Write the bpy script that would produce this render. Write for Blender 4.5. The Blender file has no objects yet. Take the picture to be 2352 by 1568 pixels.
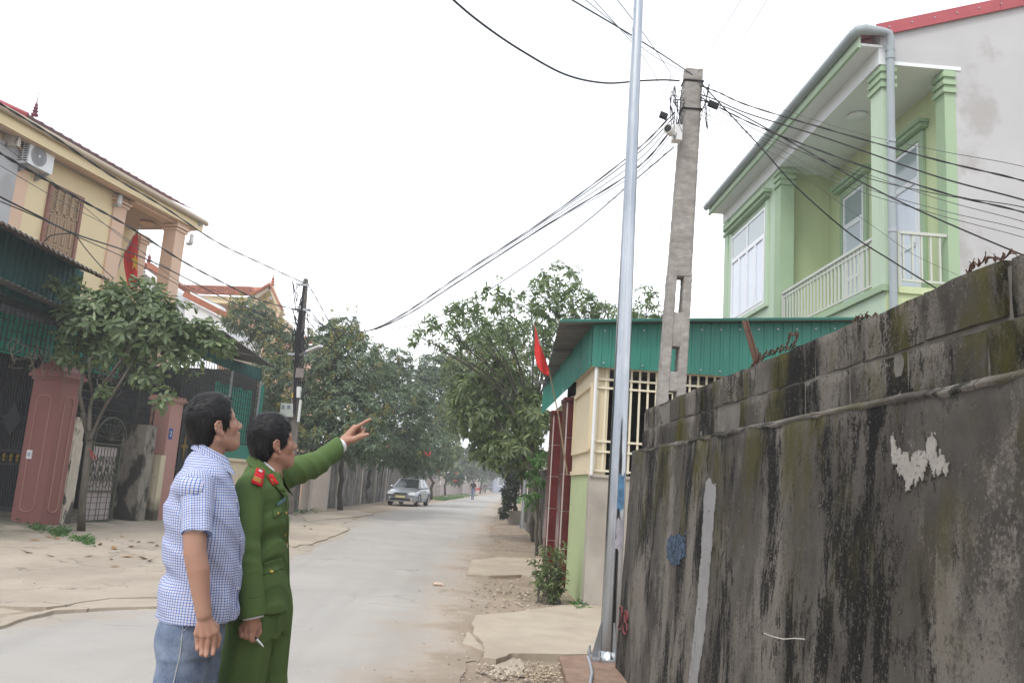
import bpy, math, random
import numpy as np
from mathutils import Vector, Matrix
R = math.radians
random.seed(7)
rng = np.random.default_rng(11)
scene = bpy.context.scene
COL = scene.collection

# ---------------------------------------------------------------- camera
EYE = np.array([0., 0., 1.42])
FPX, CX, CY = 1890., 1176., 784.          # focal length and centre for a 2352 x 1568 frame
_V = np.array([1080 - CX, 1109 - CY, FPX]); _b = -FPX * FPX / 331.5
_U = np.array([-.0682 * _b, _b, FPX])
DY = _V / np.linalg.norm(_V); DZ = _U / np.linalg.norm(_U); DZ = DZ - DY * (DZ @ DY); DZ /= np.linalg.norm(DZ); DX = np.cross(DY, DZ)
cam_d = bpy.data.cameras.new('camera'); cam = bpy.data.objects.new('camera', cam_d); COL.objects.link(cam)
cam_d.sensor_fit = 'HORIZONTAL'; cam_d.sensor_width = 36.; cam_d.lens = 36. * FPX / 2352.
cam_d.clip_start = .05; cam_d.clip_end = 3000.
_Mx = np.array([[DX[0], -DX[1], -DX[2]], [DY[0], -DY[1], -DY[2]], [DZ[0], -DZ[1], -DZ[2]]])
_m4 = Matrix.Identity(4)
for _i in range(3):
    for _j in range(3): _m4[_i][_j] = _Mx[_i, _j]
    _m4[_i][3] = EYE[_i]
cam.matrix_world = _m4
scene.camera = cam

# ---------------------------------------------------------------- sky, sun, exposure
SUN_EL, SUN_AZ = R(52), R(215)             # azimuth clockwise from +Y
w = bpy.data.worlds.new('World'); scene.world = w; w.use_nodes = True
nt = w.node_tree; N = nt.nodes; L = nt.links; N.clear()
out = N.new('ShaderNodeOutputWorld'); bg = N.new('ShaderNodeBackground'); bg.inputs[1].default_value = .12
sky = N.new('ShaderNodeTexSky'); sky.sky_type = 'NISHITA'; sky.sun_disc = False
sky.sun_elevation = SUN_EL; sky.sun_rotation = SUN_AZ; sky.dust_density = 4.; sky.air_density = 1.2
tc = N.new('ShaderNodeTexCoord')
mp = N.new('ShaderNodeMapping'); mp.inputs['Scale'].default_value = (1., 1., 2.2); mp.inputs['Location'].default_value = (.1, 0, .05); L.new(tc.outputs['Generated'], mp.inputs[0])
cl = N.new('ShaderNodeTexNoise'); cl.inputs['Scale'].default_value = 1.6; cl.inputs['Detail'].default_value = 5; cl.inputs['Roughness'].default_value = .45
L.new(mp.outputs[0], cl.inputs[0])
cr = N.new('ShaderNodeValToRGB'); cr.color_ramp.elements[0].position = .45; cr.color_ramp.elements[1].position = .68
cr.color_ramp.elements[0].color = (5.9, 6.3, 7.0, 1); cr.color_ramp.elements[1].color = (10.4, 10.5, 10.8, 1)
L.new(cl.outputs[0], cr.inputs[0])
mx = N.new('ShaderNodeMix'); mx.data_type = 'RGBA'; mx.inputs[0].default_value = .9
L.new(sky.outputs[0], mx.inputs[6]); L.new(cr.outputs[0], mx.inputs[7]); L.new(mx.outputs[2], bg.inputs[0]); L.new(bg.outputs[0], out.inputs[0])
sd = bpy.data.lights.new('sun', 'SUN'); sd.energy = 1.1; sd.angle = R(18); sd.color = (1., .97, .92)
so = bpy.data.objects.new('sun', sd); COL.objects.link(so)
so.rotation_euler = Vector((-math.sin(SUN_AZ) * math.cos(SUN_EL), -math.cos(SUN_AZ) * math.cos(SUN_EL), -math.sin(SUN_EL))).to_track_quat('-Z', 'Y').to_euler()
vs = scene.view_settings; scene.display_settings.display_device = 'sRGB'
vs.view_transform = 'Standard'; vs.look = 'None'; vs.exposure = .74; vs.gamma = 1.; vs.use_curve_mapping = False
cy = scene.cycles
try:
    cy.use_denoising = True; cy.denoiser = 'OPENIMAGEDENOISE'
    cy.max_bounces = 6; cy.diffuse_bounces = 3; cy.glossy_bounces = 3; cy.transmission_bounces = 4; cy.volume_bounces = 1; cy.transparent_max_bounces = 8
    cy.use_adaptive_sampling = True; cy.adaptive_threshold = .012; cy.caustics_reflective = False; cy.caustics_refractive = False
except Exception: pass

# ---------------------------------------------------------------- pixel -> point on a known plane
def ray(u, v):
    p = np.array([u - CX, v - CY, FPX]); return np.array([p @ DX, p @ DY, p @ DZ])
def at(u, v, X=None, Y=None, Z=None, pl=None):
    r = ray(u, v)
    if X is not None: t = X / r[0]
    elif Y is not None: t = Y / r[1]
    elif Z is not None: t = (Z - EYE[2]) / r[2]
    else:
        n, d = pl; t = (d - n @ EYE) / (n @ r)
    return EYE + r * t

# ---------------------------------------------------------------- mesh helpers
def nrm(v):
    v = np.array(v, float); return v / (np.linalg.norm(v) + 1e-12)
class MB:
    def __init__(s): s.v = []; s.f = []
    def add(s, vs, fs):
        o = len(s.v); s.v.extend([tuple(map(float, p)) for p in vs]); s.f.extend([tuple(i + o for i in f) for f in fs]); return s
    def obox(s, c, ax, ay, az):          # centre and three half-axis vectors
        c = np.array(c, float); ax, ay, az = (np.array(a, float) for a in (ax, ay, az))
        P = [c + i * ax + j * ay + k * az for k in (-1, 1) for j in (-1, 1) for i in (-1, 1)]
        return s.add(P, [(0, 2, 3, 1), (4, 5, 7, 6), (0, 1, 5, 4), (2, 6, 7, 3), (0, 4, 6, 2), (1, 3, 7, 5)])
    def box(s, x0, x1, y0, y1, z0, z1):
        return s.obox(((x0 + x1) / 2, (y0 + y1) / 2, (z0 + z1) / 2), ((x1 - x0) / 2, 0, 0), (0, (y1 - y0) / 2, 0), (0, 0, (z1 - z0) / 2))
    def fbox(s, fr, a0, a1, n0, n1, z0, z1):   # box in a rotated frame
        c = fr.p((a0 + a1) / 2, (n0 + n1) / 2, (z0 + z1) / 2)
        return s.obox(c, fr.a * (a1 - a0) / 2, fr.n * (n1 - n0) / 2, np.array([0, 0, (z1 - z0) / 2]))
    def bar(s, p, q, w, h=None, up=(0, 0, 1)):  # square bar
        p = np.array(p, float); q = np.array(q, float); h = h or w
        d = nrm(q - p); x = np.cross(d, up)
        if np.linalg.norm(x) < 1e-3: x = np.cross(d, (1, 0, 0))
        x = nrm(x); y = np.cross(x, d)
        return s.obox((p + q) / 2, x * w / 2, y * h / 2, (q - p) / 2)
    def tube(s, pts, r, n=8, cap=True):
        pts = [np.array(p, float) for p in pts]; m = len(pts)
        rs = r if hasattr(r, '__len__') else [r] * m
        V = []; up = None
        for i in range(m):
            d = nrm(pts[min(i + 1, m - 1)] - pts[max(i - 1, 0)])
            if up is None:
                up = np.array([0, 0, 1.]) if abs(d[2]) < .9 else np.array([1., 0, 0])
            x = nrm(np.cross(d, up)); up = np.cross(x, d)
            for k in range(n):
                t = 2 * math.pi * k / n; V.append(pts[i] + rs[i] * (x * math.cos(t) + up * math.sin(t)))
        Fc = [(i * n + k, i * n + (k + 1) % n, (i + 1) * n + (k + 1) % n, (i + 1) * n + k) for i in range(m - 1) for k in range(n)]
        if cap: Fc += [tuple(range(n))[::-1], tuple((m - 1) * n + k for k in range(n))]
        return s.add(V, Fc)
    def cyl(s, p, q, r0, r1=None, n=12): return s.tube([p, q], [r0, r0 if r1 is None else r1], n)
    def lathe(s, c, prof, n=16, ax=(0, 0, 1)):
        ax = nrm(ax); x = nrm(np.cross(ax, (0, 1, 0) if abs(ax[1]) < .9 else (1, 0, 0))); y = np.cross(ax, x); c = np.array(c, float)
        V = [c + ax * z + max(r, 1e-4) * (x * math.cos(2 * math.pi * k / n) + y * math.sin(2 * math.pi * k / n)) for r, z in prof for k in range(n)]
        m = len(prof)
        Fc = [(i * n + k, i * n + (k + 1) % n, (i + 1) * n + (k + 1) % n, (i + 1) * n + k) for i in range(m - 1) for k in range(n)]
        return s.add(V, Fc + [tuple(range(n))[::-1], tuple((m - 1) * n + k for k in range(n))])
    def prism(s, poly, ext):             # planar polygon (3D points) extruded by a vector
        n = len(poly); ext = np.array(ext, float); P = [np.array(p, float) for p in poly]
        return s.add(P + [p + ext for p in P], [tuple(range(n))[::-1], tuple(range(n, 2 * n))] + [(i, (i + 1) % n, n + (i + 1) % n, n + i) for i in range(n)])
    def sheet(s, grid):                  # grid[i][j] of points
        a, b = len(grid), len(grid[0])
        return s.add([p for row in grid for p in row], [(i * b + j, i * b + j + 1, (i + 1) * b + j + 1, (i + 1) * b + j) for i in range(a - 1) for j in range(b - 1)])
    def build(s, name, mat, parent=None, smooth=False, fix=True):
        me = bpy.data.meshes.new(name); me.from_pydata(s.v, [], s.f); me.update()
        return link(name, me, mat, parent, smooth, fix)
def link(name, me, mat, parent=None, smooth=False, fix=False):
    if fix:
        import bmesh
        bm = bmesh.new(); bm.from_mesh(me); bmesh.ops.recalc_face_normals(bm, faces=bm.faces); bm.to_mesh(me); bm.free()
    if mat is not None and not me.materials: me.materials.append(mat)
    if smooth:
        me.shade_smooth()
        if smooth != 'all':
            try: me.set_sharp_from_angle(angle=R(40))
            except Exception: pass
    o = bpy.data.objects.new(name, me); COL.objects.link(o)
    if parent is not None:
        o.parent = parent; o.matrix_parent_inverse = parent.matrix_basis.inverted()
    return o
def np_mesh(name, verts, faces):         # fast path for big quad / triangle arrays
    me = bpy.data.meshes.new(name); verts = np.asarray(verts, np.float32); faces = np.asarray(faces, np.int32)
    n, k = faces.shape
    me.vertices.add(len(verts)); me.vertices.foreach_set('co', verts.ravel())
    me.loops.add(n * k); me.loops.foreach_set('vertex_index', faces.ravel())
    me.polygons.add(n); me.polygons.foreach_set('loop_start', np.arange(0, n * k, k, dtype=np.int32))
    try: me.polygons.foreach_set('loop_total', np.full(n, k, np.int32))
    except Exception: pass
    me.update(calc_edges=True); return me
def tag(o, label=None, cat=None, group=None, kind=None):
    if label: o['label'] = label
    if cat: o['category'] = cat
    if group: o['group'] = group
    if kind: o['kind'] = kind
    return o
def empty(name, loc, label=None, cat=None, group=None, rz=0):
    o = bpy.data.objects.new(name, None); COL.objects.link(o); o.location = [float(c) for c in loc]; o.rotation_euler = (0, 0, rz); o.empty_display_size = .2
    o.matrix_basis = Matrix.LocRotScale(o.location, o.rotation_euler, (1, 1, 1))
    return tag(o, label, cat, group)
def inst(src, parent=None, name=None, loc=None, rot=None, scale=None, mw=None):
    o = src.copy(); COL.objects.link(o)
    if name: o.name = name
    if parent is not None: o.parent = parent; o.matrix_parent_inverse = parent.matrix_basis.inverted()
    if mw is not None: o.matrix_basis = mw
    if loc is not None: o.location = [float(c) for c in loc]
    if rot is not None: o.rotation_euler = rot
    if scale is not None: o.scale = scale
    return o
def copy_tree(o, parent=None):
    c = o.copy(); COL.objects.link(c)
    if parent is not None: c.parent = parent
    for ch in [k for k in COL.objects if k.parent == o]: copy_tree(ch, c)
    return c
class Frame:                             # a: along, n: outward, both horizontal
    def __init__(s, o, ang):             # ang: direction of a, clockwise from +Y
        s.o = np.array([o[0], o[1], 0.]); s.a = np.array([math.sin(ang), math.cos(ang), 0.]); s.n = np.array([math.cos(ang), -math.sin(ang), 0.])
    def p(s, a, n, z): return s.o + s.a * a + s.n * n + np.array([0, 0, z])
    def pix(s, u, v, n=0.):              # pixel -> (a, z) on the plane at offset n
        q = at(u, v, pl=(s.n, s.n @ s.o + n)); d = q - s.o
        return d @ s.a, q[2]
    def pixa(s, u, v, a=0.):             # pixel -> (n, z) on the plane at distance a along
        q = at(u, v, pl=(s.a, s.a @ s.o + a)); d = q - s.o
        return d @ s.n, q[2]
    def rot(s): return math.atan2(s.a[1], s.a[0])
def boolean_hole(*a): pass

from mathutils.bvhtree import BVHTree
def bvh(o): return BVHTree.FromPolygons([v.co[:] for v in o.data.vertices], [p.vertices[:] for p in o.data.polygons])
def hit(tree_, u, v):
    d = ray(u, v); r = tree_.ray_cast(Vector(EYE), Vector(d / np.linalg.norm(d))); return (np.array(r[0]), np.array(r[1])) if r[0] is not None else (None, None)
# ---------------------------------------------------------------- materials
def pm(name, base, rough=.8, var=.25, scale=6., bump=0., bscale=40., metal=0., second=None, amt=.5, lo=.45, hi=.65, stretch=(1, 1, 1), detail=6, spec=.3, coord='Object', sss=0., island=0., coat=0.):
    m = bpy.data.materials.new(name); m.use_nodes = True; nt = m.node_tree; N = nt.nodes; L = nt.links
    b = N['Principled BSDF']; b.inputs['Roughness'].default_value = rough; b.inputs['Metallic'].default_value = metal
    b.inputs['Specular IOR Level'].default_value = spec
    if coat: b.inputs['Coat Weight'].default_value = coat
    if sss:
        b.inputs['Subsurface Weight'].default_value = sss; b.inputs['Subsurface Radius'].default_value = (1., .35, .2); b.inputs['Subsurface Scale'].default_value = .006
    tc = N.new('ShaderNodeTexCoord'); mp = N.new('ShaderNodeMapping'); mp.inputs['Scale'].default_value = stretch
    L.new(tc.outputs[coord], mp.inputs[0]); co = mp.outputs[0]
    def noise(sc, dt=detail, ro=.6):
        n = N.new('ShaderNodeTexNoise'); n.inputs['Scale'].default_value = sc; n.inputs['Detail'].default_value = dt; n.inputs['Roughness'].default_value = ro
        L.new(co, n.inputs['Vector']); return n.outputs[0]
    def ramp(x, stops):
        r = N.new('ShaderNodeValToRGB'); e = r.color_ramp.elements
        while len(e) < len(stops): e.new(.5)
        for k, (p, c) in enumerate(stops): e[k].position = p; e[k].color = (*c, 1) if len(c) == 3 else c
        L.new(x, r.inputs[0]); return r.outputs[0]
    def mix(f, a, c, t='MIX'):
        q = N.new('ShaderNodeMix'); q.data_type = 'RGBA'; q.blend_type = t
        for s, x in ((0, f), (6, a), (7, c)):
            if hasattr(x, 'is_linked'): L.new(x, q.inputs[s])
            elif s == 0: q.inputs[0].default_value = x
            else: q.inputs[s].default_value = (*x, 1) if len(x) == 3 else x
        return q.outputs[2]
    base = np.array(base, float)
    c = ramp(noise(scale), [(.25, tuple(base * (1 - var))), (.75, tuple(np.minimum(base * (1 + var), .95)))])
    if second is not None:
        c = mix(ramp(noise(scale * .35 + .2), [(lo, (0, 0, 0)), (hi, (amt,) * 3)]), c, second)
    if island:
        g = N.new('ShaderNodeNewGeometry'); h = ramp(g.outputs['Random Per Island'], [(0, (1 - island,) * 3), (1, (1 + island,) * 3)])
        c = mix(1., c, h, 'MULTIPLY')
    L.new(c, b.inputs['Base Color'])
    if bump:
        bp = N.new('ShaderNodeBump'); bp.inputs['Strength'].default_value = bump; bp.inputs['Distance'].default_value = .01
        L.new(noise(bscale, 4), bp.inputs['Height']); L.new(bp.outputs[0], b.inputs['Normal'])
    m['h'] = 1
    return m
class NG:                                # tiny node-graph helper for the special materials
    def __init__(s, name):
        s.m = bpy.data.materials.new(name); s.m.use_nodes = True; s.N = s.m.node_tree.nodes; s.L = s.m.node_tree.links; s.b = s.N['Principled BSDF']
        s.tc = s.N.new('ShaderNodeTexCoord')
    def set(s, **k):
        for a, v in k.items(): s.b.inputs[a.replace('_', ' ')].default_value = v
    def inp(s, sock, x):
        if hasattr(x, 'is_linked'): s.L.new(x, sock)
        elif isinstance(x, (tuple, list)) and len(x) == 3 and sock.type == 'RGBA': sock.default_value = (*x, 1)
        else: sock.default_value = x
    def map(s, vec, scale=(1, 1, 1), loc=(0, 0, 0)):
        n = s.N.new('ShaderNodeMapping'); n.inputs['Scale'].default_value = scale; n.inputs['Location'].default_value = loc; s.L.new(vec, n.inputs[0]); return n.outputs[0]
    def noise(s, vec, sc, dt=5, ro=.6, dist=0.):
        n = s.N.new('ShaderNodeTexNoise'); n.inputs['Scale'].default_value = sc; n.inputs['Detail'].default_value = dt; n.inputs['Roughness'].default_value = ro; n.inputs['Distortion'].default_value = dist
        s.L.new(vec, n.inputs['Vector']); return n.outputs[0]
    def ramp(s, x, *stops):
        r = s.N.new('ShaderNodeValToRGB'); e = r.color_ramp.elements
        while len(e) < len(stops): e.new(.5)
        for k, (p, c) in enumerate(stops): e[k].position = p; e[k].color = (c, c, c, 1) if not hasattr(c, '__len__') else (*c, 1)
        s.L.new(x, r.inputs[0]); return r.outputs[0]
    def mix(s, f, a, c, t='MIX'):
        q = s.N.new('ShaderNodeMix'); q.data_type = 'RGBA'; q.blend_type = t; s.inp(q.inputs[0], f); s.inp(q.inputs[6], a); s.inp(q.inputs[7], c); return q.outputs[2]
    def cracks(s, vec, sc, wd, seed=0.):
        w = s.N.new('ShaderNodeVectorMath'); w.operation = 'MULTIPLY_ADD'; n = s.N.new('ShaderNodeTexNoise'); n.inputs['Scale'].default_value = sc * 2.2; n.inputs['Detail'].default_value = 6; s.L.new(vec, n.inputs['Vector'])
        s.L.new(n.outputs['Color'], w.inputs[0]); w.inputs[1].default_value = (.9 / sc,) * 3; s.L.new(vec, w.inputs[2])
        v = s.N.new('ShaderNodeTexVoronoi'); v.feature = 'DISTANCE_TO_EDGE'; v.inputs['Scale'].default_value = sc; s.L.new(w.outputs[0], v.inputs['Vector'])
        return s.ramp(v.outputs['Distance'], (0., 1.), (wd, 0.))
    def math(s, op, a, b=0., c=0.):
        q = s.N.new('ShaderNodeMath'); q.operation = op; s.inp(q.inputs[0], a); s.inp(q.inputs[1], b); s.inp(q.inputs[2], c); return q.outputs[0]
    def sep(s, vec):
        q = s.N.new('ShaderNodeSeparateXYZ'); s.L.new(vec, q.inputs[0]); return q.outputs
    def bump(s, h, st=.3, d=.01):
        q = s.N.new('ShaderNodeBump'); q.inputs['Strength'].default_value = st; q.inputs['Distance'].default_value = d; s.L.new(h, q.inputs['Height']); s.L.new(q.outputs[0], s.b.inputs['Normal'])
    def col(s, x): s.inp(s.b.inputs['Base Color'], x); return s
from mathutils import noise as mnoise
def nz(x, y, z, s=1.): return mnoise.noise(Vector((x * s, y * s, z * s)))
# ================================================================ materials of the setting
M = {}
g = NG('road_concrete'); ob = g.tc.outputs['Object']
c = g.ramp(g.noise(ob, .7, 6), (.3, (.315, .295, .268)), (.7, (.395, .372, .34)))
c = g.mix(g.ramp(g.noise(ob, 55., 3), (.35, 0.), (.8, .3)), c, (.47, .45, .42))
uvs = g.sep(g.tc.outputs['UV'])          # u, v: metres from the left and right edge of the carriageway
nn = g.noise(ob, 1.1, 7, .68); n2 = g.noise(ob, 5., 5, .6)
def dustf(d, lo, hi): return g.ramp(g.math('ADD', g.math('SUBTRACT', g.math('MULTIPLY', nn, 1.5), g.math('MULTIPLY', d, .62)), g.math('MULTIPLY', n2, .35)), (lo, 0.), (hi, 1.))
c = g.mix(g.math('MULTIPLY', dustf(uvs[1], .18, .62), .8), c, (.37, .30, .23))
c = g.mix(g.math('MULTIPLY', dustf(uvs[0], .35, .68), .7), c, (.36, .305, .24))
c = g.mix(g.math('MULTIPLY', dustf(uvs[1], .62, .85), .85), c, (.27, .21, .15))
c = g.mix(g.ramp(g.noise(g.map(ob, (.5, .12, 1)), 1.1, 5), (.5, 0.), (.75, .35)), c, (.38, .345, .30))
c = g.mix(g.math('MULTIPLY', g.cracks(ob, .42, .010), g.ramp(g.noise(ob, .35, 3), (.48, 0.), (.58, .55))), c, (.13, .115, .10))
c = g.mix(g.ramp(g.noise(g.map(ob, (1.4, .05, 1)), 1., 3), (.52, 0.), (.66, .3)), c, (.27, .255, .235))
g.col(c).set(Roughness=.9); g.bump(g.noise(ob, 90., 3), .25, .006); M['road'] = g.m
g = NG('dirt'); ob = g.tc.outputs['Object']
c = g.ramp(g.noise(ob, 1.3, 8, .65), (.28, (.215, .165, .118)), (.72, (.385, .305, .225)))
c = g.mix(g.ramp(g.noise(ob, 24., 5, .7), (.55, 0.), (.7, .6)), c, (.42, .35, .28))
c = g.mix(g.ramp(g.noise(ob, .5, 4), (.58, 0.), (.72, .6)), c, (.10, .12, .05))
g.col(c).set(Roughness=.95); g.bump(g.noise(ob, 30., 6, .7), .6, .02); M['dirt'] = g.m
g = NG('old_concrete'); ob = g.tc.outputs['Object']
c = g.ramp(g.noise(ob, .9, 7, .65), (.3, (.33, .275, .215)), (.7, (.44, .375, .295)))
c = g.mix(g.ramp(g.noise(g.map(ob, (1, .35, 1)), .9, 6, .7), (.5, 0.), (.68, .55)), c, (.25, .205, .155))
c = g.mix(g.ramp(g.noise(ob, 40., 3), (.4, 0.), (.8, .25)), c, (.50, .45, .38))
mossx = g.math('MULTIPLY', g.ramp(g.math('MULTIPLY', g.sep(ob)[0], -.1), (.66, 0.), (.8, .75)), g.ramp(g.noise(ob, 1.7, 6), (.4, 0.), (.55, 1.)))
c = g.mix(mossx, c, (.10, .105, .065))
g.col(c).set(Roughness=.92); c = g.mix(g.math('MULTIPLY', g.cracks(ob, .55, .016), g.ramp(g.noise(ob, .5, 3), (.45, 0.), (.55, .8))), c, (.11, .095, .075))
g.col(c); g.bump(g.noise(ob, 14., 7, .7), .5, .02); M['apron'] = g.m
M['slab'] = pm('slab_concrete', (.43, .365, .285), .92, .14, 2.5, .35, 45., second=(.32, .26, .2), amt=.5)
M['conc'] = pm('plinth_concrete', (.40, .365, .315), .9, .18, 2.2, .3, 40., second=(.20, .18, .15), amt=.5, lo=.55, hi=.75)
M['pole_conc'] = pm('pole_concrete', (.33, .31, .285), .9, .28, 9., .7, 26., second=(.2, .18, .16), amt=.5, stretch=(1, 1, 1.8))
M['steel'] = pm('galvanised_steel', (.47, .49, .51), .22, .16, 9., .06, 30., metal=1., stretch=(1, 1, .25), second=(.28, .31, .35), amt=.6)
M['zinc'] = pm('zinc_grey', (.42, .43, .44), .45, .15, 10., metal=.6)
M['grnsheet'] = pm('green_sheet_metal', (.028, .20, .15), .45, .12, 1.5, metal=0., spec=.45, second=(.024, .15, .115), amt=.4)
M['undersheet'] = pm('roof_underside', (.15, .15, .145), .7, .25, 1.5, second=(.08, .075, .07), amt=.5)
M['cream'] = pm('cream_paint', (.66, .57, .40), .7, .06, 2., .05, 60., second=(.55, .47, .34), amt=.35)
M['creambar'] = pm('cream_bar_paint', (.72, .66, .50), .5, .05, 6.)
M['ltgreen'] = pm('light_green_render', (.42, .50, .27), .85, .06, 1.8, .06, 60., second=(.36, .36, .24), amt=.45)
M['burg'] = pm('burgundy_tile', (.105, .016, .018), .22, .35, 7., spec=.5, second=(.06, .01, .012), amt=.5)
M['grout'] = pm('pale_grout', (.5, .46, .43), .8, .1)
M['dark'] = pm('interior_shade', (.05, .05, .048), .9, .3, 2.)  # near black: the dimness of the interiors is put into the colour
M['rust'] = pm('rusty_iron', (.085, .045, .03), .8, .35, 25., .2)
M['wire'] = pm('black_cable', (.018, .018, .02), .55, .1)
M['wire2'] = pm('grey_cable', (.10, .10, .105), .6, .1)
M['black'] = pm('black_plastic', (.02, .02, .022), .45, .1)
M['whiteplastic'] = pm('white_plastic', (.72, .72, .71), .45, .05)
M['greyplastic'] = pm('grey_pvc', (.36, .39, .43), .45, .05, 3.)
M['white'] = pm('white_paint', (.76, .77, .76), .6, .04, 3.)
M['glass'] = NG('window_glass').col((.18, .21, .23)).m
M['glass'].node_tree.nodes['Principled BSDF'].inputs['Roughness'].default_value = .06
M['glass'].node_tree.nodes['Principled BSDF'].inputs['Specular IOR Level'].default_value = .7
M['red'] = pm('red_cloth', (.60, .035, .03), .75, .12, 5.)
M['yellow'] = pm('yellow_cloth', (.75, .50, .04), .75, .05)
# mildewed wall ---------------------------------------------------------------
def wall_mat(name, light, mid, black, moss_amt, seed):
    g = NG(name); pos = g.N.new('ShaderNodeNewGeometry').outputs['Position']; ob = g.map(pos, (1, 1, 1), (seed, seed * 1.7, 0))
    st = g.map(ob, (4., 4., 2.3)); st2 = g.map(ob, (24., 24., 10.))
    n1 = g.noise(st, 1., 7, .7, .5); n2 = g.noise(st2, 1., 7, .72, .4); n3 = g.noise(ob, 1.3, 6, .65); n4 = g.noise(ob, 75., 6, .82)
    dr = g.noise(g.map(ob, (3.4, 3.4, .8)), 1., 6, .66, .5); lp = g.noise(g.map(ob, (2.2, 2.2, .9), (5, 2, 1)), 1., 4, .6)
    def wsum(*t):
        r = None
        for n, w in t: q = g.math('MULTIPLY', n, w); r = q if r is None else g.math('ADD', r, q)
        return r
    c = g.mix(g.ramp(n1, (.36, 0.), (.62, 1.)), mid, light)
    c = g.mix(g.ramp(n3, (.35, 0.), (.7, .8)), c, tuple(x * .55 for x in mid))
    c = g.mix(g.ramp(wsum((lp, .75), (n2, .36), (n4, .42)), (.765, 0.), (.845, .85)), c, tuple(min(x * 1.4, .6) for x in light))
    c = g.mix(g.ramp(wsum((dr, .9), (n2, .5), (n4, .42)), (.925, 0.), (.98, .96)), c, black)
    c = g.mix(g.ramp(wsum((n1, .5), (n2, .5), (n4, .4)), (.755, 0.), (.80, .9)), c, black)
    c = g.mix(g.ramp(wsum((n4, .66), (n2, .42)), (.61, 0.), (.68, .8)), c, tuple(min(x * 1.9, .6) for x in light))
    z = g.sep(pos)[2]
    up = g.ramp(z, (.55, 0.), (.95, 1.)) if moss_amt else None
    mo = g.math('MULTIPLY', g.ramp(g.noise(g.map(ob, (2.2, 2.2, 1.)), 1., 6, .65), (.51, 0.), (.62, moss_amt)), g.ramp(g.math('MULTIPLY', z, .45), (.45, 0.1), (.8, 1.)))
    c = g.mix(mo, c, (.075, .068, .018))
    g.col(c).set(Roughness=.95); g.b.inputs['Specular IOR Level'].default_value = .2
    g.bump(g.math('ADD', n4, g.math('MULTIPLY', g.noise(ob, 18., 5, .7), .8)), .75, .012); return g.m
M['wall'] = wall_mat('mildewed_cement', (.165, .148, .129), (.073, .066, .059), (.008, .008, .008), .95, 0.)
M['wallblock'] = wall_mat('mildewed_block', (.145, .13, .112), (.066, .06, .052), (.010, .010, .009), .9, 3.)
M['post_old'] = pm('stained_plaster_post', (.25, .225, .19), .92, .3, 5., .5, 40., second=(.035, .034, .03), amt=.9, lo=.47, hi=.56, stretch=(1.6, 1.6, .8))
M['wall_old'] = pm('peeling_whitewash', (.52, .47, .395), .92, .2, 5., .4, 40., second=(.045, .042, .037), amt=.9, lo=.52, hi=.58, stretch=(1.8, 1.8, .8))

M['ledge'] = wall_mat('lit_mortar_ledge', (.19, .17, .148), (.11, .10, .088), (.03, .03, .028), .7, 13.)  # mortar ledge; light catching its slope is put into the paler colour
M['mortar'] = pm('pale_mortar', (.15, .138, .12), .95, .3, 9., .4, 40.)
# ================================================================ ground, road, pavements
S = lambda o: tag(o, kind='structure')
def gz(x, y):                            # height of the left apron: it climbs towards the gates
    t = min(max((-x - 4.6) / 4.2, 0), 1); s = t * t * (3 - 2 * t)
    t2 = min(max((-x - 7.9) / 2.2, 0), 1) * min(max((19.5 - y) / 4, 0), 1)
    return .014 + .045 * s + .17 * t2 + .012 * nz(x, y, 0, .6) * s
m = MB(); m.add([(-300, -60, 0), (300, -60, 0), (300, 500, 0), (-300, 500, 0)], [(0, 1, 2, 3)]); S(m.build('ground', M['dirt']))
left = [(-30, -4.6), (0, -4.4), (6.5, -4.15), (7.4, -3.85), (8.6, -3.1), (12, -3.2), (16.2, -3.3), (24, -3.35), (31, -3.4), (38, -3.15), (43, -2.9), (63, -1.5), (77, -.5), (100, 1.2), (128, 4.), (150, 10), (165, 24)]
right = [(-30, -1.2), (0, -.75), (6.2, -.14), (10, .05), (14.8, .2), (24, .5), (31, .76), (43, 1.3), (60, 2.05), (77, 2.95), (100, 4.6), (128, 8.2), (146, 14), (158, 25)]
def lerp_pts(P, y):
    ys = [p[0] for p in P]; return float(np.interp(y, ys, [p[1] for p in P]))
ys = list(np.concatenate([np.arange(-30, 0, 1.), np.arange(0, 45, .12), np.arange(45, 128, 1.), np.arange(128, 166, 2.)]))
rows = []; ruv = []
lat = [-.0, .12, .3, .55, .8, 1.1, 1.6, 2.2]
for y in ys:
    xl = lerp_pts(left, y) - .25 + .10 * nz(0, y, 3, .5) + .05 * nz(0, y, 2, 3.)
    xr = lerp_pts(right, min(y, 158)) + .30 + .12 * nz(5, y, 3, .5) + .05 * nz(5, y, 1, 2.1)
    wd = xr - xl; ts = sorted(set([min(q / wd, .5) for q in lat] + [1 - min(q / wd, .5) for q in lat])); ts = ts[:15] + [1.] * (15 - len(ts))
    rows.append([(xl + wd * t, y, .004 + .010 * min(1, t * wd / .3, (1 - t) * wd / .3)) for t in ts]); ruv.append([(t * wd, (1 - t) * wd) for t in ts])
m = MB(); m.sheet(rows); o = S(m.build('road', M['road'], fix=False)); ly = o.data.uv_layers.new(name='UVMap'); fl = [q for r in ruv for q in r]
for lp_ in o.data.loops: ly.data[lp_.index].uv = fl[lp_.vertex_index]
o.data.shade_smooth()
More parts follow.
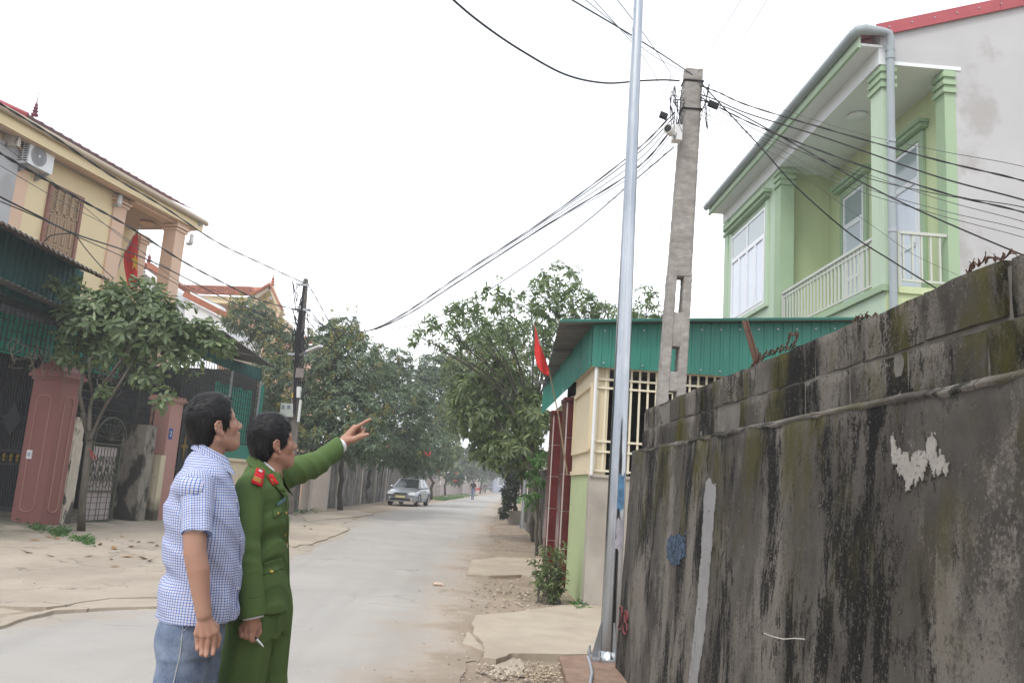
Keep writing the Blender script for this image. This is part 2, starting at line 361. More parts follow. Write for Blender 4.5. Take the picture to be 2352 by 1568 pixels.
# concrete apron in front of the left-hand gates (ragged, cracked edge along the road)
gy = np.arange(5.4, 30.2, .2); rows = []
for y in gy:
    xl = -16.; xr = lerp_pts(left, y) + .35 + .3 * nz(2, y, 7, .7) + .16 * nz(2, y, 9, 2.2) + .05 * nz(2, y, 4, 6.)
    if y < 8.4: xr = min(xr, -3.9 - (8.4 - y) * .5)
    if y > 23: xr = min(xr, -3.6 - .7 * abs(nz(2, y, 3, .4)))
    rows.append([(xr + .15 + (xl - xr) * (k / 26) ** 1.3, y, 0) for k in range(27)])
rows = [[(x, y, gz(x, y) + (.02 if k > 3 else (-.012, .004, .012, .017)[k])) for k, (x, y, _) in enumerate(r)] for r in rows]
m = MB(); m.sheet(rows); S(m.build('concrete_apron', M['apron'], smooth='all', fix=False))
# shallow upper layer of the apron, broken along its edge (the long cracks in the photograph)
def ragged(poly, n=14, amp=.05, sd=0):
    P = []
    for i, p in enumerate(poly):
        q = poly[(i + 1) % len(poly)]
        for k in range(n):
            t = k / n; x = p[0] + (q[0] - p[0]) * t; y = p[1] + (q[1] - p[1]) * t
            P.append((x + amp * nz(x, y, sd, 3.1) + amp * .5 * nz(y, x, sd + 4, 9.), y + amp * nz(x, y, sd + 9, 3.1) + amp * .5 * nz(x, y, sd + 2, 9.)))
    return P
def slab(name, poly, z0, z1, mat, amp=.05, n=14, sd=0, zf=None):
    P = ragged(poly, n, amp, sd); m = MB()
    zb = [zf(x, y) if zf else 0 for x, y in P]
    m.add([(x, y, z0) for x, y in P] + [(x, y, z1 + b) for (x, y), b in zip(P, zb)], [tuple(range(len(P), 2 * len(P)))] + [(i, (i + 1) % len(P), len(P) + (i + 1) % len(P), len(P) + i) for i in range(len(P))])
    return S(m.build(name, mat))
pz = lambda L: [tuple(at(u, v, Z=.03)[:2]) for u, v in L]
slab('pavement_slab', pz([(1091, 1417), (1186, 1410), (1275, 1395), (1420, 1386), (1430, 1508), (1284, 1509), (1180, 1505), (1138, 1520), (1113, 1516), (1113, 1492), (1083, 1450)]), .0, .055, M['slab'], .035, 8, 1)
slab('pavement_slab', pz([(1085, 1287), (1147, 1281), (1211, 1283), (1296, 1284), (1292, 1345), (1223, 1331), (1199, 1322), (1126, 1324), (1072, 1321)]), .0, .05, M['slab'], .04, 8, 2)
slab('pavement_slab', pz([(1076, 1452), (1082, 1450), (1112, 1494), (1090, 1488), (1060, 1476)]), 0, .03, M['slab'], .03, 6, 3)
slab('pavement_slab', pz([(1135, 1524), (1182, 1507), (1208, 1520), (1195, 1545), (1160, 1545)]), 0, .022, M['slab'], .03, 6, 4)
for k, (P, am) in enumerate([([(668, 1256), (720, 1249), (807, 1216), (770, 1205), (690, 1212), (640, 1230)], .12), ([(700, 1198), (805, 1188), (860, 1180), (815, 1172), (690, 1180)], .15)]):
    slab('shoulder_slab', [tuple(at(u, v, Z=.03)[:2]) for u, v in P], 0, .045, M['slab'], am, 8, 20 + k)
for k, P in enumerate([[(0, 1392), (110, 1396), (250, 1374), (372, 1372), (372, 1356), (240, 1352), (100, 1350), (0, 1338)], [(0, 1440), (120, 1404), (250, 1396), (372, 1392), (372, 1378), (230, 1384), (90, 1406), (0, 1420)]]):
    slab('broken_concrete_layer', [tuple(at(u, v, Z=.03)[:2]) for u, v in P], 0, .006, M['apron'], .05, 10, 11 + k, lambda x, y: gz(x, y) + .02)
# plinth of brick and mortar that carries the steel pole
m = MB(); m.prism([tuple(at(*q, Z=.07)) for q in [(1284, 1507), (1345, 1503), (1440, 1512), (1470, 1640), (1330, 1640)]], (0, 0, -.07))
tag(m.build('pole_plinth', pm('plinth_brick', (.30, .21, .155), .95, .3, 7., .5, 30., second=(.22, .12, .09), amt=.6)), 'low brown mortar plinth at the foot of the bare steel pole', 'plinth')

# ================================================================ long mildewed wall on the right
def rough_box(x0, x1, y0, y1, z0, z1, seg=.08, amp=.006, sc=6., batter=0., seed=0, keepx=False):
    import bmesh
    nx = max(1, int(round((x1 - x0) / seg))); ny = max(1, int(round((y1 - y0) / seg))); nzv = max(1, int(round((z1 - z0) / seg)))
    nx = min(nx, 4); V = {}; m = MB(); vs = []; fs = []
    def idx(i, j, k):
        if (i, j, k) not in V:
            x = x0 + (x1 - x0) * i / nx; y = y0 + (y1 - y0) * j / ny; z = z0 + (z1 - z0) * k / nzv
            b = batter * (1 - k / nzv) if i == 0 else 0
            d = Vector((nz(x + seed, y, z, sc) * .7 + nz(x + seed, y, z, sc * 3) * .3, nz(x, y + seed + 9, z, sc), nz(x, y, z + seed + 5, sc))) * amp
            V[(i, j, k)] = len(vs); vs.append((x - b + d.x, y + d.y, z + d.z))
        return V[(i, j, k)]
    for j in range(ny):
        for k in range(nzv):
            fs.append((idx(0, j, k), idx(0, j + 1, k), idx(0, j + 1, k + 1), idx(0, j, k + 1))); fs.append((idx(nx, j, k), idx(nx, j, k + 1), idx(nx, j + 1, k + 1), idx(nx, j + 1, k)))
    for i in range(nx):
        for k in range(nzv):
            fs.append((idx(i, 0, k), idx(i, 0, k + 1), idx(i + 1, 0, k + 1), idx(i + 1, 0, k))); fs.append((idx(i, ny, k), idx(i + 1, ny, k), idx(i + 1, ny, k + 1), idx(i, ny, k + 1)))
        for j in range(ny):
            fs.append((idx(i, j, nzv), idx(i, j + 1, nzv), idx(i + 1, j + 1, nzv), idx(i + 1, j, nzv)))
    m.v = vs; m.f = fs; return m
wall = empty('boundary_wall', (1.45, 3, 0), 'long dark mildewed cement wall at the right edge with block courses along its top', 'wall')
o = rough_box(1.315, 1.56, 4.42, 6.8, -.05, 1.77, .06, .010, 5., .07).build('wall_base', M['wall'], wall, 'all')
o = rough_box(1.285, 1.56, -5., 4.42, -.05, 1.765, .07, .010, 5., .08, 3).build('wall_base', M['wall'], wall, 'all')
rough_box(1.381, 1.52, -5., 6.68, 1.74, 2.08, .3, .0).build('mortar_core', M['mortar'], wall)
bl = [rough_box(-.085, .085, -.199, .199, -.077, .077, .04, .007, 9., 0, 20 + k).build('block', M['wallblock'], wall, 'all') for k in range(4)]
first = list(bl)
for row, z in enumerate((1.855, 2.022)):
    y = 6.72 - .21 - (.1 if row else 0)
    k = 0
    while y > -4.8:
        src = bl[(k * 3 + row) % 4]
        o = first.pop() if first else inst(src)
        o.parent = wall; o.matrix_parent_inverse = wall.matrix_basis.inverted()
        o.location = (1.462 + random.uniform(-.007, .007), y, z + random.uniform(-.003, .003)); o.rotation_euler = (random.uniform(-.012, .012), 0, random.uniform(-.014, .014) + (math.pi if k % 2 else 0))
        y -= .416; k += 1
for y0, y1 in ((-4.9, 4.42), (4.44, 6.74)):
    P = []; n = int((y1 - y0) / .06)
    for i in range(n + 1):
        y = y0 + (y1 - y0) * i / n; e = .004 * nz(1, y, 0, 3.) + .003 * nz(2, y, 3, 13.); xo = 1.281 if y1 < 4.43 else 1.311
        P.append([(xo + .010, y, 1.742 + 4 * e), (xo - .004 + 2 * e, y, 1.757 + 3 * e), (xo + .018 + 2 * e, y, 1.776 + 2 * e), (1.392, y, 1.790 + 2 * e)])
    m = MB(); m.sheet(P); m.build('ledge', M['ledge'], wall, 'all', fix=False)
# plaster patch, whitewash strip, blue smear and painted number on the wall face
def wx(z, y): return (1.285 if y < 4.42 else 1.315) - (.08 if y < 4.42 else .07) * (1 - (z + .05) / 1.82)
def decal(name, pts, mat, lift=.006, sub=10, amp=.01, thick=.004):
    P = []
    for i, p in enumerate(pts):
        q = pts[(i + 1) % len(pts)]
        for k in range(sub):
            t = k / sub; u = p[0] + (q[0] - p[0]) * t; v = p[1] + (q[1] - p[1]) * t
            X = 1.28
            for _ in range(4): r = at(u, v, X=X); X = wx(r[2], r[1]) - lift - .006
            r = at(u, v, X=X); P.append(r + np.array([0, amp * nz(u, v, 3, .11), amp * nz(u, v, 8, .11)]))
    m = MB(); m.prism(P, (thick + .02, 0, 0)); return m.build(name, mat, wall)
zz = lambda L: [(1378 + .634 * a, 574 + .634 * b) for a, b in L]
def inside(P, u, v):
    r = False; n = len(P)
    for i in range(n):
        (x0, y0), (x1, y1) = P[i], P[i - 1]
        if (y0 > v) != (y1 > v) and u < (x1 - x0) * (v - y0) / (y1 - y0) + x0: r = not r
    return r
_bv, _bf = [], []
for q in [c for c in COL.objects if c.name.startswith('wall_base')]:
    k = len(_bv); _bv += [v.co[:] for v in q.data.vertices]; _bf += [tuple(i + k for i in p_.vertices) for p_ in q.data.polygons]
tw = [BVHTree.FromPolygons(_bv, _bf)]
def flake(name, P, mat, step, au, av, lift=.005, hole=9.):
    us = [p[0] for p in P]; vs_ = [p[1] for p in P]; m = MB(); idx = {}
    def pt(i, j):
        if (i, j) not in idx:
            u, v = min(us) - 8 + i * step, min(vs_) - 20 + j * step * 1.7; h_, n_ = hit(tw[0], u, v)
            if h_ is None or h_[2] < -.04: h_ = at(u, v, X=1.22); n_ = np.array([-1., 0, 0])
            idx[(i, j)] = len(m.v); m.v.append(tuple(h_ + np.array([-.0025, 0, 0])))
        return idx[(i, j)]
    for i in range(int((max(us) - min(us) + 16) / step)):
        for j in range(int((max(vs_) - min(vs_) + 40) / step / 1.7)):
            u, v = min(us) - 8 + (i + .5) * step, min(vs_) - 20 + (j + .5) * step * 1.7
            uu = u + au * nz(u, v * .35, 2, .16) + au * .5 * nz(u, v * .3, 5, .5); vv = v + av * nz(u, v * .2, 7, .15) + av * .6 * nz(u, v * .2, 1, .45)
            if inside(P, uu, vv) and nz(u, v * .35, 9, .33) < hole: m.f.append((pt(i, j), pt(i + 1, j), pt(i + 1, j + 1), pt(i, j + 1)))
    o = m.build(name, mat, wall, fix=False); md = o.modifiers.new('t', 'SOLIDIFY'); md.thickness = .004; return o
flake('plaster_patch', zz([(1062, 655), (1075, 700), (1098, 735), (1130, 750), (1160, 740), (1190, 730), (1195, 690), (1222, 680), (1222, 730), (1245, 745), (1270, 785), (1262, 815), (1235, 800), (1210, 790), (1195, 770), (1185, 800), (1160, 830), (1125, 875), (1115, 870), (1112, 830), (1098, 815), (1094, 790), (1068, 775), (1060, 730)]), pm('old_white_plaster', (.31, .29, .262), .9, .15, 14., .3, 60.), .8, 4., 24., hole=.5)
flake('whitewash_strip', zz([(388, 838), (404, 832), (424, 850), (422, 900), (408, 1060), (384, 1380), (352, 1590), (322, 1590), (345, 1380), (372, 1080), (380, 900)]), pm('grey_whitewash', (.255, .25, .247), .85, .12, 9., .2, 60.), 1.2, 1.6, 12., hole=.6)
flake('paint_smear', zz([(246, 1075), (250, 1040), (275, 1035), (312, 1030), (314, 1108), (286, 1142), (262, 1140), (244, 1110)]), pm('faded_blue_paint', (.05, .078, .12), .9, .6, 30.), .9, 3., 12., hole=.2)
def text_mesh(name, body, size, mat, parent, origin, xdir, ydir, thick=.003, spacing=1.):
    cu = bpy.data.curves.new(name, 'FONT'); cu.body = body; cu.size = size; cu.extrude = thick / 2; cu.resolution_u = 3; cu.space_character = spacing; cu.align_x = 'CENTER'; cu.align_y = 'CENTER'
    t = bpy.data.objects.new(name, cu); COL.objects.link(t); bpy.context.view_layer.update()
    me = bpy.data.meshes.new_from_object(t); bpy.data.objects.remove(t)
    x = nrm(xdir); y = nrm(ydir); z = np.cross(x, y); mt = Matrix.Identity(4)
    for i in range(3): mt[i][0], mt[i][1], mt[i][2], mt[i][3] = x[i], y[i], z[i], origin[i]
    me.transform(mt); me.materials.clear(); return link(name, me, mat, parent)
q = at(1438, 1427, X=1.262)
m = MB()                                   # brushed digits 2 and 8
def stroke(pts, r=.0065, yo=0.):
    P = []
    for a, z in pts:
        yy = q[1] - a * 1.5 + yo; P.append((wx(z, yy) - .012, yy, z))
    m.tube(P, r, 6)
zc = q[2]; hh = .085
stroke([(-.165, zc + hh * .7), (-.145, zc + hh), (-.105, zc + hh), (-.085, zc + hh * .55), (-.10, zc), (-.165, zc - hh), (-.08, zc - hh * .95)])
a8 = [(math.sin(t) * .045 + .02, zc + hh * .52 + math.cos(t) * hh * .48) for t in np.linspace(0, 2 * math.pi, 13)] + [(-math.sin(t) * .055 + .02, zc - hh * .48 + math.cos(t) * hh * .52) for t in np.linspace(0, 2 * math.pi, 13)]
stroke(a8)
m.build('painted_number', pm('faded_red_paint', (.20, .06, .062), .85, .3, 20.), wall)
m = MB(); m.tube([at(u, v, X=1.21) for u, v in [(1755, 1453), (1775, 1461), (1800, 1467), (1825, 1465), (1848, 1467)]], .0022, 5)
m.build('scratch', pm('pale_scratch', (.5, .47, .43), .9), wall)
# barbed wire and its rusty angle posts on the wall top
bw = empty('barbed_wire', (1.46, 4.4, 2.1), 'rusty leaning iron angle with tangled barbed wire on top of the mildewed wall', 'barbed wire')
m = MB(); p0 = at(1752, 838, X=1.47); p1 = at(1710, 737, X=1.47); m.bar(p0 - np.array([0, 0, .1]), p1, .03, .006); m.bar(p0 - np.array([0, 0, .1]) + np.array([.012, 0, 0]), p1 + np.array([.012, 0, 0]), .006, .03); m.build('post', M['rust'], bw)
def barb(pts, name='strand', par=bw):
    P = []
    for i in range(len(pts) - 1):
        for k in range(8):
            t = k / 8; P.append(np.array(pts[i]) * (1 - t) + np.array(pts[i + 1]) * t + np.array([0, .01 * math.sin(i * 5 + k * 1.3), .012 * math.sin(i * 3 + k * 1.9)]))
    m = MB(); m.tube(P, .0028, 4); m.tube([p + np.array([.003, .004 * math.sin(k * 2), .004 * math.cos(k * 2)]) for k, p in enumerate(P)], .0022, 4)
    for k in range(3, len(P), 7):
        for s in (0, 1): d = np.array([random.uniform(-1, 1), random.uniform(-1, 1), random.uniform(-1, 1)]) * .013; m.bar(P[k] - d, P[k] + d, .002)
    return m.build(name, M['rust'], par)
barb([at(u, v, X=1.46) for u, v in [(1715, 855), (1735, 830), (1762, 815), (1800, 803), (1825, 790), (1832, 768), (1815, 766), (1808, 790), (1780, 808), (1745, 818), (1722, 845)]])
barb([at(u, v, X=1.45) for u, v in [(1740, 800), (1748, 830), (1755, 812), (1790, 800), (1836, 797)]])
b2 = empty('barbed_wire', (1.46, 2.3, 2.1), 'short loop of barbed wire on the wall top below the grey gable', 'barbed wire')
barb([at(u, v, X=1.46) for u, v in [(2222, 628), (2232, 610), (2255, 600), (2290, 592), (2330, 580)]], 'strand', b2)
b3 = empty('barbed_wire', (1.46, 3.2, 2.1), 'bent end of barbed wire on the wall top beside the green sheeting', 'barbed wire')
barb([at(u, v, X=1.46) for u, v in [(1960, 745), (1968, 730), (1985, 727), (2005, 730), (2010, 724)]], 'strand', b3)

# ================================================================ bare steel pole
sp = empty('steel_pole', (1.258, 7.105, .07), 'shiny new galvanised steel pole bolted at the end of the mildewed wall', 'pole')
px0, py0 = 1.255, 7.105
m = MB(); m.lathe((px0, py0, .07), [(.086, 0), (.0825, .4), (.0775, 1.2), (.066, 3.), (.0455, 5.9), (.030, 8.2)], 12); m.build('shaft', M['steel'], sp, True)
m = MB(); m.lathe((px0, py0, .085), [(.12, 0), (.115, .012), (.092, .05), (.085, .055)], 16); m.build('collar', M['steel'], sp, True)
m = MB(); m.box(px0 - .16, px0 + .16, py0 - .16, py0 + .16, .07, .086); m.build('base_plate', M['zinc'], sp)
for k in range(4):
    a = R(10 + 90 * k); d = np.array([math.cos(a), math.sin(a), 0]); t = np.array([-math.sin(a), math.cos(a), 0]) * .005; b0 = np.array([px0, py0, 0])
    m = MB(); m.prism([b0 + d * .07 + [0, 0, .086] - t, b0 + d * .155 + [0, 0, .086] - t, b0 + d * .15 + [0, 0, .12] - t, b0 + d * .083 + [0, 0, .37] - t, b0 + d * .07 + [0, 0, .37] - t], t * 2); m.build('gusset', M['zinc'], sp)
    a = R(55 + 90 * k); d = np.array([math.cos(a), math.sin(a), 0]); m = MB(); m.cyl(b0 + d * .185 + [0, 0, .08], b0 + d * .185 + [0, 0, .15], .011, n=6); m.cyl(b0 + d * .185 + [0, 0, .086], b0 + d * .185 + [0, 0, .105], .02, n=6); m.build('anchor_bolt', M['zinc'], sp)
# smears of blue and grey paint on the shaft
for (u, v, hgt, mt) in [(1427, 1130, .30, pm('blue_paint_smear', (.10, .22, .36), .6, .5, 14.)), (1422, 1225, .26, pm('grey_paint_smear', (.42, .40, .44), .6, .3, 14.))]:
    z = at(u, v, Y=7.05)[2]; vs = []; fs = []; n = 6; k0 = 8
    for i in range(k0):
        for j in range(n):
            a = R(-92 + 46 * j / (n - 1) + 10 * nz(i, j, z, .7)); zq = z - hgt / 2 + hgt * i / (k0 - 1) + .05 * nz(j, i, z, 1.1); rr = .0845 - .0066 * zq + .0022
            vs.append((px0 + rr * math.cos(a), py0 + rr * math.sin(a), zq))
    fs = [(i * n + j, i * n + j + 1, (i + 1) * n + j + 1, (i + 1) * n + j) for i in range(k0 - 1) for j in range(n - 1)]
    m = MB(); m.add(vs, fs); m.build('paint_smear', mt, sp, 'all', fix=False)
m = MB(); m.tube([at(u, v, Z=.085) for u, v in [(1350, 1507), (1355, 1520), (1360, 1545), (1352, 1590)]], .011, 8)
tag(m.build('conduit', M['greyplastic'], None, True), 'thin grey conduit lying across the plinth beside the steel pole', 'conduit')

# ================================================================ concrete H-pole
cp = empty('concrete_pole', (2.15, 9.3, 0), 'rough grey slotted concrete pole leaning behind the wall, hung with cables', 'utility pole')
LEAN = (2.358 - 2.215) / (6.58 - 2.5)
def cpole(z): return np.array([2.215 + LEAN * (z - 2.5), 9.3, z])
m = MB(); NZ = 210
def hw(z): return .172 - .0095 * z       # half width
def hd(z): return .115 - .006 * z
slots = [(z0, z0 + .33) for z0 in (.45, 1.05, 1.65, 2.28, 2.9, 3.52)]
slots = [(2.30, 2.60), (2.82, 3.12), (3.52, 3.95), (1.7, 2.05), (1.1, 1.45), (.5, .85)]
def ring(c, a, b, z, sd, n=5):
    P = []
    per = [(-1 + 2 * k / n, -1) for k in range(n)] + [(1, -1 + 2 * k / n) for k in range(n)] + [(1 - 2 * k / n, 1) for k in range(n)] + [(-1, 1 - 2 * k / n) for k in range(n)]
    for s, t in per:
        x = c[0] + s * a * (1 - .06 * (abs(t) > .9)); y = c[1] + t * b
        e = .003 * nz(x * 3 + sd, y * 3, z * 34, 1.) + .0028 * nz(x, y + sd, z, 14.) + .003 * nz(x, y, z + sd, 40.)
        P.append((x + s * e, y + t * e, z + .006 * nz(x, y, z, 9.)))
    return P
def column(z0, z1, cf, af, bf, sd):
    rows = []; z = z0
    while z < z1 - 1e-6: rows.append(ring(cf(z), af(z), bf(z), z, sd)); z += .016
    rows.append(ring(cf(z1), af(z1), bf(z1), z1, sd)); n = len(rows[0])
    m.add([p for r in rows for p in r], [(i * n + k, i * n + (k + 1) % n, (i + 1) * n + (k + 1) % n, (i + 1) * n + k) for i in range(len(rows) - 1) for k in range(n)] + [tuple(range(n))[::-1], tuple((len(rows) - 1) * n + k for k in range(n))])
for sgn in (-1, 1):                       # two legs beside the slots
    column(0, 4.0, lambda z: cpole(z) + np.array([sgn * hw(z) * .66, 0, 0]), lambda z: hw(z) * .36, hd, 3 * sgn)
zs = sorted(slots); gaps = [(0, zs[0][0])] + [(zs[i][1], zs[i + 1][0]) for i in range(len(zs) - 1)]
for z0, z1 in gaps: column(z0, z1, cpole, lambda z: hw(z) * .5, lambda z: hd(z) * .93, 11)
column(3.95, 6.58, cpole, hw, hd, 7)
m.build('shaft', M['pole_conc'], cp, 'all')
# steel straps round the pole head
for z in (6.42, 6.05):
    c = cpole(z); m = MB(); a, b = hw(z) + .006, hd(z) + .006
    m.tube([c + np.array([s * a, t * b, 0]) for s, t in [(-1, -1), (1, -1), (1, 1), (-1, 1), (-1, -1)]], .012, 6); m.build('strap', M['black'], cp, True)
# ================================================================ green-roofed shed behind the wall (grille front)
YF, XC = 10.4, 1.49
shed = empty('shed', (3.3, 14, 0), 'low shed with green corrugated fascia and cream window grille behind the mildewed wall', 'shed')
def corrug(p0, along, down0, down1, length, pitch=.125, amp=.011, out=(0, -1, 0), top=None, sharp=True):
    """ribbed sheet: p0 start, along direction; heights as functions of distance"""
    a = nrm(along); o = np.array(out, float); prof = [(0, 0), (.62, 0), (.70, 1), (.92, 1)]
    xs = []; k = 0
    while k * pitch < length:
        for t, h in prof:
            x = (k + t) * pitch
            if x <= length: xs.append((x, h))
        k += 1
    xs.append((length, 0)); rows = []
    for x, h in xs:
        b = np.array(p0, float) + a * x + o * amp * h
        rows.append([b + np.array([0, 0, down0(x)]), b + np.array([0, 0, down1(x)])])
    return rows
m = MB(); m.box(XC, 5.6, YF, YF + .2, 0, 1.63); m.build('plinth_wall', M['conc'], shed)
m = MB(); m.box(XC, XC + .2, YF + .2, 12.35, 0, 1.63); m.build('side_plinth', M['ltgreen'], shed)
m = MB(); m.box(XC + .004, XC + .2, YF + .06, 12.35, 1.63, 3.12); m.build('side_panel', M['cream'], shed)
for (z0, z1, y0, y1) in [(1.66, 3.05, YF + .12, 12.28), (1.95, 2.78, YF + .14, 12.26)]:
    for zz0 in (z0, z1): m = MB(); m.box(XC - .03, XC + .006, y0, y1, zz0 - .028, zz0 + .028); m.build('panel_moulding', M['cream'], shed)
    if z0 > 1.9:
        for yy in (y0, y1): m = MB(); m.box(XC - .026, XC + .006, yy - .028, yy + .028, z0, z1); m.build('panel_moulding', M['cream'], shed)
m = MB(); m.box(XC - .02, 5.6, YF - .03, YF + .01, 1.60, 1.635); m.build('sill', M['conc'], shed)
# grille of cream bars, one object per bar
gx0, gx1 = XC + .05, 5.5
base_v = MB(); base_v.box(-.013, .013, -.009, .009, 0, 1.42); first = base_v.build('bar', M['creambar'], shed); first.matrix_parent_inverse = shed.matrix_basis.inverted()
x = gx0; k = 0
while x < gx1:
    o = first if k == 0 else inst(first, shed)
    o.matrix_parent_inverse = shed.matrix_basis.inverted(); o.location = (x, YF + .05, 1.66); x += .1085; k += 1
for z in (2.99, 2.845, 2.735, 2.055, 1.925, 1.685):
    m = MB(); m.box(gx0 - .02, gx1, YF + .026, YF + .040, z - .013, z + .013); m.build('rail', M['creambar'], shed)
m = MB(); m.tube([(XC + .01, YF - .035, z) for z in (1.62, 2.2, 2.99, 3.5)], .021, 8); m.build('downpipe', M['whiteplastic'], shed, True)
for z in (3.02, 3.43): m = MB(); m.cyl((XC + .01, YF - .035, z - .03), (XC + .01, YF - .035, z + .03), .027, n=8); m.build('pipe_collar', M['black'], shed, True)
# walls and floor of the dim room, shade put into their colour
m = MB(); m.box(XC + .2, 5.6, 15.2, 15.3, 0, 3.5); m.box(5.5, 5.6, YF + .2, 15.2, 0, 3.6); m.build('shaded_back_wall', M['dark'], shed)
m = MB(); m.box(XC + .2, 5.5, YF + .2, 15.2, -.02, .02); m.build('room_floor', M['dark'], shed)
# fascia sheets (front: about 1.07 m each, and the street side)
topz = lambda X: 3.543 + (X - 1.42) * .0855
x = XC - .06; k = 0
while x < 5.6:
    wd = min(1.07, 5.62 - x); p0 = (x, YF - .075 - .004 * (k % 2), 0)
    rows = corrug(p0, (1, 0, 0), lambda d, x=x: topz(x + d) - .012, lambda d: 2.985, wd, out=(0, -1, 0))
    m = MB(); m.sheet(rows); m.build('fascia_sheet', M['grnsheet'], shed, fix=False); x += 1.07; k += 1
y = YF - .06; k = 0
while y < 17.6:
    wd = min(1.07, 17.7 - y); rows = corrug((XC - .065 - .004 * (k % 2), y, 0), (0, 1, 0), lambda d: topz(XC) - .02, lambda d: 2.985, wd, out=(-1, 0, 0))
    m = MB(); m.sheet(rows); m.build('fascia_sheet', M['grnsheet'], shed, fix=False); y += 1.07; k += 1
# screws of the front sheets
m = MB()
for i in range(16):
    for z in (3.04, None):
        X = XC + .09 + i * .25; zq = z if z else topz(X) - .1
        m.cyl((X, YF - .088, zq), (X, YF - .098, zq), .012, n=6)
tag(m.build('screws', M['zinc'], shed), kind='stuff')
# roof sheets
k = 0; y = 10.12
while y < 17.8:
    y1 = min(y + 1.0, 17.9); nrow = []
    xs0 = lambda yy: .975 + (yy - 10.1) * .056
    n = 24
    top = []
    for i in range(n + 1):
        yy = y + (y1 - y + .02) * i / n; h = .018 if i % 3 == 1 else 0
        top.append([(xs0(yy), yy, topz(xs0(yy)) + h + .004 * (k % 2)), (5.7, yy, topz(5.7) + h + .004 * (k % 2))])
    m = MB(); m.sheet(top); m.build('roof_sheet', M['undersheet'], shed, fix=False); y = y1; k += 1
m = MB(); m.bar((.98, 10.14, topz(.98) - .0), (5.7, 10.14, topz(5.7)), .02, .035); m.build('verge_trim', M['grnsheet'], shed)
for yy in (10.5, 12.4, 14.3, 16.2): m = MB(); m.bar((1.1, yy, topz(1.1) - .04), (5.6, yy, topz(5.6) - .04), .05, .05); m.build('rafter', M['undersheet'], shed)
# rear part along the street
m = MB(); m.box(1.62, 1.8, 13.9, 17.4, 0, 3.0); m.build('street_wall', M['cream'], shed)
# burgundy tiled gate pillars with pale grout
def tiled_pillar(name, x, y, wx_, wy_, h, lab):
    r = empty(name, (x, y, 0), lab, 'gate pillar', 'burgundy gate pillars')
    m = MB(); m.box(x - wx_ / 2 + .01, x + wx_ / 2 - .01, y - wy_ / 2 + .01, y + wy_ / 2 - .01, 0, h - .01); m.build('core', M['grout'], r)
    nzv = 5; dzv = h / nzv
    for k in range(nzv):
        z0, z1 = k * dzv + .006, (k + 1) * dzv - .006
        for s in (-1,):
            m = MB(); m.box(x - wx_ / 2 + .028, x + wx_ / 2 - .006, y + s * wy_ / 2 - .004, y + s * wy_ / 2 + .014, z0, z1); m.build('tile', M['burg'], r)
        m = MB(); m.box(x - wx_ / 2 - .004, x - wx_ / 2 + .014, y - wy_ / 2 + .028, y + wy_ / 2 - .006, z0, z1); m.build('tile', M['burg'], r)
    m = MB(); m.box(x - wx_ / 2 - .03, x + wx_ / 2 + .03, y - wy_ / 2 - .03, y + wy_ / 2 + .03, h, h + .06); m.build('cap', M['burg'], r)
tiled_pillar('gate_pillar', 1.555, 12.75, .36, .5, 2.75, 'nearer burgundy tiled gate pillar, beside the cream panel of the shed')
tiled_pillar('gate_pillar', 1.55, 14.75, .36, .5, 2.72, 'farther burgundy tiled gate pillar, beyond the first one along the kerb')
# red flag leaning out over the road
fl = empty('flag', (1.42, 12.2, 1.5), 'plain red flag drooping on a thin leaning stick in front of the shed', 'flag')
f0 = at(1303, 1090, Y=12.1); f1 = at(1262, 855, Y=11.6); f2 = at(1226, 740, Y=11.4)
m = MB(); m.tube([f0, at(1282, 950, Y=11.85), f1, f2], [.014, .012, .010, .008], 6); m.build('stick', pm('bamboo', (.30, .24, .17), .7, .2, 30.), fl, True)
rows = []
for i in range(15):
    t = i / 14; a = f2 * (1 - t) + f1 * t
    wdt = (.02 + .16 * math.sin(math.pi * min(1, t * .92 + .02)) ** .8) if t < .99 else .05
    r_ = []
    for j in range(8):
        s = j / 7; fold = .035 * math.sin(s * 9 + t * 4)
        r_.append(a + np.array([-.0 + wdt * s * .25 - .10 * math.sin(math.pi * t) * s * .9 + .03 * t * s, fold * (1 - .3 * t), -.10 * s * (1 - t) - .03 * s]))
    rows.append(r_)
P = [[at(u, v, Y=11.45) + np.array([0, .05 * math.sin(j * 1.7 + i * .6), 0]) for j, (u, v) in enumerate(r)] for i, r in enumerate([
    [(1226, 742), (1226, 742.5), (1227, 743), (1228, 744)], [(1229, 752), (1229.5, 754), (1230, 757), (1231, 760)], [(1230, 770), (1231.5, 775), (1234, 780), (1237, 786)], [(1229, 790), (1233, 795), (1239, 800), (1245, 805)],
    [(1228, 810), (1236, 815), (1245, 818), (1253, 822)], [(1231, 830), (1240, 836), (1250, 838), (1259, 838)], [(1237, 848), (1245, 852), (1253, 853), (1262, 850)], [(1247, 858), (1252, 861), (1257, 862), (1261, 862)]])]
m = MB(); m.sheet(P); o = m.build('cloth', M['red'], fl, 'all', fix=False)
md = o.modifiers.new('s', 'SUBSURF'); md.levels = md.render_levels = 2
md = o.modifiers.new('t', 'SOLIDIFY'); md.thickness = .004

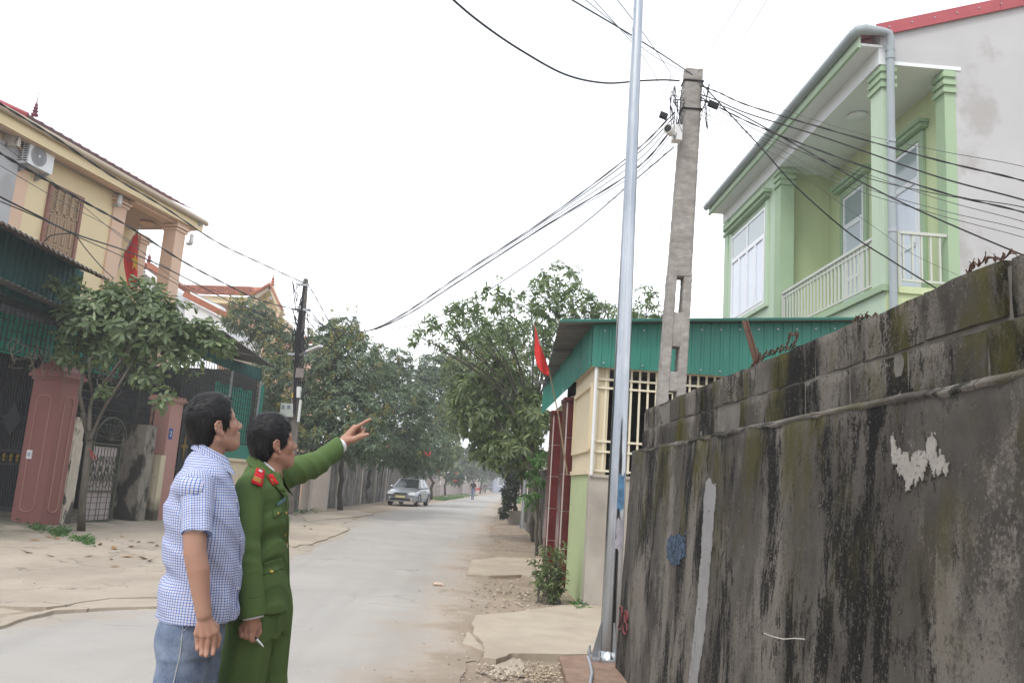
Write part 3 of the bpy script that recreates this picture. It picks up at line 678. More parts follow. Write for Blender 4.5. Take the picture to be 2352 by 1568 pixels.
# ================================================================ green two-storey house
M['hgreen'] = pm('pale_green_paint', (.49, .61, .46), .75, .05, 1.2, .06, 50., second=(.38, .47, .35), amt=.55, stretch=(2.2, 2.2, .28), lo=.5, hi=.72)
M['hgreen2'] = pm('yellow_green_paint', (.54, .62, .37), .75, .05, 1.2, .06, 50., second=(.42, .49, .27), amt=.5, stretch=(2.2, 2.2, .28), lo=.5, hi=.72)
M['htrim'] = pm('grey_green_trim', (.35, .47, .31), .75, .05, 2.)
M['soffit'] = pm('white_soffit', (.76, .79, .79), .8, .03, 1.5)
M['gable'] = pm('raw_cement_gable', (.485, .485, .485), .9, .08, .9, .12, 40., second=(.36, .345, .33), amt=.7, lo=.54, hi=.60)
M['redroof'] = pm('red_roof_sheet', (.40, .09, .10), .5, .1, 2., second=(.32, .07, .08), amt=.4)
M['gutter'] = pm('grey_blue_gutter', (.33, .375, .39), .45, .06, 3.)
M['rail'] = pm('pale_grey_railing', (.54, .56, .50), .5, .05, 4.)
M['frame'] = pm('white_upvc', (.80, .82, .85), .4, .03)
hs = empty('green_house', (8, 15, 0), 'pale green two storey house with railed balcony and red metal roof behind the wall', 'house')
XF, YN, YB, YE, XW = 5.86, 11.5, 15.7, 19.35, 7.0
HB = lambda name, mat, *b: [None, MB().box(*b)][1].build(name, M[mat], hs)
HB('wall', 'hgreen', XF, 12., YN + .02, YE, 0, 4.62)                       # lower storey
HB('end_wall', 'hgreen2', XF + .02, XW - .1, YN - .012, YN + .02, 0, 4.62)
HB('wall', 'hgreen', XF, XF + .22, YB, YE, 4.62, 8.32)                     # block with the window
HB('wall', 'hgreen2', XF + .22, XW, YB + .28, YB + .48, 4.62, 8.32)
HB('wall', 'hgreen2', XW, XW + .2, YN + .02, YB + .28, 4.62, 8.2)           # wall behind the balcony
HB('pier', 'htrim', XF - .012, XF + .27, YB - .02, YB + .28, 4.62, 8.2)
HB('column', 'hgreen', XF - .01, XF + .18, YN, YN + .36, 4.62, 8.2)
HB('pier', 'htrim', XW - .17, XW + .004, YN - .004, YN + .25, 4.62, 8.2)
HB('corner_pier', 'hgreen', XF - .03, XF + .25, YE - .25, YE + .03, 0, 8.3)
for (x0, x1, y0, y1) in [(XF - .01, XF + .18, YN, YN + .36), (XF - .012, XF + .27, YB - .02, YB + .28), (XW - .17, XW + .004, YN - .004, YN + .25), (XF - .03, XF + .25, YE - .25, YE + .03)]:
    for z in (8.11, 7.98, 7.85): m = MB(); m.box(x0 - .035, x1 + (.03 if x0 < 6.5 else .002), y0 - .035, y1 + .035, z - .035, z + .035); m.build('capital_band', M['htrim'], hs)
HB('balcony_ceiling', 'soffit', XF + .102, XW + .1, YN - .01, YB + .3, 8.2, 8.26)
HB('eave_beam', 'soffit', XF - .06, XF + .1, YN - .014, YE + .1, 8.19, 8.47)
HB('eave_soffit', 'soffit', 5.50, XF, YN - .03, YE + .15, 8.46, 8.5)
HB('fascia', 'hgreen', 5.47, 5.505, YN - .04, YE + .2, 8.42, 8.66)
HB('fascia_lip', 'htrim', 5.455, 5.475, YN - .045, YE + .2, 8.42, 8.47)
m = MB(); m.lathe((0, 0, 0), [(.012, 0), (.165, .01), (.18, .035), (.15, .06), (.0, .065)], 20, (0, 0, -1)); o = m.build('ceiling_lamp', M['soffit'], hs, True); o.location = np.array(o.location) + 0; o.data.transform(Matrix.Translation((XF + .42, 13.2, 8.2)))
# grey raw gable wall and red roof
zr = lambda X: 8.72 + (X - 5.5) * .318
m = MB(); m.prism([(XW + .005, YN + .005, 0), (13., YN + .005, 0), (13., YN + .005, zr(13.)), (XF - .03, YN + .005, zr(XF - .03)), (XF - .03, YN + .005, 8.27), (XW + .005, YN + .005, 8.27)], (0, .22, 0)); m.build('gable_wall', M['gable'], hs)
for k in range(8):                                                     # roof sheets
    y0 = YN - .05 + k * 1.0; rows = []
    for i in range(17):
        yy = y0 + 1.02 * i / 16; h = .02 if i % 4 == 2 else 0
        rows.append([(5.46, yy, zr(5.46) + h + .003 * (k % 2)), (13.2, yy, zr(13.2) + h + .003 * (k % 2))])
    m = MB(); m.sheet(rows); m.build('roof_sheet', M['redroof'], hs, fix=False)
x = 5.75
while x < 13:
    x1 = min(x + 2.0, 13.1); m = MB(); m.prism([(x, YN - .055, zr(x) + .035), (x1 - .006, YN - .055, zr(x1) + .035), (x1 - .006, YN - .055, zr(x1) - .17), (x, YN - .055, zr(x) - .17)], (0, .03, 0)); m.build('verge_flashing', M['redroof'], hs); x = x1
m = MB()
for i in range(20): X = 5.95 + i * .36; m.cyl((X, YN - .055, zr(X) - .06), (X, YN - .066, zr(X) - .06), .014, n=6)
tag(m.build('screws', M['zinc'], hs), kind='stuff')
# gutter with end elbow and downpipe
m = MB(); m.tube([(5.41, YE + .25, 8.64), (5.41, YN - .0, 8.66), (5.44, YN - .1, 8.67), (5.52, YN - .14, 8.67), (5.82, YN - .14, 8.66), (5.90, YN - .14, 8.64), (5.93, YN - .13, 8.56), (5.935, YN - .1, 8.3), (5.935, YN - .1, 3.6)], [.08] * 4 + [.058] * 5, 14); m.build('gutter_pipe', M['gutter'], hs, True)
for z in (6.9, 5.5): m = MB(); m.cyl((5.935, YN - .1, z - .03), (5.935, YN - .1, z + .03), .066, n=14); m.build('pipe_clip', M['greyplastic'], hs, True)
for z in (8.42, 8.28): m = MB(); m.cyl((5.935, YN - .1, z - .05), (5.935, YN - .1, z + .05), .068, n=14); m.build('pipe_socket', M['gutter'], hs, True)
# balcony edge and railing
HB('balcony_ledge', 'htrim', XF - .05, XF + .2, YN - .04, YB, 4.60, 4.70)
HB('end_ledge', 'hgreen2', XF + .18, XW - .02, YN - .05, YN + .12, 4.58, 4.68)
def railing(pa, pb, nb, z0=4.80, z1=5.53):
    pa, pb = np.array(pa, float), np.array(pb, float)
    r = nrm(pb - pa); nn = np.array([r[1], -r[0], 0])
    m = MB(); m.bar(pa + [0, 0, z1], pb + [0, 0, z1], .06, .045); m.build('handrail', M['rail'], hs)
    m = MB(); m.bar(pa + [0, 0, z0], pb + [0, 0, z0], .035, .035); m.build('bottom_rail', M['rail'], hs)
    if nb > 8: m = MB(); m.bar(pa + [0, 0, z1 - .09], pb + [0, 0, z1 - .09], .03, .03); m.build('middle_rail', M['rail'], hs)
    f = None
    for k in range(nb):
        c = pa + (pb - pa) * (k + .5) / nb
        if f is None:
            m = MB(); m.box(-.0135, .0135, -.0135, .0135, z0, z1 - .02); f = m.build('baluster', M['rail'], hs); o = f
        else: o = inst(f, hs)
        o.matrix_parent_inverse = hs.matrix_basis.inverted(); o.location = (c[0], c[1], 0)
    for c in (pa, pb): m = MB(); m.box(c[0] - .024, c[0] + .024, c[1] - .024, c[1] + .024, z0 - .12, z1 + .02); m.build('rail_post', M['rail'], hs)
railing((XF + .05, YB - .06, 0), (XF + .05, YN + .42, 0), 26)
railing((XF + .24, YN + .05, 0), (XW - .06, YN + .05, 0), 6)
# balcony doors (on the wall at XW, facing the street)
def opening(y0, y1, z0, z1, X, cols, transom, name, kick=None, out=-1):
    fr = MB(); t = .055
    f = lambda a, b, c, d, dx=.04: fr.box(X + out * dx, X + .01, a, b, c, d)
    f(y0, y0 + t, z0, z1); f(y1 - t, y1, z0, z1); f(y0 + t, y1 - t, z1 - t, z1); f(y0 + t, y1 - t, z0, z0 + t)
    if transom: f(y0 + t, y1 - t, transom - .03, transom + .03)
    o = fr.build(name, M['frame'], hs)
    n = cols; W = (y1 - y0 - 2 * t) / n
    for k in range(n):
        a, b = y0 + t + k * W, y0 + t + (k + 1) * W
        s = MB(); e = .045; zt = (transom - .03) if transom else z1 - t
        for q in [(a + .004, a + e, z0 + t, zt), (b - e, b - .004, z0 + t, zt), (a + e, b - e, zt - e, zt - .004), (a + e, b - e, z0 + t, z0 + t + e)] + ([(a + e, b - e, kick - .04, kick + .04)] if kick else []): s.box(X + out * .05, X + out * .012, *q)
        s.build('sash', M['frame'], o)
        g_ = MB(); g_.box(X + out * .026, X + out * .02, a + e - .005, b - e + .005, z0 + t + e - .005, zt - e + .005); g_.build('pane', M['pane'], o)
    if transom:
        m2 = max(1, n // 2); W = (y1 - y0 - 2 * t) / m2
        for k in range(m2):
            a, b = y0 + t + k * W, y0 + t + (k + 1) * W
            if k: s = MB(); s.box(X + out * .045, X, a - .03, a + .03, transom + .03, z1 - t); s.build('mullion', M['frame'], o)
            g_ = MB(); g_.box(X + out * .026, X + out * .02, a, b, transom + .03, z1 - t); g_.build('pane', M['pane2'], o)
    return o
M['pane'] = pm('curtained_pane', (.60, .66, .74), .12, .05, 2., spec=.6)
M['pane2'] = pm('clear_pane', (.30, .37, .38), .08, .06, 2., spec=.7)
dA, dB = at(2063, 380, X=XW - .03)[1], at(2099, 340, X=XW - .03)[1]
ztop = at(2080, 345, X=XW - .03)[2]
for c in ((dA + dB) / 2, (dA + dB) / 2 + 1.95):
    o = opening(c - .42, c + .42, 4.68, 7.45, XW - .005, 1, 6.85, 'balcony_door', 5.75)
    m = MB(); m.box(XW - .10, XW - .06, c - .32, c - .28, 5.75, 5.93); m.build('handle', M['frame'], o)
    m = MB(); m.box(XW - .05, XW - .004, c - .56, c - .44, 4.68, 7.6); m.box(XW - .05, XW - .004, c + .44, c + .56, 4.68, 7.6); m.box(XW - .05, XW - .004, c - .44, c + .44, 7.47, 7.6); m.build('door_surround', M['htrim'], o)
    m = MB(); m.box(XW - .14, XW - .004, c - .66, c + .66, 7.62, 7.68); m.box(XW - .19, XW - .004, c - .70, c + .70, 7.685, 7.74); m.build('door_hood', M['htrim'], o)
w0, w1 = at(1757, 600, X=XF - .03)[1], at(1680, 640, X=XF - .03)[1]
o = opening(w0, w1, 5.52, 7.62, XF - .004, 4, 7.02, 'window')
m = MB(); m.box(XF - .05, XF - .002, w0 - .16, w0 - .01, 5.42, 7.72); m.box(XF - .05, XF - .002, w1 + .01, w1 + .16, 5.42, 7.72); m.box(XF - .06, XF - .002, w0 - .01, w1 + .01, 5.42, 5.51); m.build('window_surround', M['hgreen'], o)
m = MB(); m.box(XF - .12, XF - .002, w0 - .22, w1 + .22, 7.78, 7.85); m.box(XF - .18, XF - .002, w0 - .28, w1 + .28, 7.856, 7.93); m.build('window_hood', M['htrim'], o)
# pale green roof peeping out beyond the shed
gr = empty('distant_roof', (6, 30, 3), 'thin pale green roof edge far behind the shed and concrete pole', 'roof')
a, b = at(1440, 722, Y=30), at(1652, 722, Y=30); b[2] = a[2]; rows = []
for i in range(61):
    t = i / 60; p = a * (1 - t) + b * t; h = .04 * (i % 2); rows.append([p + [0, 0, h], p + [0, 5, .5 + h]])
m = MB(); m.sheet(rows); m.build('roof_sheet', M['hgreen'], gr, fix=False)
m = MB(); m.box(a[0], b[0], 30.02, 34.9, 0, a[2] - .02); m.build('wall', M['hgreen'], gr)
# ================================================================ left-hand gates, carport and houses
LF = Frame((-8.112, 16.446), R(11))
M['granite'] = pm('red_granite', (.26, .105, .092), .5, .18, 90., .05, 80., second=(.20, .085, .075), amt=.5, spec=.4)
M['pink'] = pm('pink_granite', (.43, .235, .205), .55, .1, 60., .05, 80., second=(.36, .19, .165), amt=.5)
M['groove'] = pm('pale_moulding', (.40, .21, .18), .6, .1, 20.)
M['iron'] = pm('black_iron', (.032, .034, .034), .6, .3, 8., .2, 40., spec=.3)
M['gold'] = pm('dull_gold', (.25, .17, .06), .55, .3, 20., metal=.3)
M['ironmoss'] = pm('mossy_iron', (.075, .08, .055), .75, .4, 12.)
M['tarp'] = pm('green_tarpaulin', (.03, .28, .20), .6, .12, 2., .2, 12., second=(.02, .2, .14), amt=.5)
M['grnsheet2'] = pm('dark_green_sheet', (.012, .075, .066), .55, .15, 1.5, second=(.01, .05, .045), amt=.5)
M['tileorange'] = pm('old_orange_tile', (.36, .13, .075), .8, .25, 3., .2, 40., island=.22)
M['yellowwall'] = pm('warm_yellow_paint', (.80, .655, .40), .8, .04, .8, .04, 50., second=(.72, .58, .36), amt=.4)
M['peach'] = pm('peach_trim', (.72, .50, .36), .8, .04, 1.5, .04, 50.)
M['wood'] = pm('varnished_wood', (.34, .235, .14), .6, .2, 6., .15, 30., stretch=(1, 1, .12))
M['woodtrim'] = pm('reddish_wood', (.27, .13, .095), .6, .15, 8.)
M['ceilp'] = pm('dull_pink_ceiling', (.46, .35, .28), .85, .05, 1.)
# --- red granite gate pillar
gp = empty('gate_pillar', LF.p(.28, -.3, 0), 'tall polished red granite gate pillar with pyramid cap next to the arched iron gate', 'gate pillar')
FB = lambda name, mat, par, *b: [None, MB().fbox(LF, *b)][1].build(name, M[mat], par)
FB('shaft', 'granite', gp, 0, .56, -.62, 0, -.05, 2.86)
FB('base', 'granite', gp, -.012, .572, -.632, .012, -.05, .1)
for (z, e) in ((2.86, .03), (2.92, .075), (2.985, .045)): FB('capital', 'granite', gp, -e, .56 + e, -.62 - e, e, z, z + .062)
m = MB(); e = .02; b = [LF.p(a, n, 3.05) for a, n in ((-e, -.62 - e), (.56 + e, -.62 - e), (.56 + e, e), (-e, e))]; t = [LF.p(a, n, 3.30) for a, n in ((.18, -.42), (.38, -.42), (.38, -.2), (.18, -.2))]
m.add(b + t, [(0, 1, 2, 3), (4, 5, 6, 7)] + [(i, (i + 1) % 4, 4 + (i + 1) % 4, 4 + i) for i in range(4)]); m.build('cap', M['granite'], gp)
def panel(face, c0, c1, z0, z1, par):      # rounded panel moulding on a pillar face ('a' = camera side, 'n' = street side)
    r = (c1 - c0) / 2; c = (c0 + c1) / 2; P = [(c0, z0 + r * .5), (c0, z1 - r * .5)] + [(c + r * math.cos(t), z1 - r * .5 + r * .6 * math.sin(t)) for t in np.linspace(math.pi, 0, 9)[1:-1]] + [(c1, z1 - r * .5), (c1, z0 + r * .5)] + [(c + r * math.cos(t), z0 + r * .5 - r * .6 * math.sin(t)) for t in np.linspace(0, math.pi, 9)[1:]]
    q = [LF.p(-.006, x, z) if face == 'a' else LF.p(x, .006, z) for x, z in P]
    m = MB(); m.tube(q, .013, 6); m.build('panel_moulding', M['groove'], par, True)
panel('a', -.47, -.17, .33, 2.55, gp); panel('n', .16, .42, .33, 2.55, gp)
for z in (1.37,): FB('joint_band', 'granite', gp, -.006, .566, -.626, .006, z - .008, z + .008)
a_, z_ = LF.pixa(69, 1043, 0); FB('bell_plate', 'whiteplastic', gp, -.03, -.002, a_ - .055, a_ + .055, z_ - .085, z_ + .085)
m = MB(); m.fbox(LF, -.036, -.03, a_ - .03, a_ + .03, z_ - .03, z_ + .035); m.build('bell_button', M['greyplastic'], gp)
# --- big arched iron gate (faces the camera, left of the pillar)
ga = empty('arched_gate', LF.p(.3, -2.4, .2), 'large black arched iron gate with gilded scrolls at the left edge', 'gate')
AG = .34; N1 = -.64; N0 = -4.2; ZB = .26
def gp_(n, z, a=AG): return LF.p(a, n, z)
def gbar(par, n0, z0, n1, z1, w=.03, mat='iron', name='bar'):
    m = MB(); m.bar(gp_(n0, z0), gp_(n1, z1), w, w, up=tuple(LF.a)); return m.build(name, M[mat], par)
arch = lambda n: 2.55 + 1.1 * math.sqrt(max(0, 1 - ((n - (N0 + N1) / 2) / ((N1 - N0) / 2)) ** 2))
gbar(ga, N1 - .04, ZB, N1 - .04, 2.62, .08, name='stile'); gbar(ga, N0, ZB, N0, 2.62, .08, name='stile')
for z, wd in ((ZB + .05, .09), (1.18, .05), (1.44, .05), (2.0, .03), (2.12, .03)): gbar(ga, N0, z, N1 - .04, z, wd, name='rail')
m = MB(); m.prism([gp_(x, ZB + .1, AG + .06) for x in (N0, N1 - .04)] + [gp_(x, arch(x) + .2, AG + .06) for x in np.linspace(N1 - .04, N0, 20)], LF.a * .012); m.build('backing_sheet', pm('gate_sheet', (.022, .024, .025), .6, .2, 4.), ga)
k = 0; n = N1 - .11
proto = None
while n > N0 + .05:
    zt = arch(n) - .06; gbar(ga, n, ZB, n, zt, .018); n -= .062
m = MB(); m.tube([gp_(x, arch(x)) for x in np.linspace(N0, N1, 25)], .045, 6); m.build('arch', M['iron'], ga, True)
m = MB(); m.tube([gp_(x, arch(x) + .26) for x in np.linspace(N0 - .1, N1, 25)], .05, 6); m.build('arch', M['iron'], ga, True)
for i in range(12):                        # scrolls between the arches and in the lock rail
    x = N1 - .12 - i * .26; z = arch(x) + .13
    m = MB(); m.tube([gp_(x + .09 * math.cos(t) * (1 - t / 14), z + .09 * math.sin(t) * (1 - t / 14), AG - .02) for t in np.linspace(0, 9, 16)], .013, 5); m.build('scroll', M['gold' if i % 2 else 'iron'], ga, True)
    x = N1 - .16 - i * .15
    m = MB(); m.lathe(gp_(x, 1.31, AG - .01), [(.008, -.09), (.04, -.06), (.018, -.02), (.045, .02), (.012, .08)], 6); m.build('finial', M['gold'], ga)
    m = MB(); m.tube([gp_(x + .05 * math.cos(t) * (1 - t / 14), 2.06 + .045 * math.sin(t) * (1 - t / 14), AG - .01) for t in np.linspace(0, 9, 14)], .009, 5); m.build('scroll', M['iron'], ga, True)
x = N1 - .56
m = MB(); m.prism([gp_(x, 2.42, AG - .03), gp_(x + .2, 2.06, AG - .03), gp_(x, 1.72, AG - .03), gp_(x - .2, 2.06, AG - .03)], LF.a * .02); m.build('diamond_plate', M['iron'], ga)
# --- stained white wall, small garden gate, mossy post, pale wall
wl = empty('stained_wall', LF.p(.8, -.2, 0), 'narrow whitewashed wall stained black beside the red granite pillar', 'wall')
a0 = LF.pix(131, 1150)[0]; a1 = LF.pix(166, 1180)[0]
FB('wall', 'wall_old', wl, .575, a1, -.28, -.03, -.05, 2.12); FB('coping', 'wall_old', wl, .575, a1 + .02, -.30, -.012, 2.12, 2.2)
FB('end_post', 'wall_old', wl, a1 - .28, a1 + .005, -.26, -.012, -.05, 1.72)
b0, b1 = LF.pix(203, 1100, -.1)[0], LF.pix(268, 1100, -.1)[0]
sg = empty('garden_gate', LF.p((b0 + b1) / 2, -.1, .05), 'small rusty wrought iron gate with scrolls behind the tree trunk', 'gate')
NG_ = -.12; Z0, Z1 = .1, 1.72
def sbar(a, z, a2, z2, w, name='bar', mat='ironmoss'):
    m = MB(); m.bar(LF.p(a, NG_, z), LF.p(a2, NG_, z2), w, w, up=tuple(LF.n)); return m.build(name, M[mat], sg)
for a in (b0, b1): sbar(a, Z0, a, Z1 + .06, .05, 'stile')
for z in (Z0, .72, Z1): sbar(b0, z, b1, z, .035, 'rail')
nb = 9
for k in range(1, nb): a = b0 + (b1 - b0) * k / nb; sbar(a, .72, a, Z1, .012)
for z in (.22, .34, .48, .6): sbar(b0, z, b1, z, .011)
for k in (2, 4, 5, 7): a = b0 + (b1 - b0) * k / nb; sbar(a, Z0, a, .72, .012)
for k in range(4):
    c = b0 + (b1 - b0) * (k + .5) / 4; wd = (b1 - b0) / 9
    for (zc, s) in ((1.36, 1), (1.04, -1)):
        for sd in (-1, 1):
            m = MB(); m.tube([LF.p(c + sd * wd * (.5 + .5 * math.cos(t) * (1 - t / 12)), NG_ + .01, zc + s * .12 * math.sin(t * .8) * (1 - t / 16)) for t in np.linspace(0, 8, 14)], .008, 5); m.build('scroll', M['ironmoss'], sg, True)
    m = MB(); m.lathe(LF.p(c, NG_ + .012, 1.2), [(.006, -.08), (.035, -.02), (.045, 0), (.03, .03), (.006, .07)], 6); m.build('bud', M['ironmoss'], sg)
    m = MB(); m.tube([LF.p(c + wd * math.sin(t), NG_, .80 + .2 * (1 - math.cos(t)) / 2 * 2) for t in np.linspace(-math.pi / 2 - .9, math.pi / 2 + .9, 12)], .008, 5); m.build('loop', M['ironmoss'], sg, True)
m = MB(); m.fbox(LF, b0 + .02, b1 - .02, NG_ - .05, NG_ - .042, .12, 1.66); m.build('backing_sheet', pm('pale_pink_sheet', (.52, .45, .45), .8, .12, 9., .3, 25.), sg)
ctr = (b0 + b1) / 2 + .1                    # sunburst of rods over the gate
for k in range(9):
    t = math.pi * (k + .3) / 9; m = MB(); m.cyl(LF.p(ctr, NG_, 1.80), LF.p(ctr + .5 * math.cos(t), NG_, 1.80 + .46 * math.sin(t)), .008, n=5); m.build('ray_rod', M['ironmoss'], sg)
m = MB(); m.tube([LF.p(ctr + .54 * math.cos(t), NG_, 1.80 + .5 * math.sin(t)) for t in np.linspace(0, math.pi, 13)], .022, 6); m.build('fan_arch', M['ironmoss'], sg, True)
c0, c1 = LF.pix(330, 1100, .02)[0], LF.pix(338, 1100, .02)[0]
nL = LF.pixa(267, 1100, c0 - .15)[0]
op = empty('gate_post', LF.p(c0, -.3, 0), 'square black stained plaster post between the small gate and the pink pillar', 'post')
FB('shaft', 'post_old', op, c0 - .15, c1 + .12, max(nL, -.75), .02, -.05, 2.18); FB('cap', 'post_old', op, c0 - .16, c1 + .13, max(nL, -.75) - .01, .03, 2.18, 2.24)
yw = empty('pale_wall', LF.p(c1 + .3, -.2, 0), 'short pale yellow wall stub with dark stained foot against the pink pillar', 'wall')
g = NG('stained_yellow'); ob = g.tc.outputs['Object']; z = g.sep(ob)[2]
c = g.ramp(g.noise(g.map(ob, (4, 4, .6)), 1.5, 5), (.3, (.50, .43, .30)), (.7, (.62, .55, .40)))
c = g.mix(g.ramp(g.math('ADD', z, g.math('MULTIPLY', g.noise(ob, 5., 5), .5)), (.5, 1.), (.85, 0.)), c, (.07, .065, .045))
c = g.mix(g.ramp(g.noise(g.map(ob, (8, 8, 2)), 1., 5, .7), (.62, 0.), (.68, .8)), c, (.12, .1, .07)); g.col(c).set(Roughness=.9); M['yellowstain'] = g.m
nY0, nY1 = LF.pixa(338, 1100, c1 + .35)[0], LF.pixa(366, 1100, c1 + .35)[0]
FB('wall', 'yellowstain', yw, c1 + .3, c1 + .5, nY0 - .1, max(nY1, nY0 + .25), -.05, 1.58)
# --- pink pillar with the number plate, and the iron gate after it
d0 = LF.pix(356, 1195, 0)[0]
pp = empty('gate_pillar', LF.p(d0 + .25, -.25, 0), 'smooth pink granite gate pillar carrying a small blue number plate', 'gate pillar')
FB('shaft', 'pink', pp, d0, d0 + .55, -.5, 0, -.05, 2.86)
for z, e in ((2.86, .02), (2.90, .07), (2.96, .05)): FB('cap', 'pink', pp, d0 - e, d0 + .55 + e, -.5 - e, e, z, z + .055)
an, zn = LF.pix(392, 996, .006); an = min(an, d0 + .4)
m = MB(); m.fbox(LF, an - .08, an + .08, .002, .010, zn - .13, zn + .13); o = m.build('number_plate', pm('blue_enamel', (.03, .09, .30), .35, .05), pp)
text_mesh('digit', '2', .17, M['white'], o, LF.p(an + .0, .0125, zn + .0), LF.a, (0, 0, 1))
m = MB()                                    # dark bracket ladder left on the pillar
lad = empty('iron_ladder', LF.p(d0 - .03, -.3, 1.7), 'narrow black iron ladder fixed to the pink pillar', 'ladder')
l0, l1 = LF.pixa(334, 960, d0 - .03)[0], LF.pixa(352, 960, d0 - .03)[0]
for n_ in (l0, l1): m = MB(); m.bar(LF.p(d0 - .03, n_, 1.72), LF.p(d0 - .03, n_, 3.2), .02); m.build('stile', M['iron'], lad)
for k in range(8): z = 1.74 + k * .2; m = MB(); m.bar(LF.p(d0 - .03, l0, z), LF.p(d0 - .03, l1, z), .018); m.build('rung', M['iron'], lad)
eg = empty('iron_gate', LF.p(d0 + 1.1, -.2, 0), 'tall dark sheet iron gate with star ornaments behind the two men', 'gate')
e0, e1 = d0 + .58, d0 + 1.65
m = MB(); m.fbox(LF, e0 + .03, e1, -.34, -.32, .08, 2.7); m.build('panel', pm('dark_sheet_iron', (.045, .055, .055), .6, .2, 3.), eg)
for a in (e0 + .04, e0 + .16, (e0 + e1) / 2, e1): m = MB(); m.bar(LF.p(a, -.3, .05), LF.p(a, -.3, 2.95), .045); m.build('stile', M['iron'], eg)
for z in (.1, 1.25, 1.95, 2.12, 2.7, 2.95): m = MB(); m.bar(LF.p(e0, -.3, z), LF.p(e1, -.3, z), .04); m.build('rail', M['iron'], eg)
for k in range(2):
    c = e0 + .32 + k * .44; P = []
    for i in range(8): rr = (.30 if i % 2 == 0 else .11) * (1.25 if i in (0, 4) else .8); P.append(LF.p(c + rr * math.sin(i * math.pi / 4) * .8, -.29, 1.85 + rr * math.cos(i * math.pi / 4)))
    m = MB(); m.prism(P, LF.n * .02); m.build('star_ornament', M['gold' if k % 2 else 'iron'], eg)
    m = MB(); m.tube([LF.p(c + .2 + .06 * math.cos(t) * (1 - t / 14), -.29, 2.035 + .06 * math.sin(t) * (1 - t / 14)) for t in np.linspace(0, 9, 14)], .01, 5); m.build('scroll', M['iron'], eg, True)

# --- carport over the gates: two corrugated roofs with a green sheet wall between them
cpn = .42
cpo = empty('carport', LF.p(-2, -2, 5), 'dark green corrugated carport roof sheltering the gates on the left', 'carport')
def ribs(f, a0, a1, za0, za1, nA, nB, zb, mat, name, par, pitch=.14, amp=.022, seg=1.07, fix=False):
    a = a0; k = 0
    while a < a1:
        b = min(a + seg, a1); rows = []; n = max(2, int((b - a) / pitch * 4))
        for i in range(n + 1):
            x = a + (b - a) * i / n; h = amp * math.sin(2 * math.pi * x / pitch); z = za0 + (za1 - za0) * (x - a0) / (a1 - a0)
            rows.append([f.p(x, nA, z + h + .003 * (k % 2)), f.p(x, nB, z + zb + h + .003 * (k % 2))])
        m = MB(); m.sheet(rows); m.build(name, mat, par, 'all', fix=False); a = b; k += 1
aR, zR = LF.pix(252, 643, cpn); aL, zL = LF.pix(0, 507, cpn)
sl = (zR - zL) / (aR - aL)
M['oldsheet'] = pm('rust_stained_sheet', (.17, .13, .10), .75, .3, 3., second=(.26, .13, .06), amt=.7)
ribs(LF, aL - 3., aR, zL - 3. * sl, zR, cpn, -5., 1.6, M['undersheet'], 'roof_sheet', cpo)
ribs(LF, aL - 3., aR, zL - 3. * sl - .03, zR - .03, cpn + .02, cpn - .25, .08, M['oldsheet'], 'eave_sheet', cpo)
aR2, zR2 = LF.pix(248, 752, .25); aL2, zL2 = LF.pix(0, 637, .25); sl2 = (zR2 - zL2) / (aR2 - aL2)
def vsheets(f, a0, a1, zt, zb, n, mat, name, par, seg=1.07):
    a = a0; k = 0
    while a < a1:
        b = min(a + seg, a1); rows = []; cnt = int((b - a) / .035)
        for i in range(cnt + 1): x = a + (b - a) * i / cnt; h = .016 * (1 if i % 4 in (1, 2) else 0); rows.append([f.p(x, n + h, zt(x)), f.p(x, n + h, zb(x))])
        m = MB(); m.sheet(rows); m.build(name, mat, par, fix=False); a = b; k += 1
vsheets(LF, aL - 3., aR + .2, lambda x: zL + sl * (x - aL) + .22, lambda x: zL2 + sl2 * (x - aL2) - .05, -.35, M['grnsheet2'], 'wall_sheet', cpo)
ribs(LF, aL2 - 3., aR2 + .5, zL2 - 3 * sl2, zR2 + .5 * sl2, .25, -1.5, .35, M['undersheet'], 'lower_roof_sheet', cpo)
for x in (-2.4, .4, 3.2): m = MB(); m.bar(LF.p(x, -.45, 0.2), LF.p(x, -.45, 5.), .1); m.build('post', M['iron'], cpo)
m = MB(); m.bar(LF.p(aL - 2, -.4, zL2 - .1), LF.p(3.3, -.4, zR2 - .1), .1); m.build('beam', M['iron'], cpo)
m = MB(); m.fbox(LF, 5.3, 5.4, -6., -.9, 0, 3.2); m.fbox(LF, -6., 5.3, -6.1, -6., 0, 5.2); tag(m.build('shaded_back_wall', M['dark'], cpo), kind='stuff')  # dark walls added to stand in for the shade under the roofs
# lattice of thin bars under the lower roof, with a green tarpaulin behind it
lt = empty('window_lattice', LF.p(0, -.5, 3.5), 'dark iron lattice above the gates with green tarpaulin behind it', 'lattice')
LN = -.48; la0, la1 = aL2 - .6, 3.6; lz0, lz1 = 3.3, 4.15
m = MB(); k = 0
f0 = None
x = la0
while x < la1:
    if f0 is None: mm = MB(); mm.obox((0, 0, 0), LF.a * .009, LF.n * .009, np.array([0, 0, .5])); f0 = mm.build('bar', M['iron'], lt); o = f0
    else: o = inst(f0, lt)
    o.matrix_parent_inverse = lt.matrix_basis.inverted(); o.location = LF.p(x, LN, 3.75); x += .13; k += 1
rr = random.Random(4)
for j in range(6):
    z = 3.27 + j * .19; x = la0
    while x < la1:
        L_ = rr.choice((.26, .39, .52, .78)); m = MB(); m.bar(LF.p(x, LN - .01, z + rr.uniform(-.02, .02)), LF.p(x + L_, LN - .01, z + rr.uniform(-.02, .02)), .016); m.build('bar', M['iron'], lt); x += L_ + .13
rows = [[LF.p(la0 - 1 + (la1 - .6 - la0 + 1) * i / 20, -.9 + .05 * math.sin(i * 1.1) + .03 * math.sin(j * 2), 3.28 + .75 * j / 4) for j in range(5)] for i in range(21)]
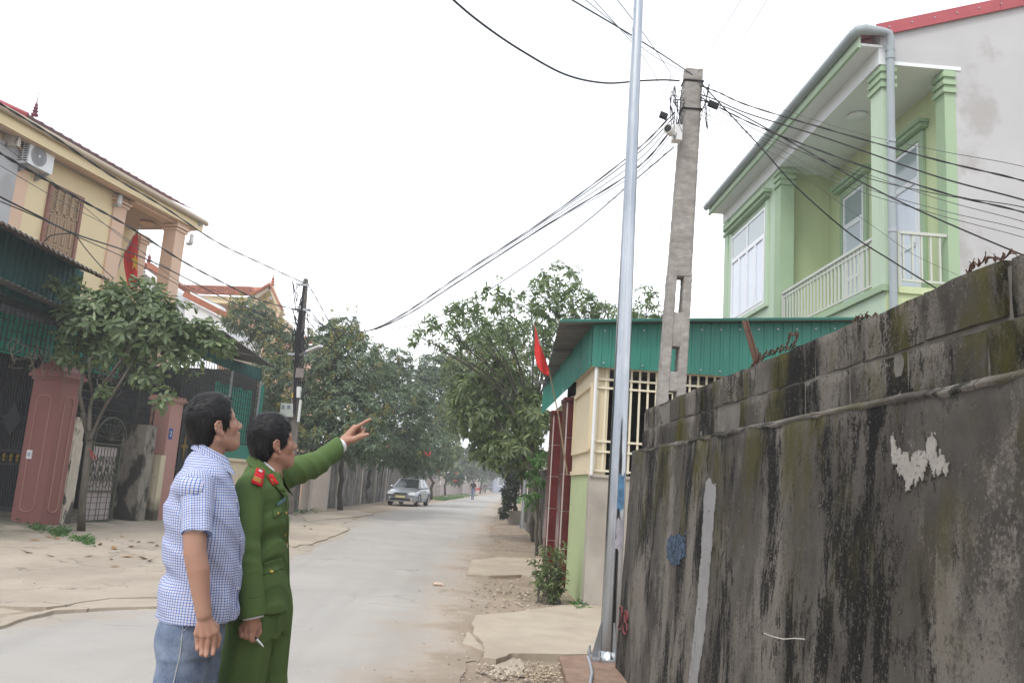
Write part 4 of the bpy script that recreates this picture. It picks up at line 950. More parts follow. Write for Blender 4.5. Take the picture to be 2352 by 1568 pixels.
m = MB(); m.sheet(rows); tag(m.build('tarpaulin', M['tarp'], None, 'all', fix=False), 'bright green tarpaulin hung behind the lattice over the arched gate', 'tarpaulin')
# lattice screen behind the tree, above the small gate
l2 = empty('lattice_screen', LF.p(2.4, -.5, 2.6), 'black brick patterned iron lattice behind the tree above the small gate', 'lattice')
for j in range(10):
    z = 2.0 + j * .165; m = MB(); m.bar(LF.p(.9, -.6, z), LF.p(d0 + .2, -.6, z), .02); m.build('rail', M['iron'], l2)
    for i in range(11): x = .95 + i * .3 + (.15 if j % 2 else 0); m = MB(); m.bar(LF.p(x, -.6, z), LF.p(x, -.6, z + .165), .018); m.build('bar', M['iron'], l2)
# dry creeper twigs hanging from the lattice
m = MB(); rr = random.Random(9)
for i in range(46):
    x = rr.uniform(-1.6, 1.6); P = [LF.p(x, .05, rr.uniform(3.2, 3.5))]
    for k in range(5): P.append(P[-1] + LF.a * rr.uniform(-.14, .14) + LF.n * rr.uniform(-.05, .07) + np.array([0, 0, rr.uniform(-.16, .04)]))
    m.tube(P, .006, 4)
tag(m.build('dry_creeper', pm('dry_twig', (.20, .17, .13), .9, .3, 20.), None, fix=False), 'tangle of dry creeper twigs hanging over the red granite pillar', 'creeper', kind='stuff')

# --- yellow house
YH = Frame((-9.3 - .62, 27.1 + .0), math.atan2(2.05, 7.6))
yh = empty('yellow_house', YH.p(-4, -3, 0), 'yellow two storey house with peach columns and red roof above the carport', 'house')
YB_ = lambda name, mat, *b, par=None: [None, MB().fbox(YH, *b)][1].build(name, M[mat], par or yh)
aP = YH.pix(262, 640)[0]                    # end of the main block
aQ = YH.pix(322, 640, -1.9)[0]
aC0, aC1 = YH.pix(384, 640, .42)[0], YH.pix(412, 640, .42)[0]
aPil = YH.pix(236, 620)[0]
ZE = 9.0
YB_('wall', 'yellowwall', -13, aP, -8, 0, 0, ZE)
YB_('wall', 'yellowwall', aP, aQ, -8, -1.9, 0, ZE)
YB_('pilaster', 'peach', aPil, aP + .02, -.3, .06, 0, ZE - .15)
YB_('pilaster', 'peach', aQ - .35, aQ + .04, -2.2, -1.84, 0, ZE - .15)
aL0, aL1 = YH.pix(2, 560)[0], YH.pix(31, 560)[0]
YB_('pilaster', 'peach', aL0, aL1 + .05, -.3, .06, 0, ZE - .2)
YB_('column', 'peach', aC1 - .5, aC1, -.02, .42, 0, ZE - .1)
for (a, b, n0, n1) in [(aC1 - .5, aC1, -.02, .42), (aPil, aP + .02, -.3, .06), (aQ - .35, aQ + .04, -2.2, -1.84), (aL0, aL1 + .05, -.3, .06)]:
    for z, e in ((ZE - .32, .05), (ZE - .22, .09), (ZE - .12, .05)): YB_('capital_band', 'peach', a - e, b + e, n0 - e, n1 + e, z, z + .07)
aG = YH.pix(470, 512, .62)[0]
YB_('soffit', 'ceilp', -13, aG - .15, -8, .52, ZE, ZE + .06)
YB_('fascia', 'yellowwall', -13, aG, .5, .58, ZE - .04, ZE + .27)
YB_('eave_moulding', 'peach', -13, aG - .2, .3, .5, ZE - .06, ZE - .005)
YB_('porch_beam', 'peach', aP, aC1 + .1, .02, .36, ZE - .12, ZE - .0)
zt = ZE + .30
m = MB(); m.tube([YH.p(-13, .66, zt), YH.p(aG, .66, zt - .02), YH.p(aG + .1, .62, zt - .02)], .085, 10); m.build('gutter_pipe', pm('tan_gutter', (.52, .42, .30), .5, .06, 3.), yh, True)
m = MB(); m.tube([YH.p(aG - .25, .66, zt - .08), YH.p(aG - .2, .4, zt - .3), YH.p(aG - .25, .2, zt - .35), YH.p(aG - .55, .3, zt - .42)], .05, 8); m.build('downpipe', M['greyplastic'], yh, True)
aRed = YH.pix(76, 275, .6)[0]
for k in range(14):
    rows = []
    for i in range(13): a = -11.9 + k * .98 + .98 * i / 12; h = .025 if i % 4 == 2 else 0; rows.append([YH.p(a, .7, zt + .15 + h), YH.p(a, -4, zt + 2.0 + h)])
    if -11.9 + k * .98 < aRed - 1 or -11.9 + k * .98 > aG - .9: continue
    m = MB(); m.sheet(rows); m.build('roof_sheet', M['redroof'], yh, fix=False)
# near gable end with its red verge, rising away from the street
m = MB(); m.prism([YH.p(aRed - .25, .66, zt + .22), YH.p(aRed - .25, .50, zt - .30), YH.p(aRed - .25, -4, zt + 1.5), YH.p(aRed - .25, -4, zt + 2.15)], YH.a * .06); m.build('verge_flashing', M['redroof'], yh)
m = MB(); m.prism([YH.p(aRed - .18, .45, ZE - .3), YH.p(aRed - .18, .45, zt - .3), YH.p(aRed - .18, -4, zt + 1.55), YH.p(aRed - .18, -4, ZE - .3)], YH.a * .1); m.build('gable_wall', M['wall_old'], yh)
YB_('side_pier', 'gable', -14, aL0, -.5, .1, 0, ZE - .2)
# wall lamps
for (u, v, n) in [(46, 350, .06), (264, 468, .06), (430, 557, .42)]:
    a, z = YH.pix(u, v, n); lm = empty('wall_lamp', YH.p(a, n, z), {46: 'white wall lamp beside the air conditioner on the yellow house', 264: 'white wall lamp on the pilaster beside the porch', 430: 'white wall lamp on the porch column of the yellow house'}[u], 'wall lamp', 'wall lamps of the yellow house')
    m = MB(); m.fbox(YH, a - .06, a + .06, n + .002, n + .16, z - .08, z - .02); m.build('bracket', M['zinc'], lm)
    m = MB(); m.lathe(YH.p(a, n + .14, z - .02), [(.07, 0), (.075, .02), (.06, .22), (.07, .26), (.03, .3)], 10); m.build('lamp_shade', M['whiteplastic'], lm, True)
# tall wooden door with louvred transom
d0_, d1_ = YH.pix(99, 500)[0], YH.pix(182, 500)[0]; zd = YH.pix(150, 436)[1]
dr = MB(); t = .09
for q in [(d0_, d0_ + t, .002, .08, 5.2, zd), (d1_ - t, d1_, .002, .08, 5.2, zd), (d0_ + t, d1_ - t, .002, .08, zd - t, zd)]: dr.fbox(YH, *q)
dr = dr.build('wooden_door', M['woodtrim'], yh); W = (d1_ - d0_ - 2 * t) / 4
zl = zd - .72
for k in range(4):
    a, b = d0_ + t + k * W, d0_ + t + (k + 1) * W
    s = MB(); s.fbox(YH, a + .006, b - .006, .004, .03, 5.2, zl - .03); s.build('leaf', M['wood'], dr)
    s = MB(); s.fbox(YH, a, a + .05, .004, .05, zl + .03, zd - t); s.fbox(YH, b - .05, b, .004, .05, zl + .03, zd - t); s.fbox(YH, a + .05, b - .05, .004, .05, zl - .02, zl + .04); s.build('louvre_frame', M['wood'], dr)
    for j in range(7):
        z = zl + .09 + j * .078; s = MB(); s.obox(YH.p((a + b) / 2, .03, z), YH.a * (W / 2 - .055), YH.n * .02 + np.array([0, 0, -.022]), np.array([0, 0, .006])); s.build('slat', M['wood'], dr)
    for (z0, z1) in [(zl - .78, zl - .12), (zl - 1.02, zl - .9), (zl - 2.35, zl - 1.16)]:
        s = MB(); s.fbox(YH, a + .09, b - .09, .03, .042, z0, z1); s.build('raised_panel', M['wood'], dr)
        s = MB(); s.tube([YH.p(x, .032, z) for x, z in [(a + .075, z0 - .015), (b - .075, z0 - .015), (b - .075, z1 + .015), (a + .075, z1 + .015), (a + .075, z0 - .015)]], .011, 4); s.build('panel_moulding', M['woodtrim'], dr)
YB_('ledge_bracket', 'peach', YH.pix(258, 650, -1.7)[0], YH.pix(275, 650, -1.7)[0], -1.9, -1.6, YH.pix(265, 668, -1.7)[1], YH.pix(265, 650, -1.7)[1])
m = MB(); m.lathe(YH.p((aP + aQ) / 2 + .3, -.8, ZE), [(.2, 0), (.25, -.05), (.2, -.09), (.02, -.1)], 16); m.build('ceiling_lamp', M['peach'], yh, True)
YB_('balcony_slab', 'yellowwall', aP, aC1 + .1, -1.9, .5, 5., 5.25)
# roof spire
def spire(base, h, lab, mat):
    s = empty('roof_spire', base, lab, 'spire', 'roof spires'); b = np.array(base, float)
    m = MB(); k = h / 1.5; m.lathe(b, [(r_ * k, z_ * k) for r_, z_ in [(.16, -.1), (.17, 0), (.09, .04), (.1, .1), (.15, .16), (.07, .22), (.12, .32), (.06, .4), (.09, .48), (.03, .6), (.015, .8), (.008, 1.5)]], 10); m.build('finial', mat, s, True)
q = at(80, 262, Y=21.5); spire(q, .80, 'purple brown turned spire on the red roof of the yellow house', pm('spire_maroon', (.16, .055, .08), .5, .1))
# air conditioner hung on the wall
c0a, z0a = YH.pix(92, 363, .35); ac = empty('air_conditioner', YH.p(c0a, 0, z0a), 'white outdoor air conditioner unit hung on the yellow wall above the door', 'air conditioner')
m = MB(); m.fbox(YH, c0a - .40, c0a + .40, .1, .40, z0a - .29, z0a + .29); m.build('housing', M['white'], ac)
m = MB(); m.fbox(YH, c0a - .41, c0a + .41, .09, .41, z0a + .288, z0a + .31); m.build('lid', M['white'], ac)
cf = YH.p(c0a - .1, .402, z0a)
m = MB(); m.lathe(cf, [(.245, -.01), (.25, .012), (.235, .02), (.225, .006), (0, .004)], 28, YH.n); m.build('fan_ring', pm('ac_grey', (.36, .36, .36), .6, .05), ac, True)
for k in range(14):
    t = 2 * math.pi * k / 14; d = YH.a * math.cos(t) + np.array([0, 0, math.sin(t)]); e = YH.a * math.cos(t + .35) + np.array([0, 0, math.sin(t + .35)])
    m = MB(); m.tube([cf + YH.n * .024 + d * .03, cf + YH.n * .03 + d * .12, cf + YH.n * .022 + e * .225], .006, 4); m.build('guard_wire', M['zinc'], ac)
for rr_ in (.08, .13, .18): m = MB(); m.tube([cf + YH.n * .03 + (YH.a * math.cos(t) + np.array([0, 0, math.sin(t)])) * rr_ for t in np.linspace(0, 2 * math.pi, 21)], .005, 4); m.build('guard_ring', M['zinc'], ac)
m = MB(); m.lathe(cf, [(.035, .02), (.03, .034), (0, .036)], 12, YH.n); m.build('fan_hub', M['white'], ac)
for j in range(9):
    z = z0a - .23 + j * .058
    for n_ in (.15, .3): m = MB(); m.fbox(YH, c0a - .404, c0a - .398, n_ - .055, n_ + .055, z, z + .028); m.build('side_vent', M['iron'], ac)
for a in (c0a - .3, c0a + .3): m = MB(); m.prism([YH.p(a - .015, .0, z0a - .3), YH.p(a - .015, .42, z0a - .3), YH.p(a - .015, .42, z0a - .33), YH.p(a - .015, .03, z0a - .5), YH.p(a - .015, .0, z0a - .5)], YH.a * .03); m.build('bracket', M['zinc'], ac)
m = MB(); m.tube([YH.p(c0a + .42, .2, z0a + .02), YH.p(c0a + .5, .1, z0a), YH.p(c0a + .5, .02, z0a)], .02, 6); m.build('pipe', M['whiteplastic'], ac, True)
# national flag hanging on the balcony
fg = empty('flag', YH.p(aQ, -.5, 6.5), 'red flag with yellow star hanging beside the porch of the yellow house', 'flag')
m = MB(); pa, pb = YH.p(YH.pix(268, 645, .2)[0], .2, YH.pix(268, 645, .2)[1]), None
YF_ = 25.6
m.tube([at(262, 640, Y=YF_), at(283, 585, Y=YF_), at(322, 520, Y=YF_)], .018, 6); m.build('stick', M['zinc'], fg, True)
cl_ = [[(317, 530), (313, 532), (309, 537), (304, 545), (299, 553)], [(317, 548), (311, 550), (304, 553), (298, 562), (291, 568)], [(316.5, 570), (309, 572), (300, 574), (291, 580), (283, 586)], [(316, 592), (309, 594), (299, 596), (291, 600), (284, 604)], [(316, 615), (309, 617), (300, 619), (293, 622), (287, 626)], [(316, 638), (309, 640), (302, 641), (296, 642), (291, 644)], [(315, 662), (309, 663), (303, 663), (298, 662), (294, 661)]]
def flagpt(i, j): u, v = cl_[i][j]; return at(u, v, Y=YF_ + .07 * math.sin(j * 2.3 + i * .5))
m = MB(); m.sheet([[flagpt(i, j) for j in range(5)] for i in range(7)]); o = m.build('cloth', M['red'], fg, 'all', fix=False); md = o.modifiers.new('s', 'SUBSURF'); md.levels = md.render_levels = 2
P = [at(308 + 2 + 11 * r * math.sin(k * math.pi / 5 + .15) * .8, 602 - 22 * r * math.cos(k * math.pi / 5 + .15), Y=YF_ - .09) for k, r in [(k, 1 if k % 2 == 0 else .42) for k in range(10)]]
m = MB(); m.prism(P, (0, .01, 0)); m.build('star', M['yellow'], fg)

# --- second shed with green fascia and tarpaulin, behind the men
S2 = Frame(LF.p(8.0, .25, 0)[:2], R(11))
s2 = empty('shed', S2.p(1, -2, 0), 'green fascia shed with dark grille standing beyond the pink pillar', 'shed')
aA, aB = e1 + .12 - 8.0, S2.pix(600, 860)[0]
zF0, zF1 = S2.pix(599, 845)[1], S2.pix(599, 876)[1]
ztL, zbL = S2.pix(472, 806)[1], S2.pix(472, 827)[1]
aM = S2.pix(472, 820)[0]
lerp2 = lambda z0, z1: (lambda x: z0 + (z1 - z0) * (x - aM) / (aB - aM))
aF = S2.pix(428, 820)[0]
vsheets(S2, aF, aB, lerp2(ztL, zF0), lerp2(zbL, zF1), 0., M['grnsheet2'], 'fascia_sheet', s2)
x = aF
while x < aA:
    m = MB(); m.bar(S2.p(x, 0, 2.95), S2.p(x, 0, lerp2(zbL, zF1)(x)), .016); m.build('bar', M['iron'], s2); x += .14
for z in (3.05, 3.25, 3.45, 3.65, 3.85): m = MB(); m.bar(S2.p(aF, .01, z), S2.p(aA, .01, z), .014); m.build('rail', M['iron'], s2)
zE0, zE1 = S2.pix(546, 797, .6)[1], S2.pix(632, 842, .9)[1]; aE0, aE1 = S2.pix(546, 797, .6)[0], S2.pix(632, 842, .9)[0]
ribs(S2, aF, aE1, zE0 - (zE1 - zE0) / (aE1 - aE0) * (aE0 - aF), zE1, .85, -4, .7, M['undersheet'], 'roof_sheet', s2, .12, .018)
nbar = 0; x = aA
zlow = S2.pix(560, 1019)[1]
while x < aB:
    m = MB(); m.bar(S2.p(x, 0, zlow), S2.p(x, 0, lerp2(zbL, zF1)(x)), .016); m.build('bar', M['iron'], s2); x += .14; nbar += 1
for j in range(13):
    z = zlow + (zF1 - zlow + .05) * j / 12; m = MB(); m.bar(S2.p(aA, .01, z), S2.p(aB, .01, z), .014); m.build('rail', M['iron'], s2)
for a in (aB, S2.pix(527, 900)[0]): m = MB(); m.bar(S2.p(a, .02, .9), S2.p(a, .02, lerp2(zbL, zF1)(a)), .05); m.build('post', M['zinc'], s2)
m = MB(); m.bar(S2.p(aB + .12, .02, 0), S2.p(aB + .12, .02, zF1 - .1), .1); m.build('green_post', M['tarp'], s2)
m = MB(); m.fbox(S2, aA, aB, -.05, -.03, zlow - .42, zlow - .02); m.build('lower_sheet', M['grnsheet'], s2)
m = MB(); m.fbox(S2, aA, aB + .1, -.1, .05, zlow - .50, zlow - .42); m.build('sill', M['cream'], s2)
vsheets(S2, aA, aB, lambda x: zlow - .5, lambda x: 0, -.03, M['cream'], 'wall_sheet', s2)
m = MB(); m.fbox(S2, aA - .1, aA, -4, -2.2, 0, zF0); m.fbox(S2, aF - 4, aB, -4.1, -4, 0, zF0 + 1.3); m.fbox(S2, aB + .25, aB + .35, -4, -.25, 0, zF0 - .05); tag(m.build('shaded_back_wall', M['dark'], s2), kind='stuff')  # dark backing added so the space behind the grille looks shaded
ztp = S2.pix(560, 894, -.2)[1]
rows = [[S2.p(aA + (aB - .1 - aA) * i / 24, -.14 + .04 * math.sin(i * 1.3) + .02 * math.sin(j * 2), zlow + (ztp - zlow + .03 * math.sin(i * .9)) * j / 6) for j in range(7)] for i in range(25)]
m = MB(); m.sheet(rows); tag(m.build('tarpaulin', M['tarp'], None, 'all', fix=False), 'green tarpaulin hung behind the grille of the shed past the pink pillar', 'tarpaulin')

# --- white gabled house and tiled house behind the trees
def tiles(par, p00, p10, p01, nu, nv, mat=None):   # small clay tiles laid in rows; p00-p10 along the eave, p00-p01 up the slope
    p00, p10, p01 = (np.array(p, float) for p in (p00, p10, p01)); u = (p10 - p00) / nu; v = (p01 - p00) / nv; nn = nrm(np.cross(u, v)); nn = nn if nn[2] > 0 else -nn
    m = MB()
    for j in range(nv):
        for i in range(nu):
            b = p00 + u * (i + .02) + v * j + nn * .02; a = u * .96; c = v * 1.15
            m.add([b + nn * .05, b + a * .5 + nn * .085, b + a + nn * .05, b + c, b + c + a * .5 + nn * .035, b + c + a, b, b + a], [(0, 1, 4, 3), (1, 2, 5, 4), (0, 6, 7, 2)])
    return tag(m.build('roof_tiles', mat or M['tileorange'], par, fix=False), kind='stuff')
tileface = lambda par, a, b, c, d: [None, MB().add([a, b, c, d], [(0, 1, 2, 3)])][1].build('roof_deck', M['tileorange'], par, fix=False)
wh = empty('white_house', at(340, 640, Y=40), 'white gabled house with orange tile verge peeping behind the porch', 'house')
Y0 = 40.; g0, g1, g2 = at(340, 614, Y=Y0), at(300, 636, Y=Y0), at(385, 648, Y=Y0)
m = MB(); m.prism([g0, at(290, 645, Y=Y0), at(290, 760, Y=Y0), at(400, 760, Y=Y0), at(400, 660, Y=Y0)], (0, 8, 0)); m.build('wall', M['white'], wh)
for q in (g1, g2):
    m = MB(); m.bar(g0 + [0, -.1, .1], q + (q - g0) * .3 + [0, -.1, .1], .35, .22); m.build('verge_tiles', M['tileorange'], wh)
    m = MB(); m.bar(g0 + [0, -.25, -.25], q + (q - g0) * .3 + [0, -.25, -.25], .2, .22); m.build('bargeboard', M['white'], wh)
m = MB(); m.bar(g0 + [0, 0, .15], g0 + [0, 8, .15], .3, .15); m.build('ridge', M['tileorange'], wh)
spire(at(340, 613, Y=Y0), 1.5, 'small dark red spire on the gable of the white house', pm('spire_red', (.22, .05, .05), .5, .1))
h0, h1 = at(425, 676, Y=37.), at(525, 727, Y=37.)
m = MB(); m.prism([h0 + [0, 0, -.2], h1 + [0, 0, -.2], at(525, 800, Y=37.), at(425, 800, Y=37.)], (0, 6, 0)); m.build('wall', M['white'], wh)
m = MB(); m.bar(h0, h1, .4, .25); m.build('verge_tiles', M['tileorange'], wh)
m = MB(); m.prism([at(437, 668, Y=41.), at(505, 700, Y=41.), at(505, 760, Y=41.), at(437, 760, Y=41.)], (0, 1, 0)); m.build('upper_wall', M['white'], wh)
th = empty('tiled_house', at(560, 700, Y=46), 'cream house with orange tiled roof and pedimented gable behind the mango trees', 'house')
Y1 = 46.; rA, rB = at(418, 654, Y=Y1 + 3), at(626, 660, Y=Y1 + 3); eA, eB = at(414, 674, Y=Y1), at(588, 680, Y=Y1)
tileface(th, eA, eB, rB, rA)
tiles(th, eA, eB, rA, 26, 7)
ap, gl, grr = at(626, 663, Y=Y1 - .6), at(585, 687, Y=Y1 - .6), at(653, 722, Y=Y1 - .6)
tb = at(642, 736, Y=Y1 - .6)
m = MB(); m.prism([ap, gl, at(588, 694, Y=Y1 - .6), at(640, 728, Y=Y1 - .6), at(648, 722, Y=Y1 - .6)], (0, .2, 0)); m.build('pediment', M['yellowwall'], th)
for q in (gl, grr): m = MB(); m.bar(ap + [0, -.3, 0], q + [0, -.3, -.1], .45, .25); m.build('raking_cornice', M['cream'], th)
m = MB(); m.bar(at(583, 690, Y=Y1 - .9), at(640, 730, Y=Y1 - .9), .4, .45); m.build('base_cornice', M['peach'], th)
for q0, q1 in ((ap, grr), (ap, gl)):
    for k in range(9):
        p = q0 + (q1 - q0) * (k + .5) / 9; m = MB(); m.obox(p + [0, -.4, .12], nrm(q1 - q0) * np.linalg.norm(q1 - q0) / 19, (0, .35, 0), (0, 0, .07)); m.build('tile', M['tileorange'], th)
m = MB(); m.prism([at(618, 676, Y=Y1 - .75), at(622, 672, Y=Y1 - .75), at(627, 678, Y=Y1 - .75), at(626, 690, Y=Y1 - .75), at(619, 686, Y=Y1 - .75)], (0, .1, 0)); m.build('niche', M['white'], th)
m = MB(); m.prism([at(414, 676, Y=Y1 + .2), at(588, 684, Y=Y1 + .2), at(588, 700, Y=Y1 + .2), at(414, 690, Y=Y1 + .2)], (0, .3, 0)); m.build('fascia', M['yellowwall'], th)
m = MB(); m.prism([at(500, 690, Y=Y1 + 1.2), at(640, 720, Y=Y1 + 1.2), at(640, 900, Y=Y1 + 1.2), at(500, 900, Y=Y1 + 1.2)], (0, 4, 0)); m.build('wall', M['peach'], th)
c_ = at(632, 732, Y=Y1 - .5); m = MB(); m.lathe((c_[0], c_[1], 0), [(.34, 0), (.32, c_[2] - .3), (.42, c_[2] - .15), (.42, c_[2])], 14); m.build('column', M['yellowwall'], th, True)
spire(at(625, 660, Y=Y1 - .4), 1.5, 'small orange spire on the pediment of the tiled house', M['tileorange'])
lr = empty('low_tiled_roof', at(660, 770, Y=44), 'low red tiled roof strip behind the left utility pole', 'roof')
p0, p1, p2 = at(632, 784, Y=42.), at(735, 784, Y=42.), at(632, 768, Y=44.5)
p1[2] = p0[2]; tileface(lr, p0, p1, p1 + (p2 - p0), p2); tiles(lr, p0, p1, p2, 22, 6); m = MB(); m.box(p0[0], p1[0], 42.3, 44.5, 0, p0[2]); m.build('wall', M['peach'], lr)
# ================================================================ vegetation
def leaf_mat(name, c1, c2, rough=.5, spec=.35, trans=.18):
    g = NG(name); gm = g.N.new('ShaderNodeNewGeometry'); r = gm.outputs['Random Per Island']
    c = g.ramp(r, (0., tuple(x * .62 for x in c1)), (.55, c1), (1., c2))
    g.col(c).set(Roughness=rough); g.b.inputs['Specular IOR Level'].default_value = spec
    tr = g.N.new('ShaderNodeBsdfTranslucent'); g.L.new(g.mix(1., c, (1.1, 1.25, .6), 'MULTIPLY'), tr.inputs[0])
    ms = g.N.new('ShaderNodeMixShader'); ms.inputs[0].default_value = trans; g.L.new(g.b.outputs[0], ms.inputs[1]); g.L.new(tr.outputs[0], ms.inputs[2])
    g.L.new(ms.outputs[0], g.N['Material Output'].inputs[0]); return g.m
M['mango'] = leaf_mat('mango_leaf', (.10, .155, .085), (.20, .25, .13), trans=.22)
M['mango2'] = leaf_mat('olive_leaf', (.15, .205, .09), (.26, .31, .13), trans=.28)
M['loose'] = leaf_mat('light_leaf', (.155, .22, .105), (.26, .32, .16), trans=.35)
M['broad'] = leaf_mat('broad_leaf', (.145, .20, .10), (.28, .34, .18), .42, .4, .28)
M['darkleaf'] = leaf_mat('dark_leaf', (.022, .038, .022), (.045, .065, .032))
M['farleaf'] = leaf_mat('far_leaf', (.10, .14, .08), (.17, .2, .10))
M['bright'] = leaf_mat('fresh_leaf', (.09, .20, .06), (.15, .28, .08), trans=.3)
M['shrubleaf'] = leaf_mat('shrub_leaf', (.14, .19, .085), (.26, .31, .15), trans=.3)
M['blossom'] = leaf_mat('mango_blossom', (.30, .275, .10), (.42, .38, .16), .8, .1)
M['bark'] = pm('bark', (.13, .115, .095), .95, .35, 9., .6, 30., stretch=(1, 1, .3), second=(.09, .085, .06), amt=.5)
M['barkdark'] = pm('dark_bark', (.07, .058, .047), .95, .35, 9., .6, 30., stretch=(1, 1, .3))
def unit(a): return a / (np.linalg.norm(a, axis=-1, keepdims=True) + 1e-9)
def leaf_cloud(name, C, D, per, Ln, Wd, droop, mat, parent=None, folded=False, spread=(50, 105), kind=None, shape='lance'):
    """whorls of leaves: C centres, D axis directions"""
    K = len(C); n = K * per
    c = np.repeat(C, per, 0); d = unit(np.repeat(D, per, 0))
    ref = np.where(np.abs(d[:, 2:3]) < .9, np.array([[0, 0, 1.]]), np.array([[1., 0, 0]]))
    x = unit(np.cross(d, ref)); y = np.cross(d, x)
    ph = np.tile(np.arange(per) * 2.4, K) + np.repeat(rng.uniform(0, 6.3, K), per) + rng.normal(0, .25, n)
    el = np.radians(rng.uniform(spread[0], spread[1], n))
    ax = d * np.cos(el)[:, None] + (x * np.cos(ph)[:, None] + y * np.sin(ph)[:, None]) * np.sin(el)[:, None]
    ax[:, 2] -= droop * rng.uniform(.4, 1.3, n); ax = unit(ax)
    L_ = Ln * rng.uniform(.5, 1.3, n)[:, None]; W_ = Wd * rng.uniform(.75, 1.2, n)[:, None]
    side = unit(np.cross(ax, d + rng.normal(0, .35, (n, 3)))); up = np.cross(side, ax)
    base = c + d * rng.uniform(-.25, .1, n)[:, None] * Ln
    sag = np.zeros((n, 3)); sag[:, 2] = -droop * .28 * L_[:, 0]
    if folded:
        m1, m2 = (.35, .72) if shape == 'lance' else (.42, .78); w1, w2 = (1., .75) if shape == 'lance' else (.62, 1.)
        fold = up * W_ * .22
        P = np.stack([base, base + ax * L_ * m1 + side * W_ * w1 * .5 + fold * w1, base + ax * L_ * m2 + side * W_ * w2 * .5 + sag * .5 + fold * w2, base + ax * L_ + sag,
                      base + ax * L_ * m2 - side * W_ * w2 * .5 + sag * .5 + fold * w2, base + ax * L_ * m1 - side * W_ * w1 * .5 + fold * w1, base + ax * L_ * .55 + sag * .3], 1)
        f = np.array([[0, 1, 6, 5], [1, 2, 3, 6], [6, 3, 4, 5]])
    else:
        P = np.stack([base, base + ax * L_ * .45 + side * W_ * .5 + up * W_ * .15, base + ax * L_ + sag, base + ax * L_ * .45 - side * W_ * .5 + up * W_ * .15], 1)
        f = np.array([[0, 1, 2, 3]])
    nv = P.shape[1]; F_ = (f[None] + (np.arange(n) * nv)[:, None, None]).reshape(-1, 4)
    me = np_mesh(name, P.reshape(-1, 3), F_); o = link(name, me, mat, parent)
    if kind: tag(o, kind=kind)
    return o
def sample_blob(c, r, dens, inner=.35):
    r = np.array(r); area = 4 * math.pi * ((r[0] * r[1]) ** 1.6 / 3 + (r[0] * r[2]) ** 1.6 / 3 + (r[1] * r[2]) ** 1.6 / 3) ** (1 / 1.6)
    n = max(6, int(area * dens)); v = unit(rng.normal(0, 1, (n, 3)))
    s = 1 - .45 * rng.random(n) ** 2.2
    lump = 1 + .16 * np.sin(v[:, 0] * 5 + c[0] * 3) * np.sin(v[:, 1] * 4 + c[1]) + .12 * np.sin(v[:, 2] * 7 + c[0])
    return np.array(c) + v * r * (s * lump)[:, None], unit(v / r + np.array([0, 0, .25]))
def blob_px(Y, u, v, ru, rv, depth=None):
    c = at(u, v, Y=Y); s = np.linalg.norm(c - EYE) / FPX * .98
    return c, (ru * s, (depth or .85) * (ru + rv) / 2 * s, rv * s)
def limb(m, p, q, r0, r1, wob=.12, n=7):
    p, q = np.array(p, float), np.array(q, float); d = q - p; Ld = np.linalg.norm(d); P = []
    for i in range(n):
        t = i / (n - 1); o = np.array([mnoise.noise(Vector((p[0] + i * .7, q[1], 1.))), mnoise.noise(Vector((p[1], i * .7, q[0]))), 0]) * wob * Ld * math.sin(math.pi * t)
        P.append(p + d * t + o + np.array([0, 0, .1 * Ld * math.sin(math.pi * t) * (.5 if abs(d[2]) < Ld * .8 else 0)]))
    m.tube(P, [r0 + (r1 - r0) * (i / (n - 1)) ** .8 for i in range(n)], 7); return P
def tree(name, Y, blobs, base, lab, mat, per=9, Ln=.22, Wd=.055, dens=18., droop=.55, trunk_r=.12, group=None, bark='barkdark', blossoms=None, fork=.45, depth=None, folded=False, gaps=None):
    base = np.array(base, float); r = empty(name, base, lab, 'tree', group)
    B = [blob_px(b[0] if len(b) > 5 else Y, *(b[1:] if len(b) > 5 else b)[:4], depth) if len(b) != 5 else blob_px(b[0], *b[1:], depth) for b in blobs]
    m = MB(); ctr = np.mean([c for c, _ in B], 0); fk = base + (ctr - base) * np.array([fork * .5, fork * .5, fork]); fk[2] = base[2] + (ctr[2] - base[2]) * fork
    limb(m, base - [0, 0, .1], fk, trunk_r, trunk_r * .7, .08)
    for c, rr in B:
        P = limb(m, fk, c, trunk_r * .38, trunk_r * .12, .1)
        for k in range(4):
            e = c + unit(rng.normal(0, 1, 3)) * np.array(rr) * .75; limb(m, P[3 + k % 3], e, trunk_r * .12, trunk_r * .04, .12, 5)
    m.build('trunk', M[bark], r, 'all', fix=False)
    Cs, Ds = zip(*[sample_blob(c, rr, dens) for c, rr in B]); C = np.concatenate(Cs); D = np.concatenate(Ds)
    leaf_cloud('crown', C, D, per, Ln, Wd, droop, M[mat], r, folded)
    if blossoms:
        nb, sz = blossoms; i = rng.permutation(len(C)); i = i[D[i][:, 2] > -.1]; i = i[D[i][:, 1] < .35][:nb]; P_ = []; Q_ = []
        for c, d in zip(C[i], D[i]):
            up = unit(d * .6 + np.array([0, 0, .9])); c = c + d * .12
            for k in range(14):
                t = k / 13; P_.append(c + up * sz * t + rng.normal(0, 1, 3) * sz * .3 * (1 - t * .75)); Q_.append(up)
        leaf_cloud('blossom', np.array(P_), np.array(Q_), 4, sz * .3, sz * .16, 0., M['blossom'], r, kind='stuff', spread=(20, 110))
    return r
G = 'mango trees along the left of the street'
tree('mango_tree', 34, [(34, 575, 735, 62, 48), (34, 640, 800, 55, 60), (33, 630, 880, 55, 70), (33, 600, 950, 45, 60), (34, 655, 960, 40, 60)], (-7.9, 34.5, 0), 'mango tree dotted with yellow blossom between the green shed and the left utility pole', 'mango', group=G, blossoms=(70, .26), dens=25)
